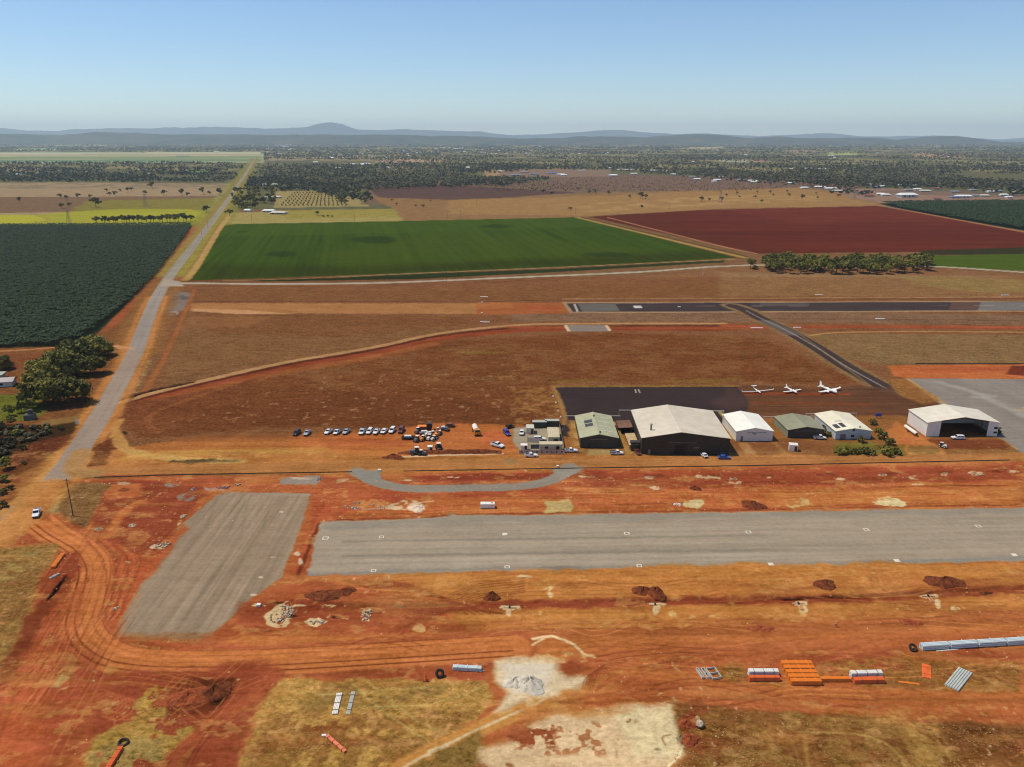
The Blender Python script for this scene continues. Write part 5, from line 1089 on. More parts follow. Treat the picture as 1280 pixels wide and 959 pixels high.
loader('dark loader at the back left of the machinery cluster', 522, 541, 75, greym, .9, False, 'tractor', 'tractor')
container('storage_box', 'flat orange topped skip at the back of the machinery cluster', 'skip', 529.5, 536.8, 5.0, 2.1, 1.5, rust, 0, orange_p)
container('storage_box', 'dark steel box at the back of the machinery cluster', 'box', 537, 537, 2.4, 2.2, 2.8, blackm, 0, blackm)
trailer('white topped trailer in the middle of the machinery cluster', 531, 543, 10, 4.6, 2.0, greym, white)
trailer('short trailer with a white tank behind the two loaders', 537, 544.5, 20, 3.8, 2.0, white, white)
excavator('small orange excavator in the middle of the machinery cluster', 543.5, 546, 120, orange_p, .95)
loader('white backhoe at the front right of the machinery cluster', 536.5, 550, 75, white, .95)
loader('white skid machine at the right front of the machinery cluster', 542, 550.5, 55, white, .8)
excavator('black and pink cabbed excavator at the right of the machinery cluster', 549, 541, 100, paint_mat('faded_pink_paint', (176, 126, 116), .6, .3), .8)
loader('small grey roller standing right of the excavators', 549.5, 543.8, 80, greym, .7, False, 'wheeled_roller', 'roller')
trailer('grey trailer with a pale cover at the right end of the machinery cluster', 554.8, 537.5, 5, 3.0, 1.9, greym, white)
trailer('small mauve plant trailer right of the pale covered one', 558.5, 538.5, 80, 2.4, 1.7, greym, greym)
trailer('lone rusty trailer behind the machinery cluster', 562.5, 533.8, 0, 4.2, 1.9, rust, rust)
loader('dark machine half buried behind the red soil bank', 519, 568, 10, greym, 1.25, True)
loader('dark grey machine with low arm on the end of the red soil bank', 528, 569, 180, greym, .9, False, 'wheeled_roller', 'roller')
container('storage_box', 'white box standing alone against the red soil bank', 'box', 537.7, 564.5, 1.9, 1.9, 2.2, white, 0, white, 'd')
loader('white roofed tractor standing at the red soil bank', 548.5, 562, -80, greym, 1.25, False, 'tractor', 'tractor')
x, y = G(637, 534); trailer('black trailer behind the bright blue four-wheel drive', 637.5, 535, 30, 3.6, 1.9, blackm, blackm)
container('box_trailer', 'white box trailer standing alone in front of the white hangar', 'trailer', 991, 563, 3.2, 2.6, 2.6, white, R(-12), white, 'd')
# long glider trailer beside the open hangar
a = G(1131, 535.5); b = G(1145, 545.5); L_ = math.dist(a, b)*1.05; t = thing('glider_trailer', 'long white enclosed trailer beside the left wall of the open-fronted hangar', 'trailer', ((a[0]+b[0])/2, (a[1]+b[1])/2, 0), math.atan2(b[1]-a[1], b[0]-a[0]))
rg = []
for xx, s in ((-L_/2, .6), (-L_/2+.5, .9), (L_/2-1.5, 1), (L_/2, .75)): rg.append([(xx, .75*math.cos(q)*s*1.1, 1.2+.75*math.sin(q)*s) for q in np.linspace(0, 6.283, 11)[:-1]])
MB().loft(rg).build('shell', white, t, smooth=True); MB().cyl((L_/2-.2, 0, .6), (L_/2+1.2, 0, .5), .07).build('drawbar', blackm, t)
for sd in (-1, 1): MB().cyl((-.3, sd*.75, .33), (-.3, sd*.98, .33), .33, .33, 12).build('wheel', tyre_m, t)
MB().box(L_/2-.02, 0, 1.1, .08, .9, .9).build('end_door', blackm, t)
loader('old white farm buggy in front of the open-fronted hangar', 1178, 559.5, 140, white, .85, False, 'farm_buggy', 'buggy')

# ================================================================== aircraft
def aircraft(label, px, py, head, span, length, glider=False, twin=False, ttail=False, low=True, fin=1.3):
    """head: direction the nose points, degrees"""
    x, y = G(px, py); t = thing('light_aircraft' if not glider else 'motor_glider', label, 'aircraft', (x, y, 0), R(head)); wm_ = paint_mat('aircraft_white', (244, 240, 228), .25, .05)
    r = length*.075 if not glider else length*.06; z0 = .55+r; n = 12
    prof = [(.5, .05, 0), (.47, .45, -.05), (.38, .8, -.02), (.22, 1.0, .05), (.05, 1.0, .1), (-.12, .72, .1), (-.35, .34, .16), (-.5, .14, .22)]
    rings = [[(length*a, r*s*math.cos(q)*.85, z0+c*r*2+r*s*math.sin(q)) for q in np.linspace(0, 6.283, n+1)[:-1]] for a, s, c in prof]
    MB().loft(rings).build('fuselage', wm_, t, smooth=True)
    ch = length*(.17 if not glider else .11); zw = z0-r*.55 if low else z0+r*.9
    for sd in (-1, 1):
        w = MB().loft([[(length*.14, sd*r*.6, zw-.08), (length*.14, sd*r*.6, zw+.1), (length*.14-ch, sd*r*.6, zw+.05), (length*.14-ch, sd*r*.6, zw-.03)], [(length*.14-ch*.12, sd*span/2, zw+.02+span*.025), (length*.14-ch*.12, sd*span/2, zw+.1+span*.025), (length*.14-ch*.7, sd*span/2, zw+.07+span*.025), (length*.14-ch*.7, sd*span/2, zw+.03+span*.025)]]).build('wing', wm_, t)
        if glider or twin: MB().box(length*.14-ch*.4, sd*span/2, zw+.1+span*.025+.25, ch*.5, .06, .5).build('wing_tip', wm_, w)
        if twin:
            e = MB().cyl((length*.02, sd*span*.19, zw+.15), (length*.26, sd*span*.19, zw+.2), .42, .32, 10).build('engine', wm_, t)
            for q in (0, 2.09, 4.19): MB().box(length*.27, sd*span*.19+math.sin(q)*.45, zw+.2+math.cos(q)*.45, .04, .1, .85).build('propeller_blade', blackm, e)
    fx = -length*.44; ft = z0+r*.4
    MB().prism_y([(fx+length*.11, ft), (fx-length*.05, ft), (fx-length*.07, ft+fin), (fx+length*.01, ft+fin)], -.05, .05).build('fin', wm_, t)
    zt = ft+fin if ttail else ft+.1; sp_t = span*(.28 if not glider else .17)
    m = MB().prism_z([(fx+.4, -sp_t/2), (fx+.65, 0), (fx+.4, sp_t/2), (fx-.2, sp_t/2), (fx-.3, 0), (fx-.2, -sp_t/2)], zt-.03, zt+.04); m.build('tailplane', wm_, t)
    MB().loft([[(length*a, r*.62*s*math.cos(q), z0+r*.62+r*.62*s*math.sin(q)*1.1) for q in np.linspace(0, 3.1416, 7)] for a, s in ((.25, .15), (.17, .9), (.05, 1.0), (-.06, .2))]).build('canopy', glass, t, smooth=True)
    for (ax, ay) in ((length*.36, 0), (length*.05, -span*.11), (length*.05, span*.11)):
        if glider: ay *= .55
        leg = MB().cyl((ax, ay, .25), (ax, ay*.9, z0-r*.3), .05).build('wheel_leg', greym, t); MB().cyl((ax, ay-.08, .22), (ax, ay+.08, .22), .22, .22, 12).build('wheel', tyre_m, leg)
    if not twin:
        sp2 = MB().cyl((length*.49, 0, z0-.08), (length*.53, 0, z0-.08), .2, .05, 10).build('spinner', greym, t)
        for q in (0, 1): MB().box(length*.505, 0, z0-.08+(.5 if q else -.5), .04, .12, 1.0).build('propeller_blade', blackm, sp2)
    return t
aircraft('slender white motor glider with long thin wings and a T tail, leftmost of three aircraft', 946, 490.5, -78, 16.8, 7.4, True, False, True, True, 1.3)
aircraft('small white low-wing aeroplane in the middle of the three parked aircraft', 989, 490.5, -68, 10.8, 8.2, fin=1.7)
aircraft('large white twin-engined aeroplane with a tall fin, rightmost of three aircraft', 1035, 490, -62, 14.6, 11.0, False, True, fin=2.6)

# ================================================================== pipes and packs
def pipe_pack(name, label, cat, px, py, L_, W_, H_, r, mat, rz, frames=0, z=0., fm=None, cov=None, group=None):
    x, y = G(px, py); t = thing(name, label, cat, (x, y, z), rz, group); m = MB()
    ny = max(1, int(W_/(2*r))); nz = max(1, int(H_/(2*r)))
    for j in range(nz):
        for i in range(ny):
            m.cyl((-L_/2+random.uniform(-.05, .05), (i-(ny-1)/2)*2*r, r+j*2*r), (L_/2+random.uniform(-.05, .05), (i-(ny-1)/2)*2*r, r+j*2*r), r*.98, None, 7)
    m.build('pipes', mat, t)
    for k in range(frames):
        xx = -L_/2+(k+.5)*L_/frames; f = MB(); w2 = ny*r+.04; h2 = nz*2*r
        f.box(xx, 0, h2+.06, .09, 2*w2+.1, .08); f.box(xx, -w2, h2/2, .09, .07, h2); f.box(xx, w2, h2/2, .09, .07, h2); f.build('strap', fm or timber, t)
    return t
def line(p, q):
    a, b = G(*p), G(*q); return ((a[0]+b[0])/2, (a[1]+b[1])/2), math.dist(a, b), math.atan2(b[1]-a[1], b[0]-a[0])
def stack(label, cat, px0, px1, py, H_, W_, mat, r=.14, frames=3, name='pipe_pack', z=0, dy=0., fm=None):
    """pack whose front bottom edge runs from px0 to px1 at row py"""
    (cx, cy), L_, rz = line((px0, py), (px1, py+dy)); n = (-math.sin(rz), math.cos(rz))
    t = pipe_pack(name, label, cat, 640, 600, L_, W_, H_, r, mat, rz, frames, z, fm); t.location = (cx+n[0]*W_/2, cy+n[1]*W_/2, z); return t
stack('white pipe pack lying behind the leftmost orange pack', 'pipe pack', 936, 973, 846, 1.5, 1.2, pvc_white, .15, 3)
stack('leftmost low orange pipe pack, in front of the white one', 'pipe pack', 937, 975, 852.5, 1.4, 1.1, red_orange, .12, 3)
for k, nm_ in enumerate(['nearest of the five', 'second nearest of the five', 'middle one of the five', 'second farthest of the five', 'farthest of the five']):
    stack('bright orange pipe pack, %s stacked side by side' % nm_, 'pipe pack', 989-k*2.9, 1027-k*2.9, 857.5-k*5.6, 1.35, 1.48, orange_p, .125, 3, fm=orange_p)
stack('single bright orange pipe pack right of the five side by side', 'pipe pack', 1026, 1063.5, 853, 1.1, 1.1, orange_p, .12, 3, fm=orange_p)
stack('white pipe pack lying behind the rightmost orange pack', 'pipe pack', 1064, 1103, 848.5, 1.5, 1.2, pvc_white, .15, 3, dy=-1)
stack('rightmost orange pipe pack, in front of the white one', 'pipe pack', 1068, 1106, 855.5, 1.2, 1.2, red_orange, .15, 2, dy=-.8)
for k, nm_ in enumerate(['leftmost of the long row', 'second from the left of the long row', 'third from the left of the long row', 'fourth from the left, at the right edge', 'beyond the fourth, cut by the right edge']):
    x0_ = 1153+k*35.5; y0_ = 814-k*2.1
    stack('pale blue wrapped pipe bundle, %s' % nm_, 'pipe bundle', x0_, x0_+33.5, y0_, 1.5, 1.5, pvc_blue, .25, 1, dy=-2.2, fm=pvc_blue)
(cx, cy), L_, rz = line((1171, 813.5), (1198, 811)); pipe_pack('loose_pipes', 'thin white pipes lying on the dirt in front of the blue bundles', 'pipes', 1184, 813, L_, .4, .15, .07, pvc_white, rz)
(cx, cy), L_, rz = line((566, 838), (602, 840)); pipe_pack('pipe_pack', 'pale blue pipe pack lying alone on the red earth', 'pipe pack', 584, 837.5, L_, 1.1, 1.1, .18, pvc_blue, rz, 3, fm=pvc_white)
pipe_pack('loose_pipes', 'grey capped pipe end beside the lone pale blue pack', 'pipes', 603, 839.5, 1.0, .5, .3, .14, pvc_grey, .6)
(cx, cy), L_, rz = line((418, 893), (424, 867)); pipe_pack('pipe_pack', 'wider white pipe pack, left of two on the straw grass', 'pipe pack', 421.5, 880, L_, 1.5, .35, .16, pvc_white, rz, 3)
(cx, cy), L_, rz = line((434, 893), (441, 865)); pipe_pack('pipe_pack', 'narrower grey pipe pack, right of two on the straw grass', 'pipe pack', 438.5, 879, L_, .95, .35, .11, pvc_grey, rz, 3)
(cx, cy), L_, rz = line((408, 920), (431, 940)); pipe_pack('pipe_pack', 'salmon orange pipe pack lying diagonally on the straw grass', 'pipe pack', 420, 930.5, L_, .9, .5, .12, salmon, rz, 4, fm=red_orange)
MB().box(0, 0, .15, .9, .5, .3).build('offcut', pvc_white, thing('pipe_offcut', 'white pipe offcut at the upper end of the salmon pack', 'pipe', (*G(405, 920), 0)))
(cx, cy), L_, rz = line((134, 965), (152, 936)); pipe_pack('pipe_pack', 'red orange pipe pack at the bottom left edge of the picture', 'pipe pack', 143, 950, L_, 1.0, .8, .12, red_orange, rz, 3, fm=red_orange)
(cx, cy), L_, rz = line((67, 709), (78, 694)); pipe_pack('pipe_pack', 'bright orange pipe pack on the red earth beside the dark ditch', 'pipe pack', 73, 702, L_*1.15, 1.3, .8, .12, orange_p, rz, 2, fm=orange_p)
(cx, cy), L_, rz = line((62, 723), (74, 717)); pipe_pack('pipe_pack', 'pale grey pipe pack beside the orange one near the ditch', 'pipe pack', 68, 720.5, L_, 1.0, .5, .15, pvc_grey, rz, 2)
(cx, cy), L_, rz = line((1158, 848), (1157, 831)); pipe_pack('pipe_pack', 'flat red orange pipes laid front to back on the grass', 'pipe pack', 1158, 839.5, L_, 2.0, .3, .12, red_orange, rz, 2, fm=red_orange)
(cx, cy), L_, rz = line((1188, 856), (1207, 840)); pipe_pack('loose_pipes', 'six grey white pipes laid diagonally on the grass', 'pipes', 1198, 850, L_*1.2, 3.6, .3, .26, pvc_grey, rz+.1)
(cx, cy), L_, rz = line((1123, 852), (1149, 855)); pipe_pack('loose_pipes', 'thin orange conduits lying loose on the grass', 'pipes', 1136, 854, L_, .6, .1, .07, orange_p, rz)
pipe_pack('loose_pipes', 'single orange conduit lying near the tyre', 'pipes', 1136, 820, 2.6, .15, .1, .07, orange_p, -.5)
# grey frames
for k, (px, py, w, h, lab) in enumerate([(875, 843, .5, 3.4, 'narrow white steel frame, leftmost of three by the orange packs'), (882, 843, .7, 3.4, 'white steel frame in the middle of three by the orange packs'), (892, 843, 2.2, 3.6, 'widest white steel frame with cross bars, rightmost of three')]):
    x, y = G(px, py); t = thing('steel_frame', lab, 'frame', (x, y, 0), .22); m = MB()

    for sx_ in (-w/2, w/2): MB().box(sx_, 0, .3, .13, h, .6).build('long_beam', pvc_grey, t)
    for sy_ in (-h/2, 0, h/2): MB().box(0, sy_, .35, w-.14, .12, .45).build('cross_beam', pvc_grey, t)
# tyres and drums
def tyre_thing(px, py, r, h, label, tilt=0, name='tractor_tyre', mat=None):
    x, y = G(px, py); o = MB(); n = 20; rings = []
    for q in range(10):
        a = 2*math.pi*q/10; rings.append([((r-h*.45+h*.45*math.cos(a))*math.cos(b_), (r-h*.45+h*.45*math.cos(a))*math.sin(b_), h*.5+h*.5*math.sin(a)) for b_ in np.linspace(0, 2*math.pi, n+1)[:-1]])
    o.loft(rings+[rings[0]], cap=False); ob = o.build(name, mat or tyre_m, smooth=True, loc=(x, y, 0)); ob.rotation_euler = (tilt, tilt*.4, 0); ob.location.z = abs(math.sin(tilt))*r*.9; return prop(ob, label, 'tyre')
tyre_thing(1140, 812.5, 1.1, .7, 'black cable coil standing left of the blue bundles', .55, 'cable_coil')
o = tyre_thing(549.5, 845, 1.1, .8, 'black cable coil standing left of the lone pale blue pack', .9, 'cable_coil'); prop(o, cat='coil')
prop(bpy.data.objects['cable_coil'], cat='coil')
tyre_thing(154.5, 929.5, 1.15, .5, 'black coil lying on the straw grass above the red orange pack', .1, 'cable_coil')['category'] = 'coil'
def cone(px, py, lab, s=1.0):
    x, y = G(px, py); t = thing('traffic_cone', lab, 'cone', (x, y, 0)); t.scale = (s, s, s)
    MB().box(0, 0, .03, .5, .5, .06).build('foot', blackm, t); MB().cyl((0, 0, .06), (0, 0, .9), .2, .04, 12).build('cone', red_orange, t); MB().cyl((0, 0, .45), (0, 0, .62), .125, .085, 12).build('stripe', pvc_white, t)
cone(532, 851, 'orange and white barrel cone left of the cable coil', 2.0)
# ================================================================== heaps
def heap(name, lab, cat, px, py, wpx, dep, h, mat, seed, rot=0, flat=0.):
    x, y = G(px, py); o = MB().heap(wpx/ppm(py)/2, dep/2, h, seed, 11, 34, flat).build(name, mat, smooth=False); o.location = (x, y, 0); o.rotation_euler = (0, 0, rot); return prop(o, lab, cat)
SH = 'soil heap'
heap('soil_heap', 'widest dark red soil heap at the left end of the drain trench', SH, 408, 744, 48, 6.5, 1.4, red_soil, 1, 0, .4)
heap('soil_heap', 'smaller dark red soil heap touching the right side of the widest heap', SH, 432, 740, 26, 5, 1.0, red_soil, 2)
heap('soil_heap', 'small dark round soil heap above the second drain head', SH, 615, 747, 19, 4.2, 1.8, red_soil, 3)
heap('soil_heap', 'dark red soil heap left of its twin above the third drain head', SH, 803, 739, 26, 5, 1.4, red_soil, 4)
heap('soil_heap', 'dark red soil heap right of its twin above the third drain head', SH, 820, 742, 26, 6, 1.9, red_soil, 5)
heap('soil_heap', 'dark red soil heap between the strip and the fourth drain head', SH, 1031, 731, 34, 5, 1.3, red_soil, 6)
heap('soil_heap', 'broad dark red soil heap near the right edge below the strip', SH, 1180, 728, 46, 7, 1.7, red_soil, 7)
heap('soil_heap', 'oval flat soil heap on the haul road above the orange packs', SH, 951, 786, 33, 3.6, .5, red_soil2, 8, 0, .5)
heap('soil_heap', 'flat oval soil heap above the cable coil on the right', SH, 1139, 778, 30, 3.2, .5, red_soil2, 9, 0, .5)
heap('soil_heap', 'dark soil heap on the red ground above the strip, left of a pale patch', SH, 941, 632, 32, 6.5, 1.6, red_soil, 10)
heap('soil_heap', 'small dark soil heap in the red band in front of the largest hangar', SH, 869, 611, 15, 3.5, 1.1, red_soil, 11)
heap('soil_heap', 'dark soil heap at the left end of the red soil bank near the machines', SH, 492, 572, 28, 5, 1.5, red_soil, 12)
heap('soil_heap', 'low scraped soil heap left of the bottom straw grass', SH, 236, 872, 56, 7.5, 1.4, red_soil2, 13, .3)
heap('soil_heap', 'dark steep soil heap beside the low scraped heap', SH, 268, 866, 44, 6.5, 1.8, red_soil, 14, .3)
heap('soil_heap', 'orange red soil heap right of the pale scraped patch', SH, 862, 925, 26, 3.6, 1.0, red_soil2, 15)
heap('soil_heap', 'small orange soil heap beside the boulders', SH, 858, 905, 20, 3.4, .9, red_soil2, 16)
heap('gravel_heap', 'grey gravel cone on the pale gravel spill', 'gravel heap', 662, 856, 40, 7.0, 1.9, gravel_soil, 17)
heap('gravel_heap', 'lower grey gravel cone on the left of the spill', 'gravel heap', 643, 853, 26, 5.5, 1.1, gravel_soil, 18)
heap('sand_heap', 'low cream sand heap above the left part of the strip', 'sand heap', 521, 636, 20, 5, .8, soil_mat('cream_sand', (206, 176, 146), (228, 204, 178), 1.0), 19)
heap('sand_heap', 'greenish dirt heap at the right tip of the pale scraped patch', 'sand heap', 850, 923, 10, 2.4, .8, soil_mat('olive_dirt', (110, 96, 64), (150, 130, 92), 1.0), 20)
# soil bank in front of the compound
bk = MB(); a = G(497, 566.5); b = G(627, 565); n_ = 50; rings = []
for i in range(n_+1):
    f = i/n_; x = a[0]+(b[0]-a[0])*f; y = a[1]+(b[1]-a[1])*f; hh = 1.2*min(1, 8*f, 8*(1-f))*(.8+.5*vnoise(np.array([i*.5]), np.array([.3]), 9)[0])
    rings.append([(x, y-1.9, -.1), (x, y-1.0, hh*.6), (x, y-.2, hh), (x, y+.7, hh*.8), (x, y+1.9, -.1)])
prop(bk.loft(rings).build('soil_bank', red_soil), 'long dark red soil bank along the front of the dirt car park', 'soil bank')
# rocks
def rock(px, py, r, lab, mat, seed, g=None, z=.0):
    random.seed(seed); x, y = G(px, py); vs = []; n = 8
    rings = []
    for j in range(5):
        ph_ = -1.2+2.4*j/4
        rings.append([(r*math.cos(ph_)*math.cos(a)*random.uniform(.8, 1.15), r*math.cos(ph_)*math.sin(a)*random.uniform(.8, 1.15), r*.75+r*.75*math.sin(ph_)*random.uniform(.9, 1.1)) for a in np.linspace(0, 6.283, n+1)[:-1]])
    o = MB().loft(rings).build('boulder', mat); o.location = (x, y, z); return prop(o, lab, 'rock', g)
rock(874.5, 908, .95, 'grey white boulder right of the orange soil heap', rubble, 1); rock(872, 900, .6, 'small tan rock behind the grey white boulder', soil_mat('tan_rock', (150, 110, 70), (190, 150, 100), 1), 2)
# rubble clumps: each a heap of broken concrete, countable as clumps
def debris(px, py, wpx, dpx, lab, seed, n=26, mat=None, group=None):
    rr = random.Random(seed); x, y = G(px, py); m = MB(); sx_ = wpx/ppm(py)/2; sy_ = dpx/ppm(py)*1.7/2
    for i in range(n):
        a = rr.uniform(0, 6.28); q = rr.random()**.6; s = rr.uniform(.15, .55)
        m.box(sx_*q*math.cos(a), sy_*q*math.sin(a), s*.3, s*rr.uniform(1, 2.4), s, s*.7, rr.uniform(0, 3.1), rr.uniform(.5, 1), rr.uniform(-.4, .4))
    o = m.build('rubble_pile', mat or rubble); o.location = (x, y, 0); return prop(o, lab, 'rubble pile', group)
debris(352, 768, 26, 24, 'largest scatter of pale rubble below the gravel pad corner', 1, 70)
debris(458, 769, 14, 12, 'pale rubble beside the right end of the dark trench section', 2, 26)
debris(395, 777, 22, 5, 'thin pale rubble line between the two left rubble piles', 3, 18)
debris(203, 682, 16, 8, 'pale rubble on the left edge of the gravel pad', 4, 24); debris(230, 646, 8, 6, 'small pale rubble at the upper left edge of the gravel pad', 5, 10)
debris(146, 760, 8, 5, 'white lump at the lower left edge of the gravel pad', 6, 7); debris(123, 662, 12, 4, 'pale pink rubble in the red earth right of the power pole', 7, 10)
debris(165, 657, 10, 4, 'pale slab pieces in the middle of the red earth corner', 8, 8); debris(297, 606, 10, 5, 'white and black scraps by the silt fence left of the grey slab', 9, 14)
debris(280, 610, 22, 5, 'bluish grey rubble near the upper right of the red earth corner', 10, 18, greym); debris(241, 613, 6, 6, 'small dark scrap heap in the red earth corner', 11, 8, greym)
debris(434, 634, 10, 5, 'leftmost clutter of grey blocks above the strip', 12, 16); debris(444, 636, 9, 5, 'white blocks at the bottom of the clutter above the strip', 13, 12, concrete); debris(446, 629, 10, 4, 'grey blocks at the top of the clutter above the strip', 14, 12, greym)
debris(467, 631, 6, 3, 'pair of pale blocks between the clutter and the cream sand', 15, 6); debris(478, 634, 14, 5, 'pale blocks next to the cream sand heap', 16, 20)
debris(847, 631, 9, 4, 'white and red scraps beside the cream patch above the strip', 17, 12, white); debris(399, 599, 5, 5, 'dark scraps at the right end of the grey slab', 18, 10, greym)
debris(1222, 593, 16, 5, 'pale rubble in the right part of the red band', 19, 18); debris(916, 599, 14, 4, 'pale rubble in the red band below the blue sedan', 20, 14); debris(1103, 594, 9, 3, 'pale rubble in the red band below the garden bushes', 21, 9)
(cx, cy), L_, rz = line((452, 637), (480, 636.5)); pipe_pack('loose_pipes', 'long cream pipe lying in front of the clutter above the strip', 'pipes', 466, 637, L_, .3, .3, .12, cream_m, rz)
dusty = paint_mat('dusty_concrete', (196, 164, 126), .9, .6, 1.5, .1, dirtcol=(168, 108, 66))
# drain heads
for k, (px, py, lab) in enumerate([(637, 760, 'second drain head from the left, under the small round heap'), (819, 756.5, 'drain head under the twin heaps'), (998, 755, 'drain head right of the twin heaps'), (1160, 745.5, 'rightmost drain head in the long trench')]):
    x, y = G(px, py); t = thing('drain_headwall', 'pale concrete '+lab, 'drain head', (x, y, 0), 0)
    MB().box(0, 0, .12, 3.4, .45, .28).build('headwall', dusty, t); m = MB(); m.box(-.35, -1.5, .05, .25, 2.4, .16); m.box(.35, -1.5, .05, .25, 2.6, .16); m.build('channel_wall', dusty, t); MB().cyl((0, -.3, .25), (0, .3, .25), .28, .28, 12).build('pipe_mouth', blackm, t)
x, y = G(609.5, 634.5); t = thing('water_tank_trailer', 'long low white tank on the orange dirt above the strip', 'tank', (x, y, 0))
MB().box(0, 0, .95, 5.0, 2.0, 1.5, taper=.96).build('tank', white, t); MB().box(0, 0, .15, 5.0, 1.5, .14).build('skid', blackm, t); MB().cyl((1.5, 0, 1.65), (1.5, 0, 1.85), .3, .3, 12).build('hatch', greym, t)
MB().box(0, 0, .3, 1, 1, .6).build('block', white, thing('marker_block', 'white block at the left end of the drain trench', 'block', (*G(323.5, 757.5), 0)))
# ================================================================== strip markers
mk_m = paint_mat('marker_white', (222, 212, 188), .9, .35, 3, .1)
def marker(px, py, s, full, label, group=None, rz=0.02):
    x, y = G(px, py); t = MB(); a = s/2; w = s*.2
    if full: t.box(0, 0, .03, s, s, .04)
    else:
        t.box(0, a-w/2, .03, s, w, .04); t.box(0, -a+w/2, .03, s, w, .04); t.box(-a+w/2, 0, .03, w, s-2*w, .04); t.box(a-w/2, 0, .03, w, s-2*w, .04)
    o = t.build('strip_marker', mk_m); o.location = (x, y, Zs); o.rotation_euler = (0, 0, rz); return prop(o, label, 'marker', group)
Zs = .03
GM = 'square white markers on the gravel strip'
for (px, py, s, full, lab) in [(407, 673, 2.1, 0, 'hollow square marker at the top left corner of the strip'), (477, 671.5, 1.7, 0, 'second hollow marker of the far row on the strip'), (631, 668, 1.8, 1, 'solid white marker of the far row, third from the left'), (783.5, 667, 1.9, 0, 'hollow marker of the far row below the largest hangar'),
    (935.5, 665.5, 1.9, 0, 'hollow marker of the far row below the white hangar'), (1083, 662.5, 1.9, 0, 'hollow marker of the far row below the garden bushes'), (1223, 658, 1.9, 0, 'rightmost hollow marker of the far row'),
    (467, 713.5, 1.7, 0, 'leftmost hollow marker of the near row'), (634, 709, 1.7, 0, 'hollow marker of the near row, second from the left'), (799, 707.5, 1.7, 0, 'hollow marker of the near row, third from the left'), (963.5, 705.5, 1.7, 1, 'solid white marker of the near row, fourth from the left'), (1121, 701, 1.8, 1, 'solid white marker of the near row, fifth from the left'), (1268, 694, 1.8, 1, 'rightmost solid white marker of the near row')]:
    marker(px, py, s*(.92 if not full else .9), full, lab, GM)
def far_marker(px, py, w, lab, boxy=False):
    x, y = G(px, py); t = thing('runway_marker', lab, 'marker', (x, y, 0)); m = MB(); m.prism_y([(-w/2, .05), (w/2, .05), (0, .9)], -.5, .5) if boxy else m.prism_z([(-w/2, -.6), (w/2, -.6), (w/2, .6), (-w/2, .6)], .05, .5)
    m.build('board', white, t); MB().box(0, 0, .03, w*.8, .6, .05).build('foot', greym, t)
for (px, py, w, lab) in [(602, 371.3, 2.0, 'small white post marker, topmost left of the old runway'), (606.5, 371.5, 4.4, 'long white board, topmost left of the old runway'), (602.5, 378.3, 1.6, 'white marker at the top corner of the red runway end'), (602.5, 391.3, 1.6, 'white marker at the bottom corner of the red runway end'), (602, 402.6, 2.0, 'small white post marker below the red runway end'), (608, 403.3, 4.6, 'long white board below the red runway end'), (1023.3, 368.8, 5.5, 'white board beyond the runway below the tree clump'), (1256.5, 369.5, 6.0, 'white board beyond the runway near the right edge'), (1100, 399, 6.5, 'white board in the grass between runway and red band'), (946, 410.5, 8.0, 'pale board left of the taxiway bend'), (996.5, 410, 5.0, 'pale board right of the taxiway bend'), (849, 384, 2.0, 'white light box on the old runway')]:
    far_marker(px, py, w, lab)
GL = 'white posts along the left edge of the dark apron'
for k, (px, py) in enumerate([(691.5, 495.5), (695, 503.5), (698, 514), (701, 521.5)]):
    x, y = G(px, py); t = thing('edge_marker', 'white cone marker %s on the left edge of the dark apron' % ['farthest from the yard', 'second farthest from the yard', 'second nearest to the yard', 'nearest to the yard'][k], 'marker', (x, y, 0), 0, GL)
    MB().cyl((0, 0, .05), (0, 0, .6), .45, .12, 8).build('cone', white, t); MB().cyl((0, 0, 0), (0, 0, .06), .5, .5, 8).build('foot', greym, t)
t = thing('marker_block', 'white block at the top end of the grey loop', 'block', (*G(474.5, 589), 0)); MB().box(0, 0, .35, 1.4, 1.0, .7, taper=.9).build('block', white, t)
t = thing('marker_block', 'white block at the right end of the grey loop', 'block', (*G(697, 584), 0)); MB().box(0, 0, .35, 1.0, .9, .7, taper=.9).build('block', white, t)
# windsock at the far farm road
x, y = G(878.5, 344); t = thing('windsock', 'pale windsock on a mast beside the farm road', 'windsock', (x, y, 0)); MB().cyl((0, 0, 0), (0, 0, 7), .14, .08, 8).build('mast', white, t); MB().cyl((0, 0, 6.6), (1.0, -.3, 3.8), .5, .25, 10).build('sock', white, t)
x, y = G(1097.5, 522.5); t = thing('fuel_station_box', 'small blue panel on the stained apron near the garden bushes', 'panel', (x, y, 0)); MB().box(0, 0, 1.5, 2.6, .4, 1.5).build('panel', bluem, t); 
for s in (-1, 1): MB().cyl((s, 0, 0), (s, 0, .8), .07).build('post', greym, t)
x, y = G(97, 531); t = thing('gate_sign', 'small white slanted sign beside the main road', 'sign', (x, y, 0), .5); MB().box(0, 0, 1.3, 1.4, .1, 1.8).build('board', white, t); MB().cyl((-.5, .08, 0), (-.5, .08, 1.2), .06).build('post', greym, t); MB().cyl((.5, .08, 0), (.5, .08, 1.2), .06).build('post', greym, t)

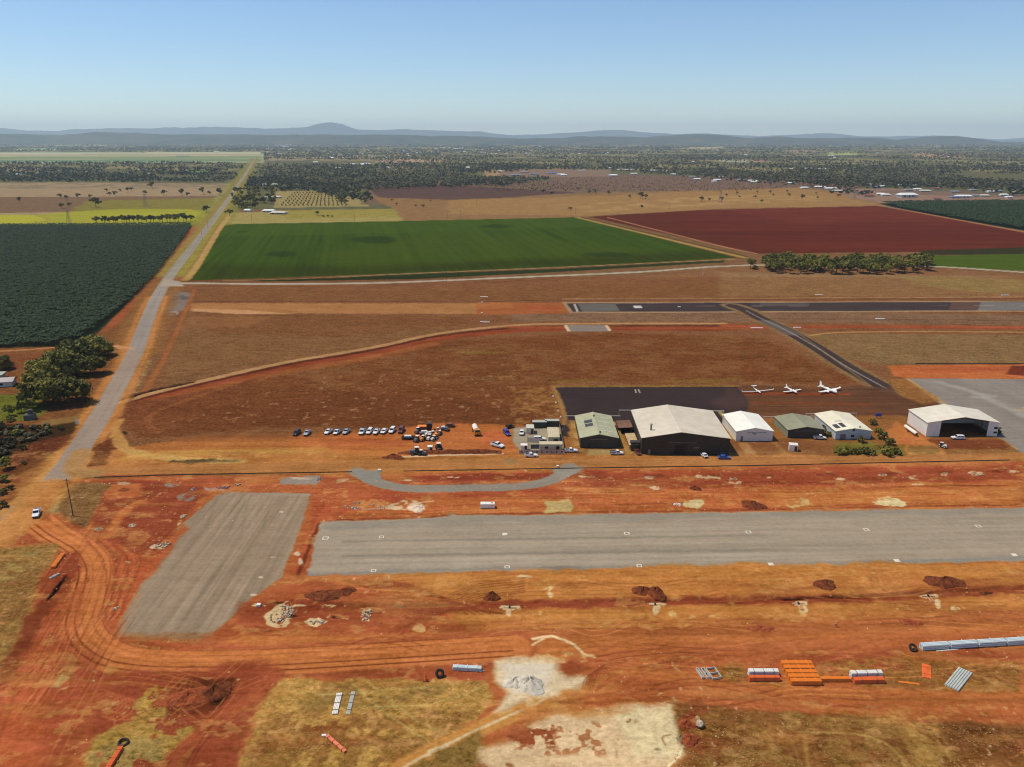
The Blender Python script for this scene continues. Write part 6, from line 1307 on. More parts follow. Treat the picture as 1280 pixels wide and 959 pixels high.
# ================================================================== fences and poles
def silt_fence(lab, pts, h=.7, step=5.5, name='silt_fence'):
    W = [G(*p) for p in pts]; t = thing(name, lab, 'fence', (W[0][0], W[0][1], 0)); o = W[0]; m = MB(); h = h*.52
    for a, b_ in zip(W[:-1], W[1:]):
        L_ = math.dist(a, b_); m.box((a[0]+b_[0])/2-o[0], (a[1]+b_[1])/2-o[1], h/2, L_+.05, .06, h, math.atan2(b_[1]-a[1], b_[0]-a[0]))
    m.build('cloth', cloth_dark, t)
    pst = []
    for a, b_ in zip(W[:-1], W[1:]):
        n = max(1, int(math.dist(a, b_)/step))
        for i in range(n): pst.append((a[0]+(b_[0]-a[0])*i/n-o[0], a[1]+(b_[1]-a[1])*i/n-o[1]))
    for q in pst[:95]: MB().box(q[0], q[1]-.06, h*.6, .08, .08, h*1.3).build('post', timber, t)
silt_fence('low black silt fence along the south edge of the dirt road', [(118, 597.3), (200, 594.5), (300, 592.5), (400, 591), (440, 590.3)]), silt_fence('low black silt fence running east from the grey loop to the hangars', [(505, 589.5), (640, 587), (800, 584.5), (940, 582.6), (1100, 579), (1262, 575.6)])
silt_fence('dark silt fence in the grass above the pale apron', [(1144, 455), (1280, 455.2), (1400, 456)], .9)
def power_pole(lab, px, py, h, arm=2.2, rz=0, group=None):
    x, y = G(px, py); t = thing('power_pole', lab, 'power pole', (x, y, 0), rz, group)
    MB().cyl((0, 0, 0), (0, 0, h), .17, .12, 8).build('pole', pole_m, t); MB().box(0, 0, h-.5, arm, .12, .14).build('crossarm', pole_m, t)
    for dx in (-arm*.42, 0, arm*.42): MB().cyl((dx, 0, h-.43), (dx, 0, h-.15), .06, .05, 6).build('insulator', white, t)
    return t
power_pole('tall dark power pole on the grass island at the left', 91.5, 645, 13.5, 2.0, 0)
GPP = 'power poles along the roads'
for k, (px, py, h) in enumerate([(191, 349, 10), (260, 285, 11), (253, 300, 11), (558, 351, 8), (301, 240, 10), (311, 221, 10)]):
    power_pole('thin power pole ' + ['beside the banana block at the road junction', 'by the main road at the far corner of the banana block', 'by the main road beside the green field', 'behind the long farm road below the green field', 'by the main road near the farmhouses', 'by the main road where it nears the horizon'][k], px, py, h, group=GPP)
for k, (px, py) in enumerate([(315, 278), (443, 278), (559, 273.5), (576, 273.5), (596, 256), (719, 268), (837, 262)]):
    power_pole('distant power pole crossing the dry paddock', px, py, 12, group='distant power poles')
def pylon(lab, px, py, h):
    x, y = G(px, py); t = thing('transmission_tower', lab, 'pylon', (x, y, 0)); b = 3.2; m = MB()
    for sx_ in (-1, 1):
        for sy_ in (-1, 1): m.cyl((sx_*b, sy_*b, 0), (sx_*.5, sy_*.5, h*.8), .16, .12, 4)
    for k in range(7):
        z0 = h*.8*k/7; z1 = h*.8*(k+1)/7; w0 = b+(.5-b)*k/7; w1 = b+(.5-b)*(k+1)/7
        for s in (-1, 1):
            m.cyl((-w0, s*w0, z0), (w1, s*w1, z1), .08, None, 4); m.cyl((w0, s*w0, z0), (-w1, s*w1, z1), .08, None, 4); m.cyl((s*w0, -w0, z0), (s*w1, w1, z1), .08, None, 4)
    m.cyl((0, 0, h*.78), (0, 0, h), .3, .1, 4); m.build('lattice', greym, t); a = MB()
    for z in (h*.78, h*.88): a.box(0, 0, z, 9, .3, .25)
    a.build('crossarm', greym, t)
pylon('grey lattice transmission tower standing on the yellow field', 87, 282, 26); pylon('faint lattice transmission tower on the brown paddock', 182, 258, 28); pylon('faint lattice transmission tower on the tan paddock at the right', 900, 254, 30); pylon('faint lattice transmission tower near the right of the tan paddock', 1067, 250, 28)

# ================================================================== person
def person(lab, px, py, top, legs_, rz=0):
    x, y = G(px, py); t = thing('person', lab, 'person', (x, y, 0), rz)
    V_ = [(0, 0, .95), (0, 0, 1.2), (0, 0, 1.42), (0, .01, 1.52), (0, 0, 1.66), (.19, 0, 1.40), (.29, .03, 1.12), (.27, -.13, .88), (-.19, 0, 1.40), (-.29, .05, 1.12), (-.28, -.06, .86), (.10, 0, .90), (.13, -.06, .50), (.14, 0, .08), (.14, -.16, .04), (-.10, 0, .90), (-.13, .08, .50), (-.15, .16, .09), (-.15, .02, .04), (.26, -.2, .80), (-.28, -.12, .77)]
    Ed = [(0, 1), (1, 2), (2, 3), (3, 4), (2, 5), (5, 6), (6, 7), (2, 8), (8, 9), (9, 10), (0, 11), (11, 12), (12, 13), (13, 14), (0, 15), (15, 16), (16, 17), (17, 18), (7, 19), (10, 20)]
    Rr = [.15, .14, .15, .06, .105, .075, .05, .04, .075, .05, .04, .10, .07, .05, .045, .10, .07, .05, .045, .035, .035]
    me = bpy.data.meshes.new('figure'); me.from_pydata(V_, Ed, []); o = bpy.data.objects.new('figure', me); COL.objects.link(o)
    o.modifiers.new('s', 'SKIN'); sv = me.skin_vertices[0].data
    for i, r_ in enumerate(Rr): sv[i].radius = (r_, r_*.85)
    sv[0].use_root = True; o.modifiers.new('u', 'SUBSURF').levels = 2
    dg = bpy.context.evaluated_depsgraph_get(); me2 = bpy.data.meshes.new_from_object(o.evaluated_get(dg)); bpy.data.objects.remove(o)
    for m_ in (skin, top, legs_, blackm): me2.materials.append(m_)
    for p in me2.polygons:
        z = p.center[2]; p.material_index = 3 if z < .12 else (2 if z < .92 and abs(p.center[0]) < .235 else (1 if 1.50 > z > .92 else 0)); p.use_smooth = True
    b_ = bpy.data.objects.new('body', me2); COL.objects.link(b_); b_.parent = t
    h_ = MB(); h_.loft([[(.125*s*math.cos(a), .14*s*math.sin(a), z) for a in np.linspace(0, 6.283, 11)[:-1]] for z, s in ((1.70, 1.25), (1.71, 1.0), (1.78, .85), (1.82, .3))]).build('hard_hat', white, t, smooth=True)
    MB().box(0, 0, 1.2, .36, .27, .06).build('reflective_band', pvc_white, t)
person('worker in orange shirt, dark trousers and white hard hat walking on the haul road', 1044.8, 784, orange_p, paint_mat('navy_cloth', (36, 38, 52), .9, 0), 2.6)
t = thing('bollard', 'short yellow white bollard left of the yard fence', 'bollard', (*G(645.5, 563.5), 0)); MB().cyl((0, 0, 0), (0, 0, 2.2), .18, .16, 10).build('post', paint_mat('pale_yellow', (232, 214, 150), .5, .1), t); MB().cyl((0, 0, 2.2), (0, 0, 2.4), .2, .1, 10).build('cap', white, t)

# ================================================================== trees
LM = leaf_mat('gum_leaves', (54, 58, 18), (150, 140, 58)); LM2 = leaf_mat('dark_leaves', (50, 52, 14), (138, 126, 44)); LM3 = leaf_mat('olive_leaves', (70, 66, 30), (140, 122, 60))
bark = soil_mat('bark', (70, 54, 42), (128, 106, 84), 2.0)
def crown_mesh(rs, lobes, rx, rz_, zc_, n, size, flat=.75):
    """leaf sprays spread through the volume of several lobes"""
    r_ = np.random.default_rng(rs); P = []; Cn = []
    for k in range(lobes):
        a = k*2.399+r_.uniform(-.4, .4); d = (k/lobes)**.5*.66*rx; lr = r_.uniform(.40, .56)*rx
        c = np.array([d*math.cos(a), d*math.sin(a), zc_+(r_.uniform(-.15, .5)-.55*(k/lobes)**2)*rz_]); m = n//lobes
        u_ = r_.normal(size=(m, 3)); u_ /= np.linalg.norm(u_, axis=1)[:, None]; q = r_.uniform(.55, 1.0, m)**.5
        P.append(c+u_*q[:, None]*np.array([lr, lr, lr*flat])); Cn.append(u_)
    P = np.concatenate(P); U = np.concatenate(Cn); nc = max(14, n//34); ci = r_.choice(len(P), nc, False); CP = P[ci]; CU = U[ci]; q = r_.integers(0, nc, n); cr = rx*r_.uniform(.13, .24, nc)
    uu = r_.normal(size=(n, 3)); uu /= np.linalg.norm(uu, axis=1)[:, None]; P = CP[q]+uu*(cr[q]*r_.uniform(.5, 1, n))[:, None]*np.array([1, 1, .7]); U = uu*.8+CU[q]*.4+np.array([0, 0, .25]); m = len(P)
    nrm = U+r_.normal(size=(m, 3))*.55; nrm /= np.linalg.norm(nrm, axis=1)[:, None]
    a = np.cross(nrm, r_.normal(size=(m, 3))); a /= np.linalg.norm(a, axis=1)[:, None]; b = np.cross(nrm, a); s = (size*r_.uniform(.6, 1.3, m))[:, None]
    a *= s; b *= s*.7
    V_ = np.stack([P-a-b*.4, P+a*.2-b, P+a+b*.3, P-a*.1+b], 1).reshape(-1, 3); return V_, np.arange(4*m).reshape(m, 4)
def trunk_mb(rs, h, r, spread, zt):
    r_ = random.Random(rs); m = MB(); m.cyl((0, 0, -.2), (r_.uniform(-.3, .3), r_.uniform(-.3, .3), h*.45), r, r*.7, 7)
    for k in range(5):
        a = k*1.26+r_.uniform(-.4, .4); m.cyl((0, 0, h*r_.uniform(.3, .45)), (spread*math.cos(a), spread*math.sin(a), zt*r_.uniform(.9, 1.1)), r*.5, r*.14, 5)
    return m
def tree_maker(name, rs, h, rx, n, size, lm, lobes=9, clear=.35):
    def make():
        t = thing(name, 'x', 'x'); trunk_mb(rs, h, h*.03, rx*.5, h*.68).build('trunk', bark, t)
        rz_ = h*(1-clear)/2; V_, F_ = crown_mesh(rs, lobes, rx, rz_*1.0, h-rz_*1.05, n, size); o = np_mesh('crown', V_, F_, lm); o.parent = t; return t
    return Proto(make)
big = [tree_maker('mango_tree', 30+i, 13.5, 8.6, 8500, .6, LM2 if i else LM, 15, .0) for i in range(3)]
gum = [tree_maker('gum_tree', 50+i, 12.5, 5.0, 2000, .6, LM, 9, .22) for i in range(4)]
pad = [tree_maker('paddock_tree', 70+i, 9.0, 4.4, 520, .8, [LM2, LM, LM3][i], 7, .3) for i in range(3)]
orch = [tree_maker('orchard_tree', 90+i, 3.6, 2.1, 110, .6, LM2, 3, .08) for i in range(2)]
bush = [tree_maker('garden_bush', 110+i, 3.4, 2.6, 1100, .32, [LM2, LM, LM3][i], 6, .02) for i in range(3)]
def tree(pr, px, py, lab, cat='tree', group=None, sc=1.0): x, y = G(px, py); return pr[random.randrange(len(pr))].put(x, y, random.uniform(0, 6.28), lab, cat, group, (sc*random.uniform(.94, 1.06), sc*random.uniform(.94, 1.06), sc*random.uniform(.92, 1.08)))
random.seed(4)
for (px, py, s, lab) in [(121, 446, 1.08, 'bushy dark tree, farthest of the roadside clump, touching the dirt verge'), (98, 456, 1.12, 'round tree second from the far end of the roadside clump'), (82, 470, 1.15, 'olive crowned tree in the middle of the roadside clump'), (114, 468, .85, 'lower dark tree on the road side of the clump'), (58, 506, 1.12, 'broad tree at the near left of the roadside clump'), (86, 503, 1.1, 'darkest near tree of the roadside clump, beside the road verge'), (56, 478, .95, 'small tree behind the near trees of the roadside clump')]:
    tree(big, px, py, lab, 'tree', 'big trees beside the main road', s)
tree(big, 2, 462, 'dark round tree behind the house roof at the left edge', 'tree', None, .62)
for (px, py, s, lab) in [(12, 520, .42, 'small tree on the lawn nearest the left edge'), (27, 516, .40, 'small slender tree on the lawn in front of the house'), (38, 486, .40, 'pale palm-like tree between the house and the clump'), (8, 586, .42, 'sparse dry tree in the scrub below the lawn'), (26, 492, .3, 'shrubby tree right of the house roof')]: tree([gum[0], gum[2]], px, py, lab, 'tree', None, s*1.3)
for (px, py, s, lab) in [(12, 527, .8, 'dark bush at the near edge of the lawn'), (2, 534, .8, 'dark bush at the left edge below the lawn'), (46, 536, .7, 'bush right of the little water tank'), (30, 580, .45, 'low dark bush beside the two wheel tracks'), (6, 602, .9, 'dark bush above the left dirt corner'), (4, 618, .8, 'upper dark bush on the left dirt corner'), (3, 634, .8, 'lower dark bush on the left dirt corner'), (13, 612, .6, 'small dark bush at the left dirt corner edge'), (20, 544, .9, 'dry brown bush in the scrub'), (62, 541, .6, 'low bush in the hedge line left of the white sign'), (76, 537, .6, 'low bush nearest the white sign'), (10, 558, .8, 'brown scrub bush in the left paddock'), (28, 562, .7, 'thin scrub bush in the left paddock')]: tree(bush, px, py, lab, 'bush', None, s)
for (px, py, s, lab) in [(1049, 567.5, 1.05, 'dark bushy shrub, leftmost in the garden row before the cream hangar'), (1060, 566.5, .9, 'second shrub from the left in the garden row'), (1069, 567.5, .7, 'small green shrub in the middle of the garden row'), (1080, 567.5, 1.0, 'dark shrub right of the small green one in the garden row'), (1090, 568, .8, 'low shrub in the garden row with a black shadow'), (1108, 568, 1.15, 'large dark shrub at the right end of the garden row'), (1119, 567, .9, 'shrub at the far right end of the garden row'), (1098, 541, .8, 'shrub beside the right wall of the cream hangar, halfway'), (1105, 549, 1.0, 'shrub between the cream hangar and the garden row'), (1090, 531, .8, 'shrub nearest the apron beside the cream hangar'), (1112, 556, 1.0, 'round shrub behind the large garden shrub'), (1077, 553, .8, 'brownish shrub against the front wall of the cream hangar'), (1031, 538, .8, 'shrub squeezed between the olive and the cream hangars'), (1036, 545, .7, 'lower shrub between the olive and the cream hangars'), (1246, 542, .9, 'dark shrub at the right front corner of the open-fronted hangar')]: tree(bush, px, py, lab, 'shrub', None, s)
# clump beyond the runway
pts = []
k = 0
while len(pts) < 118 and k < 9000:
    k += 1; py = random.uniform(328, 344); px = random.uniform(955+(344-py)*.2, 1160)
    if py > 343-(abs(px-1050)/110)**4*4: continue
    x, y = G(px, py)
    if all(math.dist((x, y), q[:2]) > 4.5 for q in pts): pts.append((x, y, px, py))
for i, (x, y, px, py) in enumerate(pts):
    w_ = 'left part' if px < 1025 else ('middle' if px < 1095 else 'right part'); f_ = 'front' if py > 337 else 'back'
    gum[i % 4].put(x, y, random.uniform(0, 6), 'green crowned gum in the %s of the %s of the clump beyond the runway' % (f_, w_), 'tree', 'gum trees %s %s of the clump' % (f_, w_), random.uniform(.82, 1.12))
tree(gum, 938, 336, 'single gum tree standing left of the clump beyond the runway', 'tree', None, .9); tree(bush, 944, 337, 'low scrub beside the single gum tree', 'bush', None, 1.2); tree(gum, 956, 335, 'gum tree in the gap at the left end of the clump', 'tree', None, .85)
# windbreak behind the yellow field
for i in range(24):
    px = 122+i*5.1+random.uniform(-1, 1)
    if i == 1: continue
    tree(pad[:2], px, 280-i*.12, 'dark tree in the windbreak between the yellow field and the banana block', 'tree', 'windbreak trees', random.uniform(1.25, 1.55))
for (px, py, s) in [(25, 253, .9), (75, 248, .9), (83, 250, .9), (77, 261, 1.0), (87, 259, .8), (98, 248, .9), (120, 259, 1.6), (113, 248, .7), (133, 240, .7), (144, 245.5, 1.0), (137, 245, .8), (160, 240, 1.0), (182, 244, .9), (190.5, 236, 1.5), (205, 244.5, 1.1), (228, 245, 1.3), (235, 246, .8), (254, 243, 1.4), (262, 244, .9), (275, 244.5, 1.5), (165, 239, .8), (150, 240, .6)]:
    tree(pad, px, py, 'lone tree scattered over the brown paddock left of the main road', 'tree', 'paddock trees left of the main road', s*1.35)
tree(pad[:2], 258, 266, 'tall tree at the corner of the yellow field by the main road', 'tree', None, 1.5); tree([pad[0]], 287, 270, 'dark round tree right beside the main road at the green field', 'tree', None, 1.5); tree([pad[0]], 397, 269.5, 'dark round tree alone in front of the orchard', 'tree', None, 1.0)
for (px, s) in [(404, .5), (410, .45), (415, .4)]: tree(bush, px, 271, 'low bush right of the lone orchard-front tree', 'bush', 'bushes by the orchard', s*2)
for (px, py, s) in [(737, 242.5, .8), (744.5, 242.5, 1.0), (761, 244, 1.0), (787, 248, .7), (801, 248.5, 1.3), (807, 249, .9), (802, 261, .6), (713, 263.5, .7), (877, 252.5, 1.1), (886, 252, .7), (902, 251.5, .9), (908, 246, .6), (921, 243.5, .7), (924, 248, .6), (944, 248, .7), (947, 242, .6), (952, 254, .7), (963, 242, .7), (966, 246, .6), (986, 246, .7), (1002, 250, 1.1), (1022, 249, .6), (1048, 247, .8), (984, 241, .6), (1020, 243, .5), (679, 242, .9), (690, 244, .8), (496, 257, .5), (520, 259, .5), (529, 260, .7), (490, 252, .5), (538, 252, .4)]:
    tree(pad, px, py, 'small lone tree dotted over the tan paddock beyond the crop fields', 'tree', 'paddock trees beyond the crop fields', s*1.25)
# orchard rows
cnt = 0
for j in range(8):
    for i in range(16):
        px = 352+i*(5.4-.25*j)+j*2.6; py = 257.5-j*2.6
        if px > 465-(j*8.5) or cnt > 110: continue
        cnt += 1; tree(orch, px+random.uniform(-.3, .3), py, 'small round orchard tree in its rows beside the farmhouses', 'orchard tree', 'orchard trees', 1.15)
# house group woods right of the road and windbreak right of orchard (near ones as trees)
for i in range(74):
    px = random.uniform(290, 345); py = random.uniform(238, 263)
    if px > 330 and py > 258: continue
    tree(pad[:2], px, py, 'dark tree among the farmhouses right of the main road', 'tree', 'trees among the farmhouses', random.uniform(.9, 1.5))
for i in range(16):
    px = random.uniform(420, 465); py = random.uniform(238, 256)
    tree(pad[:2], px, py, 'dark tree at the right end of the orchard', 'tree', 'trees at the end of the orchard', random.uniform(.9, 1.3))

# the woods: too many to count
def inpoly(px, py, P):
    c = np.zeros(px.shape, bool)
    for (ax, ay), (bx, by) in zip(P, P[1:]+P[:1]): c ^= ((ay > py) != (by > py)) & (px < (bx-ax)*(py-ay)/(by-ay+1e-9)+ax)
    return c
def Gn(px, py):
    x = (px-640)/FPX; y = -(py-479.5)/FPX; t = -CAMH/(-sp+y*cp); return x*t, (cp+y*sp)*t
def woods(name, lab, cat, polys, mat, quads=9, gap=None, hs=1.0, seed=1, wscale=(7.0, .0022)):
    r_ = np.random.default_rng(seed); XX = []; YY = []
    for P, n in polys:
        xs = [p[0] for p in P]; ys = [p[1] for p in P]; px = r_.uniform(min(xs), max(xs), n); py = r_.uniform(min(ys), max(ys), n)
        m = inpoly(px, py, P); x, y = Gn(px[m], py[m]); XX.append(x); YY.append(y)
    x = np.concatenate(XX); y = np.concatenate(YY)
    rd = seg_stats(x, y, [G(*p) for p in mr])[0]; k_ = rd > 16+y*.002; x = x[k_]; y = y[k_]
    if gap: d = fbm(x/gap[0], y/gap[0], 400+seed, 3); k_ = d > gap[1]; x = x[k_]; y = y[k_]
    m = len(x); R_ = np.maximum(wscale[0]*r_.uniform(.5, 1.0, m), y*wscale[1]*r_.uniform(.45, .8, m))*.75; H_ = np.minimum(r_.uniform(7, 13, m)*hs, 16)
    c = np.repeat(np.stack([x, y, H_*.55], 1), quads, 0); Rq = np.repeat(R_, quads)[:, None]; Hq = np.repeat(H_, quads)[:, None]
    u_ = r_.normal(size=(m*quads, 3)); u_ /= np.linalg.norm(u_, axis=1)[:, None]; q = r_.uniform(.4, 1, (m*quads, 1))
    Pp = c+u_*q*np.concatenate([Rq, Rq, Hq*.45], 1); nr = u_+r_.normal(size=u_.shape)*.5; nr /= np.linalg.norm(nr, axis=1)[:, None]
    a = np.cross(nr, r_.normal(size=u_.shape)); a /= np.linalg.norm(a, axis=1)[:, None]; b = np.cross(nr, a); s = Rq*r_.uniform(.35, .6, (m*quads, 1))
    a = a*s*np.array([1, 1, .6]); b = b*s*.8*np.array([1, 1, .6]); V_ = np.stack([Pp-a-b, Pp+a-b, Pp+a+b, Pp-a+b], 1).reshape(-1, 3)
    o = np_mesh(name, V_, np.arange(4*m*quads).reshape(-1, 4), mat); return prop(o, lab, cat, None, 'stuff')
wA = leaf_mat('woodland_leaves', (50, 54, 34), (100, 94, 64), .004, True); wB = leaf_mat('dark_woodland_leaves', (34, 40, 22), (78, 80, 46), .01, True); wC = leaf_mat('dry_scrub_leaves', (62, 52, 36), (104, 94, 54), .02, True)
woods('woodland', 'dense dark woods across the far plain', 'woods', [
    ([(-200, 203), (300, 204), (300, 212), (-200, 216)], 1500), ([(-200, 212), (290, 210), (298, 222), (286, 228), (-200, 228)], 3600), ([(0, 204), (300, 203), (300, 206), (0, 207)], 500),
    ([(300, 205), (470, 210), (470, 222), (345, 226), (300, 236)], 900), ([(300, 222), (400, 228), (400, 240), (345, 240), (300, 238)], 700), ([(400, 226), (466, 232), (466, 252), (440, 252), (380, 240)], 400),
    ([(470, 200), (1400, 203), (1400, 216), (640, 212), (470, 210)], 4200), ([(560, 205), (740, 208), (640, 214), (560, 216)], 700)], wB, 10, (130., .40), 1.0, 1)
woods('woodland', 'grey green woods spreading to the hills', 'woods', [
    ([(-200, 185), (330, 185), (330, 190), (-200, 190)], 2200), ([(330, 184), (1450, 184), (1450, 203), (330, 200)], 12000), ([(-300, 178), (1500, 178), (1500, 186), (-300, 186)], 11000), ([(760, 205), (1450, 210), (1450, 240), (1060, 234), (880, 222), (760, 214)], 9500), ([(-300, 175.2), (1500, 175.2), (1500, 179), (-300, 179)], 5000),
    ([(330, 205), (640, 208), (700, 222), (640, 232), (470, 238), (380, 240), (330, 225)], 4600)], wA, 9, (400., .43), 1.0, 2)
woods('town_trees', 'dark trees between the houses of the town', 'trees', [([(760, 208), (900, 212), (1060, 226), (1280, 234), (1450, 240), (1450, 250), (1280, 247), (1200, 236), (1060, 238), (930, 229), (820, 218)], 2600), ([(620, 207), (760, 210), (760, 213), (620, 212)], 240), ([(1030, 236), (1090, 240), (1090, 245), (1040, 243)], 60)], wB, 10, None, .8, 3)
woods('scrub', 'sparse grey brown scrub on the dry ground', 'scrub', [([(560, 222), (900, 222), (1040, 234), (900, 240), (700, 240), (600, 238)], 1300), ([(600, 226), (720, 228), (730, 238), (620, 240)], 400), ([(460, 224), (640, 224), (640, 232), (470, 236)], 500)], wC, 6, None, .35, 4, (3.2, .001))
woods('scrub', 'dry brown scrub below the lawn at the left edge', 'scrub', [([(-40, 534), (60, 534), (92, 526), (94, 534), (60, 544), (20, 560), (-40, 600)], 420)], wC, 40, None, .16, 5, (1.9, .0))
# stones and grass tufts: nobody could count them
def scatter(name, lab, cat, polys, per, mat, kind_, seed, smin, smax):
    r_ = np.random.default_rng(seed); PX = []; PY = []
    for P in polys:
        W_ = [G(*p) for p in P]; xs = [p[0] for p in W_]; ys = [p[1] for p in W_]; n = int((max(xs)-min(xs))*(max(ys)-min(ys))*per)
        x = r_.uniform(min(xs), max(xs), n); y = r_.uniform(min(ys), max(ys), n); m = inpoly(x, y, W_); PX.append(x[m]); PY.append(y[m])
    x = np.concatenate(PX); y = np.concatenate(PY); k_ = fbm(x/6, y/6, 800+seed, 4) > (.5 if kind_ == 'stone' else .44); x = x[k_]; y = y[k_]; m = len(x)
    s_ = smin+(smax-smin)*r_.random(m)**3; a = r_.uniform(0, 6.28, m)
    if kind_ == 'stone':
        T = np.array([(1, 0, 0), (-.5, .85, 0), (-.6, -.8, 0), (.1, .05, .8)]); Fc = np.array([(0, 1, 3), (1, 2, 3), (2, 0, 3)])
        V_ = np.stack([np.stack([x+s_*(t[0]*np.cos(a)-t[1]*np.sin(a))*r_.uniform(.6, 1.2, m), y+s_*(t[0]*np.sin(a)+t[1]*np.cos(a))*r_.uniform(.6, 1.2, m), s_*t[2]+.02], 1) for t in T], 1)
        F_ = (Fc[None]+4*np.arange(m)[:, None, None]).reshape(-1, 3)
        V_ = V_.reshape(-1, 3); V_[:, 2] -= 0; o = np_mesh(name, V_, F_, mat)
    else:
        V_ = []
        for q in range(4):
            b_ = a+q*1.57; dx, dy = np.cos(b_)*s_, np.sin(b_)*s_; h = s_*r_.uniform(.4, .8, m)
            V_.append(np.stack([np.stack([x-dy*.35, y+dx*.35, 0*x], 1), np.stack([x+dy*.35, y-dx*.35, 0*x], 1), np.stack([x+dx+dy*.2, y+dy-dx*.2, h], 1), np.stack([x+dx-dy*.2, y+dy+dx*.2, h], 1)], 1))
        V_ = np.concatenate(V_).reshape(-1, 3); o = np_mesh(name, V_, np.arange(len(V_)).reshape(-1, 4), mat)
    return prop(o, lab, cat, None, 'stuff')
scatter('stones', 'loose stones and clods over the red earthworks', 'stones', [[(100, 600), (1280, 590), (1280, 640), (380, 650), (150, 780), (130, 830), (1280, 800), (1280, 835), (740, 880), (620, 850), (340, 850), (200, 959), (-20, 1000), (60, 800), (60, 700)], [(380, 720), (1280, 703), (1280, 790), (300, 800)], [(840, 860), (920, 870), (900, 959), (850, 959)]], .085, soil_mat('clods', (150, 84, 50), (214, 170, 130), .4), 'stone', 3, .08, .42)
scatter('dry_grass', 'tufts of straw coloured dry grass on the near grass blocks', 'grass', [[(340, 856), (608, 853), (604, 888), (560, 918), (450, 972), (300, 975), (325, 890)], [(100, 975), (116, 918), (205, 860), (245, 905), (215, 975)], [(0, 690), (68, 684), (46, 740), (20, 800), (0, 850)], [(850, 890), (1280, 910), (1280, 975), (840, 975)], [(910, 832), (1280, 828), (1280, 864), (900, 852)]], 1.6, leaf_mat('straw', (128, 88, 44), (184, 142, 80), .25, True), 'grass', 4, .10, .26)
# banana blocks
def bananas(name, lab, P, n, seed, sp_=3.3, sc=1.0):
    r_ = np.random.default_rng(seed); W_ = [G(*p) for p in P]; xs = [p[0] for p in W_]; ys = [p[1] for p in W_]
    gx, gy = np.meshgrid(np.arange(min(xs), max(xs), sp_*sc), np.arange(min(ys), max(ys), sp_*1.15*sc)); gx = gx.ravel()+r_.uniform(-.6, .6, gx.size); gy = gy.ravel()+r_.uniform(-.5, .5, gy.size)
    c = np.zeros(gx.shape, bool)
    for (ax, ay), (bx, by) in zip(W_, W_[1:]+W_[:1]): c ^= ((ay > gy) != (by > gy)) & (gx < (bx-ax)*(gy-ay)/(by-ay+1e-9)+ax)
    c &= (r_.random(gx.size) > .05); gx, gy = gx[c], gy[c]; m = len(gx); NL = 8; V_ = []
    h = r_.uniform(1.5, 3.3, m)*sc; base = np.stack([gx, gy, h], 1); ph0 = r_.uniform(0, 6.28, m)
    for k in range(NL):
        ph = ph0+k*2.4+r_.uniform(-.3, .3, m); L_ = r_.uniform(1.7, 2.8, m)*sc; up = r_.uniform(.25, 1.1, m)*sc*(1 if k < 5 else 1.6); w = r_.uniform(.38, .6, m)*sc
        d = np.stack([np.cos(ph), np.sin(ph), np.zeros(m)], 1); s = np.stack([-np.sin(ph), np.cos(ph), np.zeros(m)], 1)
        p0 = base; p1 = base+d*(L_*.5)[:, None]+np.array([0, 0, 1])*up[:, None]; p2 = base+d*L_[:, None]+np.array([0, 0, 1])*(up*.35)[:, None]
        sw = s*w[:, None]
        V_.append(np.stack([p0-sw*.3, p0+sw*.3, p1+sw, p1-sw], 1)); V_.append(np.stack([p1-sw, p1+sw, p2+sw*.3, p2-sw*.3], 1))
    V_ = np.concatenate(V_, 0).reshape(-1, 3); o = np_mesh(name, V_, np.arange(len(V_)).reshape(-1, 4), bmat); prop(o, lab, 'crop', None, 'stuff'); return o
bmat = leaf_mat('banana_leaves', (13, 22, 8), (62, 82, 36), .5, True)
bmat.node_tree.nodes['Principled BSDF'].inputs['Roughness'].default_value = .7; bmat.node_tree.nodes['Principled BSDF'].inputs['Specular IOR Level'].default_value = .2
bananas('banana_crop', 'dense dark green banana crop filling the block left of the main road', [(-160, 283.5), (240, 281), (232, 296), (194, 346), (158, 380), (120, 411), (98, 423), (62, 433), (-160, 438)], 0, 5)
bananas('banana_crop', 'dark green banana crop in the block at the far right', [(1102, 254.6), (1280, 252.8), (1420, 253), (1420, 320), (1280, 287.5), (1200, 274.5), (1130, 262)], 0, 6, 2.9, 1.5)

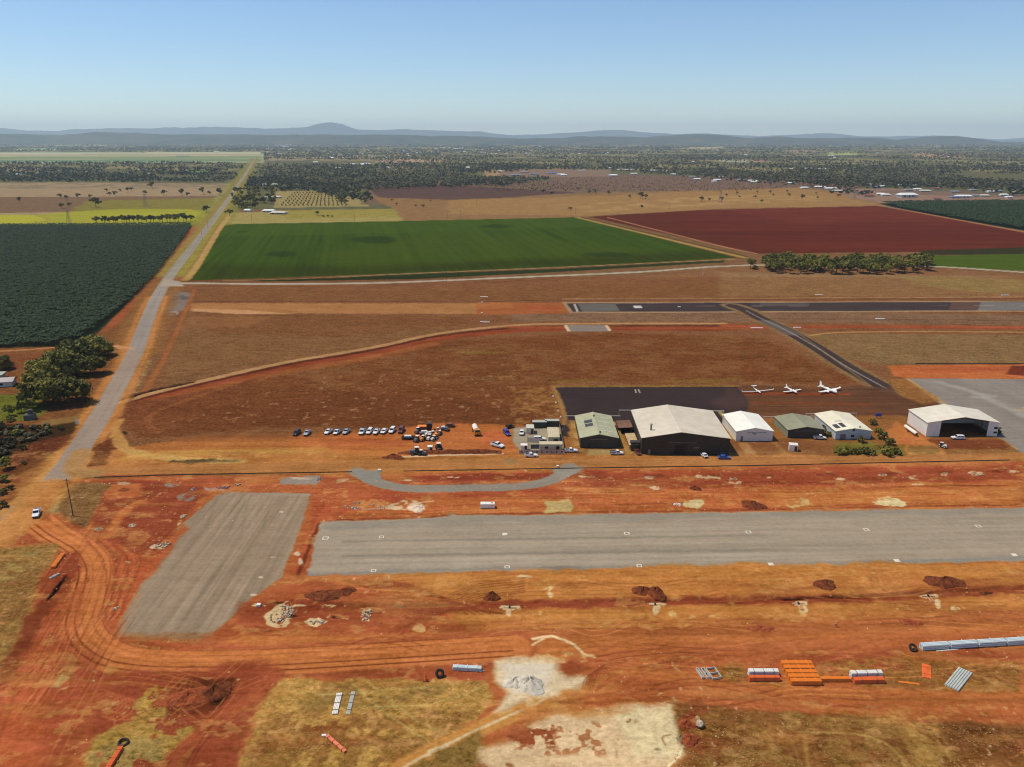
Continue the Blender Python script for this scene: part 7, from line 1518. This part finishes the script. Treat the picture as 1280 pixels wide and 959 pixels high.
# ================================================================== houses
roofs = {'white': paint_mat('house_roof_white', (226, 224, 218), .45, .15), 'cream': paint_mat('house_roof_cream', (206, 198, 178), .5, .2), 'grey': paint_mat('house_roof_grey', (132, 134, 138), .5, .2), 'red brown': paint_mat('house_roof_red', (140, 74, 58), .6, .2), 'blue': paint_mat('house_roof_blue', (96, 120, 150), .5, .2), 'green': paint_mat('house_roof_green', (96, 116, 98), .5, .2)}
hw = paint_mat('house_wall', (188, 178, 160), .8, .2); hw2 = paint_mat('house_wall_white', (214, 210, 202), .7, .2)
HP = {}
def house(px, py, wpx, col_, lab, group, cat='house', long=.6, small=False, h=3.0):
    W_ = max(wpx/ppm(py), 6); key = (col_, small)
    if key not in HP:
        def mk(c=col_, sm=small):
            t = thing('house', 'x', 'x')
            MB().prism_y([(-.5, 0), (.5, 0), (.5, .6), (-.5, .6)], -.5, .5).build('wall', hw2 if c == 'white' else hw, t)
            m = MB(); r_ = .04
            m.add([(-.56, -.6, .6), (.56, -.6, .6), (.56, .6, .6), (-.56, .6, .6), (-.4, 0, 1.0), (.4, 0, 1.0), (-.56, -.6, .57), (.56, -.6, .57), (.56, .6, .57), (-.56, .6, .57)], [(0, 1, 5, 4), (1, 2, 5), (2, 3, 4, 5), (3, 0, 4), (0, 6, 7, 1), (1, 7, 8, 2), (2, 8, 9, 3), (3, 9, 6, 0), (9, 8, 7, 6)])
            m.build('roof', roofs[c], t)
            if not sm:
                for xx in (-.3, .22): MB().box(xx, -.503, .32, .14, .012, .26).build('window', glass, t)
                MB().box(0, -.503, .26, .08, .012, .5).build('door', blackm, t)
            return t
        HP[key] = Proto(mk)
    x, y = G(px, py); D_ = W_*long; return HP[key].put(x, y+D_/2, random.uniform(-.25, .25), lab, cat, group, (W_, D_, h*1.55))
random.seed(9)
cl = ['white', 'cream', 'grey', 'white', 'red brown', 'cream', 'white', 'blue']
# farmhouses right of the road
for (px, py, w, c_, lab) in [(335, 265.5, 14, 'white', 'white roofed shed left of the pair beside the straw paddock'), (347, 268, 18, 'cream', 'long cream roofed shed right of the pair beside the straw paddock'), (309, 265, 8, 'white', 'white roofed shed half hidden by trees near the road'), (330, 249, 9, 'white', 'white farmhouse roof among dark trees'), (345, 248, 11, 'cream', 'pale farmhouse roof at the orchard corner'), (343, 232, 7, 'white', 'small white roof behind the farmhouse trees'), (387, 235, 11, 'grey', 'grey roofed house behind the orchard'), (358, 228, 7, 'grey', 'grey roof in the woods behind the orchard'), (330, 232, 9, 'white', 'white roof in the woods near the road'), (426, 243, 4, 'white', 'tiny white roof in the trees right of the orchard')]: house(px, py, w, c_, lab, 'farm buildings right of the main road')
for (px, py, w, c_) in [(178, 213, 10, 'white'), (152, 217, 9, 'white'), (185, 218, 10, 'cream'), (22, 219, 7, 'white'), (105, 216, 6, 'white'), (227, 195.5, 14, 'grey'), (280, 224, 6, 'white'), (60, 213, 6, 'cream')]: house(px, py, w, c_, '%s roofed house in the woods left of the main road' % c_, 'houses left of the main road, %s roofs' % c_)
for (px, py, w) in [(645, 220, 12), (656, 216, 10), (668, 219, 10), (690, 217, 12), (701, 219, 10), (705, 220, 8), (728, 214, 8), (767, 220, 10), (779, 213, 14), (790, 213, 10), (793, 218, 8), (816, 214, 10), (826, 216, 9), (832, 215, 9), (763, 211, 6), (844, 219, 10), (866, 222, 8), (872, 225, 8), (897, 226, 9), (902, 222, 6), (927, 226, 9), (941, 227, 10), (943, 229, 8), (893, 228, 6)]:
    c_ = random.choice(['white', 'white', 'white', 'cream', 'grey', 'blue']); house(px, py, w, c_, '%s roofed house in the suburb at the middle of the far plain' % c_, 'middle suburb houses, %s roofs' % c_)
house(767, 221, 9, 'white', 'larger bright white shed standing in front of the middle suburb', None, 'shed', .5, False, 5)
for (px, py, w) in [(945, 228, 7), (961, 226, 6), (988, 230, 8), (1006, 236, 9), (1026, 235, 13), (1040, 237, 14), (1048, 240, 12), (1032, 226, 6), (990, 212, 8), (1010, 211.5, 10), (1030, 212, 9), (1085, 232, 9), (1092, 231, 7), (1098, 235, 10), (1105, 234, 8), (1087, 246, 12), (1102, 244, 9), (1108, 245, 10), (1125, 233, 7), (1138, 233, 8), (1147, 233, 9), (1148, 238, 9), (1158, 240, 12), (1172, 237, 9), (1173, 250, 9), (1195, 241, 10), (1217, 239, 9), (1220, 246, 9), (1240, 241, 9), (1256, 245, 9), (1262, 248, 8), (1270, 242, 8), (1195, 248, 11), (1136, 239, 10), (1070, 235, 7), (1232, 246, 10), (1250, 240, 7)]:
    c_ = random.choice(cl); house(px, py, w, c_, '%s roofed house in the suburb at the right of the far plain' % c_, 'right suburb houses, %s roofs' % c_)
house(1136, 247, 21, 'white', 'largest bright white shed in the right suburb', None, 'shed', .55, False, 6); house(1206, 247.5, 18, 'white', 'long pale shed near the corner of the right suburb', None, 'shed', .4, False, 4)
for i in range(130):
    px = random.uniform(325, 760) if i < 100 else random.uniform(0, 1280); py = random.uniform(183.5, 196) if i < 100 else random.uniform(186, 205)
    if i < 14: px = random.uniform(335, 362); py = random.uniform(181.5, 184.5)
    elif i < 26: px = random.uniform(545, 625); py = random.uniform(184, 187)
    if px < 325 and py > 189: continue
    c_ = random.choice(['white', 'white', 'cream', 'grey']); house(px, py, random.uniform(1.6, 3.5) if i >= 26 else random.uniform(4, 7), c_, 'tiny %s roof in the distant town near the hills' % c_, 'distant town buildings, %s roofs' % c_, 'building', .6, True, 5)
for (px, py, w) in [(440, 206.5, 6), (460, 206, 5), (485, 198, 5), (452, 207, 5), (415, 198, 5), (456, 206, 9), (394, 204, 6), (430, 198, 6), (1040, 196, 7), (585, 211, 5), (420, 212, 4), (424, 211.5, 4), (485, 211, 5), (625, 216, 5), (270, 190.5, 5)]: house(px, py, w, 'white', 'small white roof in the woods beyond the paddocks', 'white roofs in the far woods', 'building', .7, True, 5)
# house at the left edge
r1 = paint_mat('house_roof_mauve', (176, 164, 158), .5, .25, ribs=('X', .8))
x, y = G(14, 482); t = thing('house', 'mauve grey roofed house at the left edge beside the trees', 'house', (x-6, y, 0), .25)
MB().prism_y([(-7, 0), (7, 0), (7, 2.7), (-7, 2.7)], -3.2, 3.2).build('wall', hw2, t); m = MB(); m.add([(-7.8, -4, 2.7), (7.8, -4, 2.7), (7.8, 4, 2.7), (-7.8, 4, 2.7), (-7.8, 0, 4.1), (7.8, 0, 4.1)], [(0, 1, 5, 4), (1, 2, 5), (2, 3, 4, 5), (3, 0, 4), (3, 2, 1, 0)]); m.build('roof', r1, t); MB().box(2, -3.23, 1.4, 1.6, .06, 1.1).build('window', glass, t); MB().box(-2, -3.23, 1.05, .9, .06, 2.1).build('door', timber, t)
x, y = G(0, 474); t = thing('shed', 'smaller pale shed behind the mauve grey roofed house', 'shed', (x-3, y+1, 0), .25); MB().box(0, 0, 1.3, 8, 6, 2.6).build('wall', hw, t); MB().box(0, 0, 2.75, 9, 7, .16, ry=.05).build('roof', conttop, t)
x, y = G(38, 524); t = thing('pump_house', 'small grey stone pump house with a black tank on top beside the lawn', 'pump house', (x, y, 0), .2)
MB().box(0, 0, 1.2, 4.2, 3.4, 2.4, taper=.95).build('wall', soil_mat('grey_stone', (78, 76, 72), (122, 118, 110), 2), t); MB().cyl((.3, .3, 2.4), (.3, .3, 4.4), 1.2, 1.15, 16).build('tank', paint_mat('dark_tank', (66, 68, 68), .6, .2), t)
# ================================================================== hills
def hills(name, prof, D, depth, colA, colB, seed):
    xs = np.linspace(-700, 2000, 700); pys = np.interp(xs, [p[0] for p in prof], [p[1] for p in prof])
    pys = pys+(fbm(xs/38., xs*0, seed, 4)-.5)*2.6
    K = 22; V = []; 
    for j in range(K+1):
        v = j/K; prof_h = math.sin(math.pi*min(1, v*1.0))**.8 if 0 < v < 1 else 0
        y = D+(v-.5)*depth
        ww = fbm(xs/22.+v*1.2, np.full(xs.shape, v*4.0), seed+3, 5, .6)
        top = CAMH+D*np.tan((172.4-pys)/FPX*1.0)
        h = np.maximum(top, 5)*prof_h*(1-(1-prof_h)*.9*(ww))*np.where(abs(v-.5) < .01, 1, .80+.4*ww)
        xw = (xs-640)/FPX*D
        V.append(np.stack([xw, np.full(xs.shape, y)+(ww-.5)*depth*.1, h-3], 1))
    V = np.concatenate(V); n = len(xs); ii = np.arange((K+1)*n).reshape(K+1, n)
    F = np.stack([ii[:-1, :-1].ravel(), ii[:-1, 1:].ravel(), ii[1:, 1:].ravel(), ii[1:, :-1].ravel()], 1)
    m, nt, b = nodes_of(name+'_bush')
    g = nt.nodes.new('ShaderNodeNewGeometry'); f = noise(nt, .0018, 6, g.outputs['Position'], .7)
    mix = nt.nodes.new('ShaderNodeMix'); mix.data_type = 'RGBA'; mix.inputs[6].default_value = C(*colA); mix.inputs[7].default_value = C(*colB)
    nt.links.new(mth(nt, 'MINIMUM', mth(nt, 'MAXIMUM', mth(nt, 'MULTIPLY', mth(nt, 'SUBTRACT', f, .4), 4), 0.0), 1.0), mix.inputs[0])
    nt.links.new(mix.outputs[2], b.inputs['Base Color']); b.inputs['Roughness'].default_value = 1; b.inputs['Specular IOR Level'].default_value = 0
    prop(np_mesh(name, V, F, m, smooth=True), kind='structure')
far = [(-700, 162), (0, 160.5), (40, 161), (62, 164), (100, 165), (140, 163), (200, 161.5), (260, 161.5), (300, 160.5), (340, 161.5), (385, 162.5), (400, 160), (411, 156.5), (425, 154.5), (440, 157), (455, 163), (480, 164), (520, 163), (560, 164), (600, 166), (640, 169.5), (665, 169.5), (690, 167.5), (730, 165), (755, 164), (790, 165.5), (830, 168), (870, 167), (900, 169.5), (930, 171), (985, 168.5), (1010, 168), (1050, 170), (1090, 171.5), (1150, 170), (1200, 174.5), (1225, 176), (1250, 173), (1280, 171), (1500, 168), (2000, 172)]
mid = [(-700, 172), (0, 170.5), (50, 168), (100, 170), (150, 166), (250, 168), (330, 169), (480, 168.5), (560, 170), (640, 173), (700, 173), (720, 171), (800, 171), (850, 168.5), (880, 168.5), (920, 173), (960, 171), (1000, 173), (1060, 171.5), (1100, 175), (1140, 171.5), (1165, 170.5), (1200, 177), (1280, 178), (1500, 174), (2000, 176)]
hills('far_hills', far, 33500, 7000, (60, 68, 62), (96, 88, 70), 3)
hills('near_hills', mid, 16500, 3500, (50, 60, 48), (92, 82, 62), 8)

# ================================================================== air, sky and sun
haze = MB().box(0, 17400, 344, 100000, 41200, 712).build('haze', bpy.data.materials.new('air'), kind='stuff')
hm = haze.data.materials[0]; hm.use_nodes = True; nt = hm.node_tree; nt.nodes.clear()
o_ = nt.nodes.new('ShaderNodeOutputMaterial'); v_ = nt.nodes.new('ShaderNodeVolumePrincipled')
v_.inputs['Color'].default_value = (.70, .87, 1.0, 1); v_.inputs['Density'].default_value = 3.8e-5; v_.inputs['Anisotropy'].default_value = .1
nt.links.new(v_.outputs[0], o_.inputs['Volume'])

w = bpy.data.worlds.new('World'); scene.world = w; w.use_nodes = True; nt = w.node_tree
bg = nt.nodes['Background']; sky = nt.nodes.new('ShaderNodeTexSky'); sky.sky_type = 'NISHITA'; sky.sun_disc = False
SUN = np.array([-.44, .13, .89]); SUN /= np.linalg.norm(SUN)
el = math.asin(SUN[2]); az = math.atan2(SUN[0], SUN[1])
sky.sun_elevation = el; sky.sun_rotation = az; sky.altitude = 400; sky.air_density = 1.0; sky.dust_density = 0; sky.ozone_density = 6.5
bg.inputs['Strength'].default_value = .15
nt.links.new(sky.outputs[0], bg.inputs['Color'])
sl_ = bpy.data.lights.new('sun', 'SUN'); sun = bpy.data.objects.new('sun', sl_); COL.objects.link(sun)
sl_.energy = 4.8; sl_.angle = R(.53); sl_.color = (1, .93, .80)
from mathutils import Vector
sun.rotation_euler = Vector(SUN).to_track_quat('Z', 'Y').to_euler(); sun.location = (-300, 100, 500)
scene.view_settings.view_transform = 'Standard'; scene.view_settings.look = 'None'; scene.view_settings.exposure = -0.27; scene.view_settings.gamma = 1
scene.view_settings.use_curve_mapping = False
scene.cycles.volume_bounces = 2; scene.cycles.max_bounces = 5; scene.cycles.diffuse_bounces = 2; scene.cycles.glossy_bounces = 2
scene.cycles.use_denoising = True
scene.cycles.filter_width = 1.15
scene.render.film_transparent = False
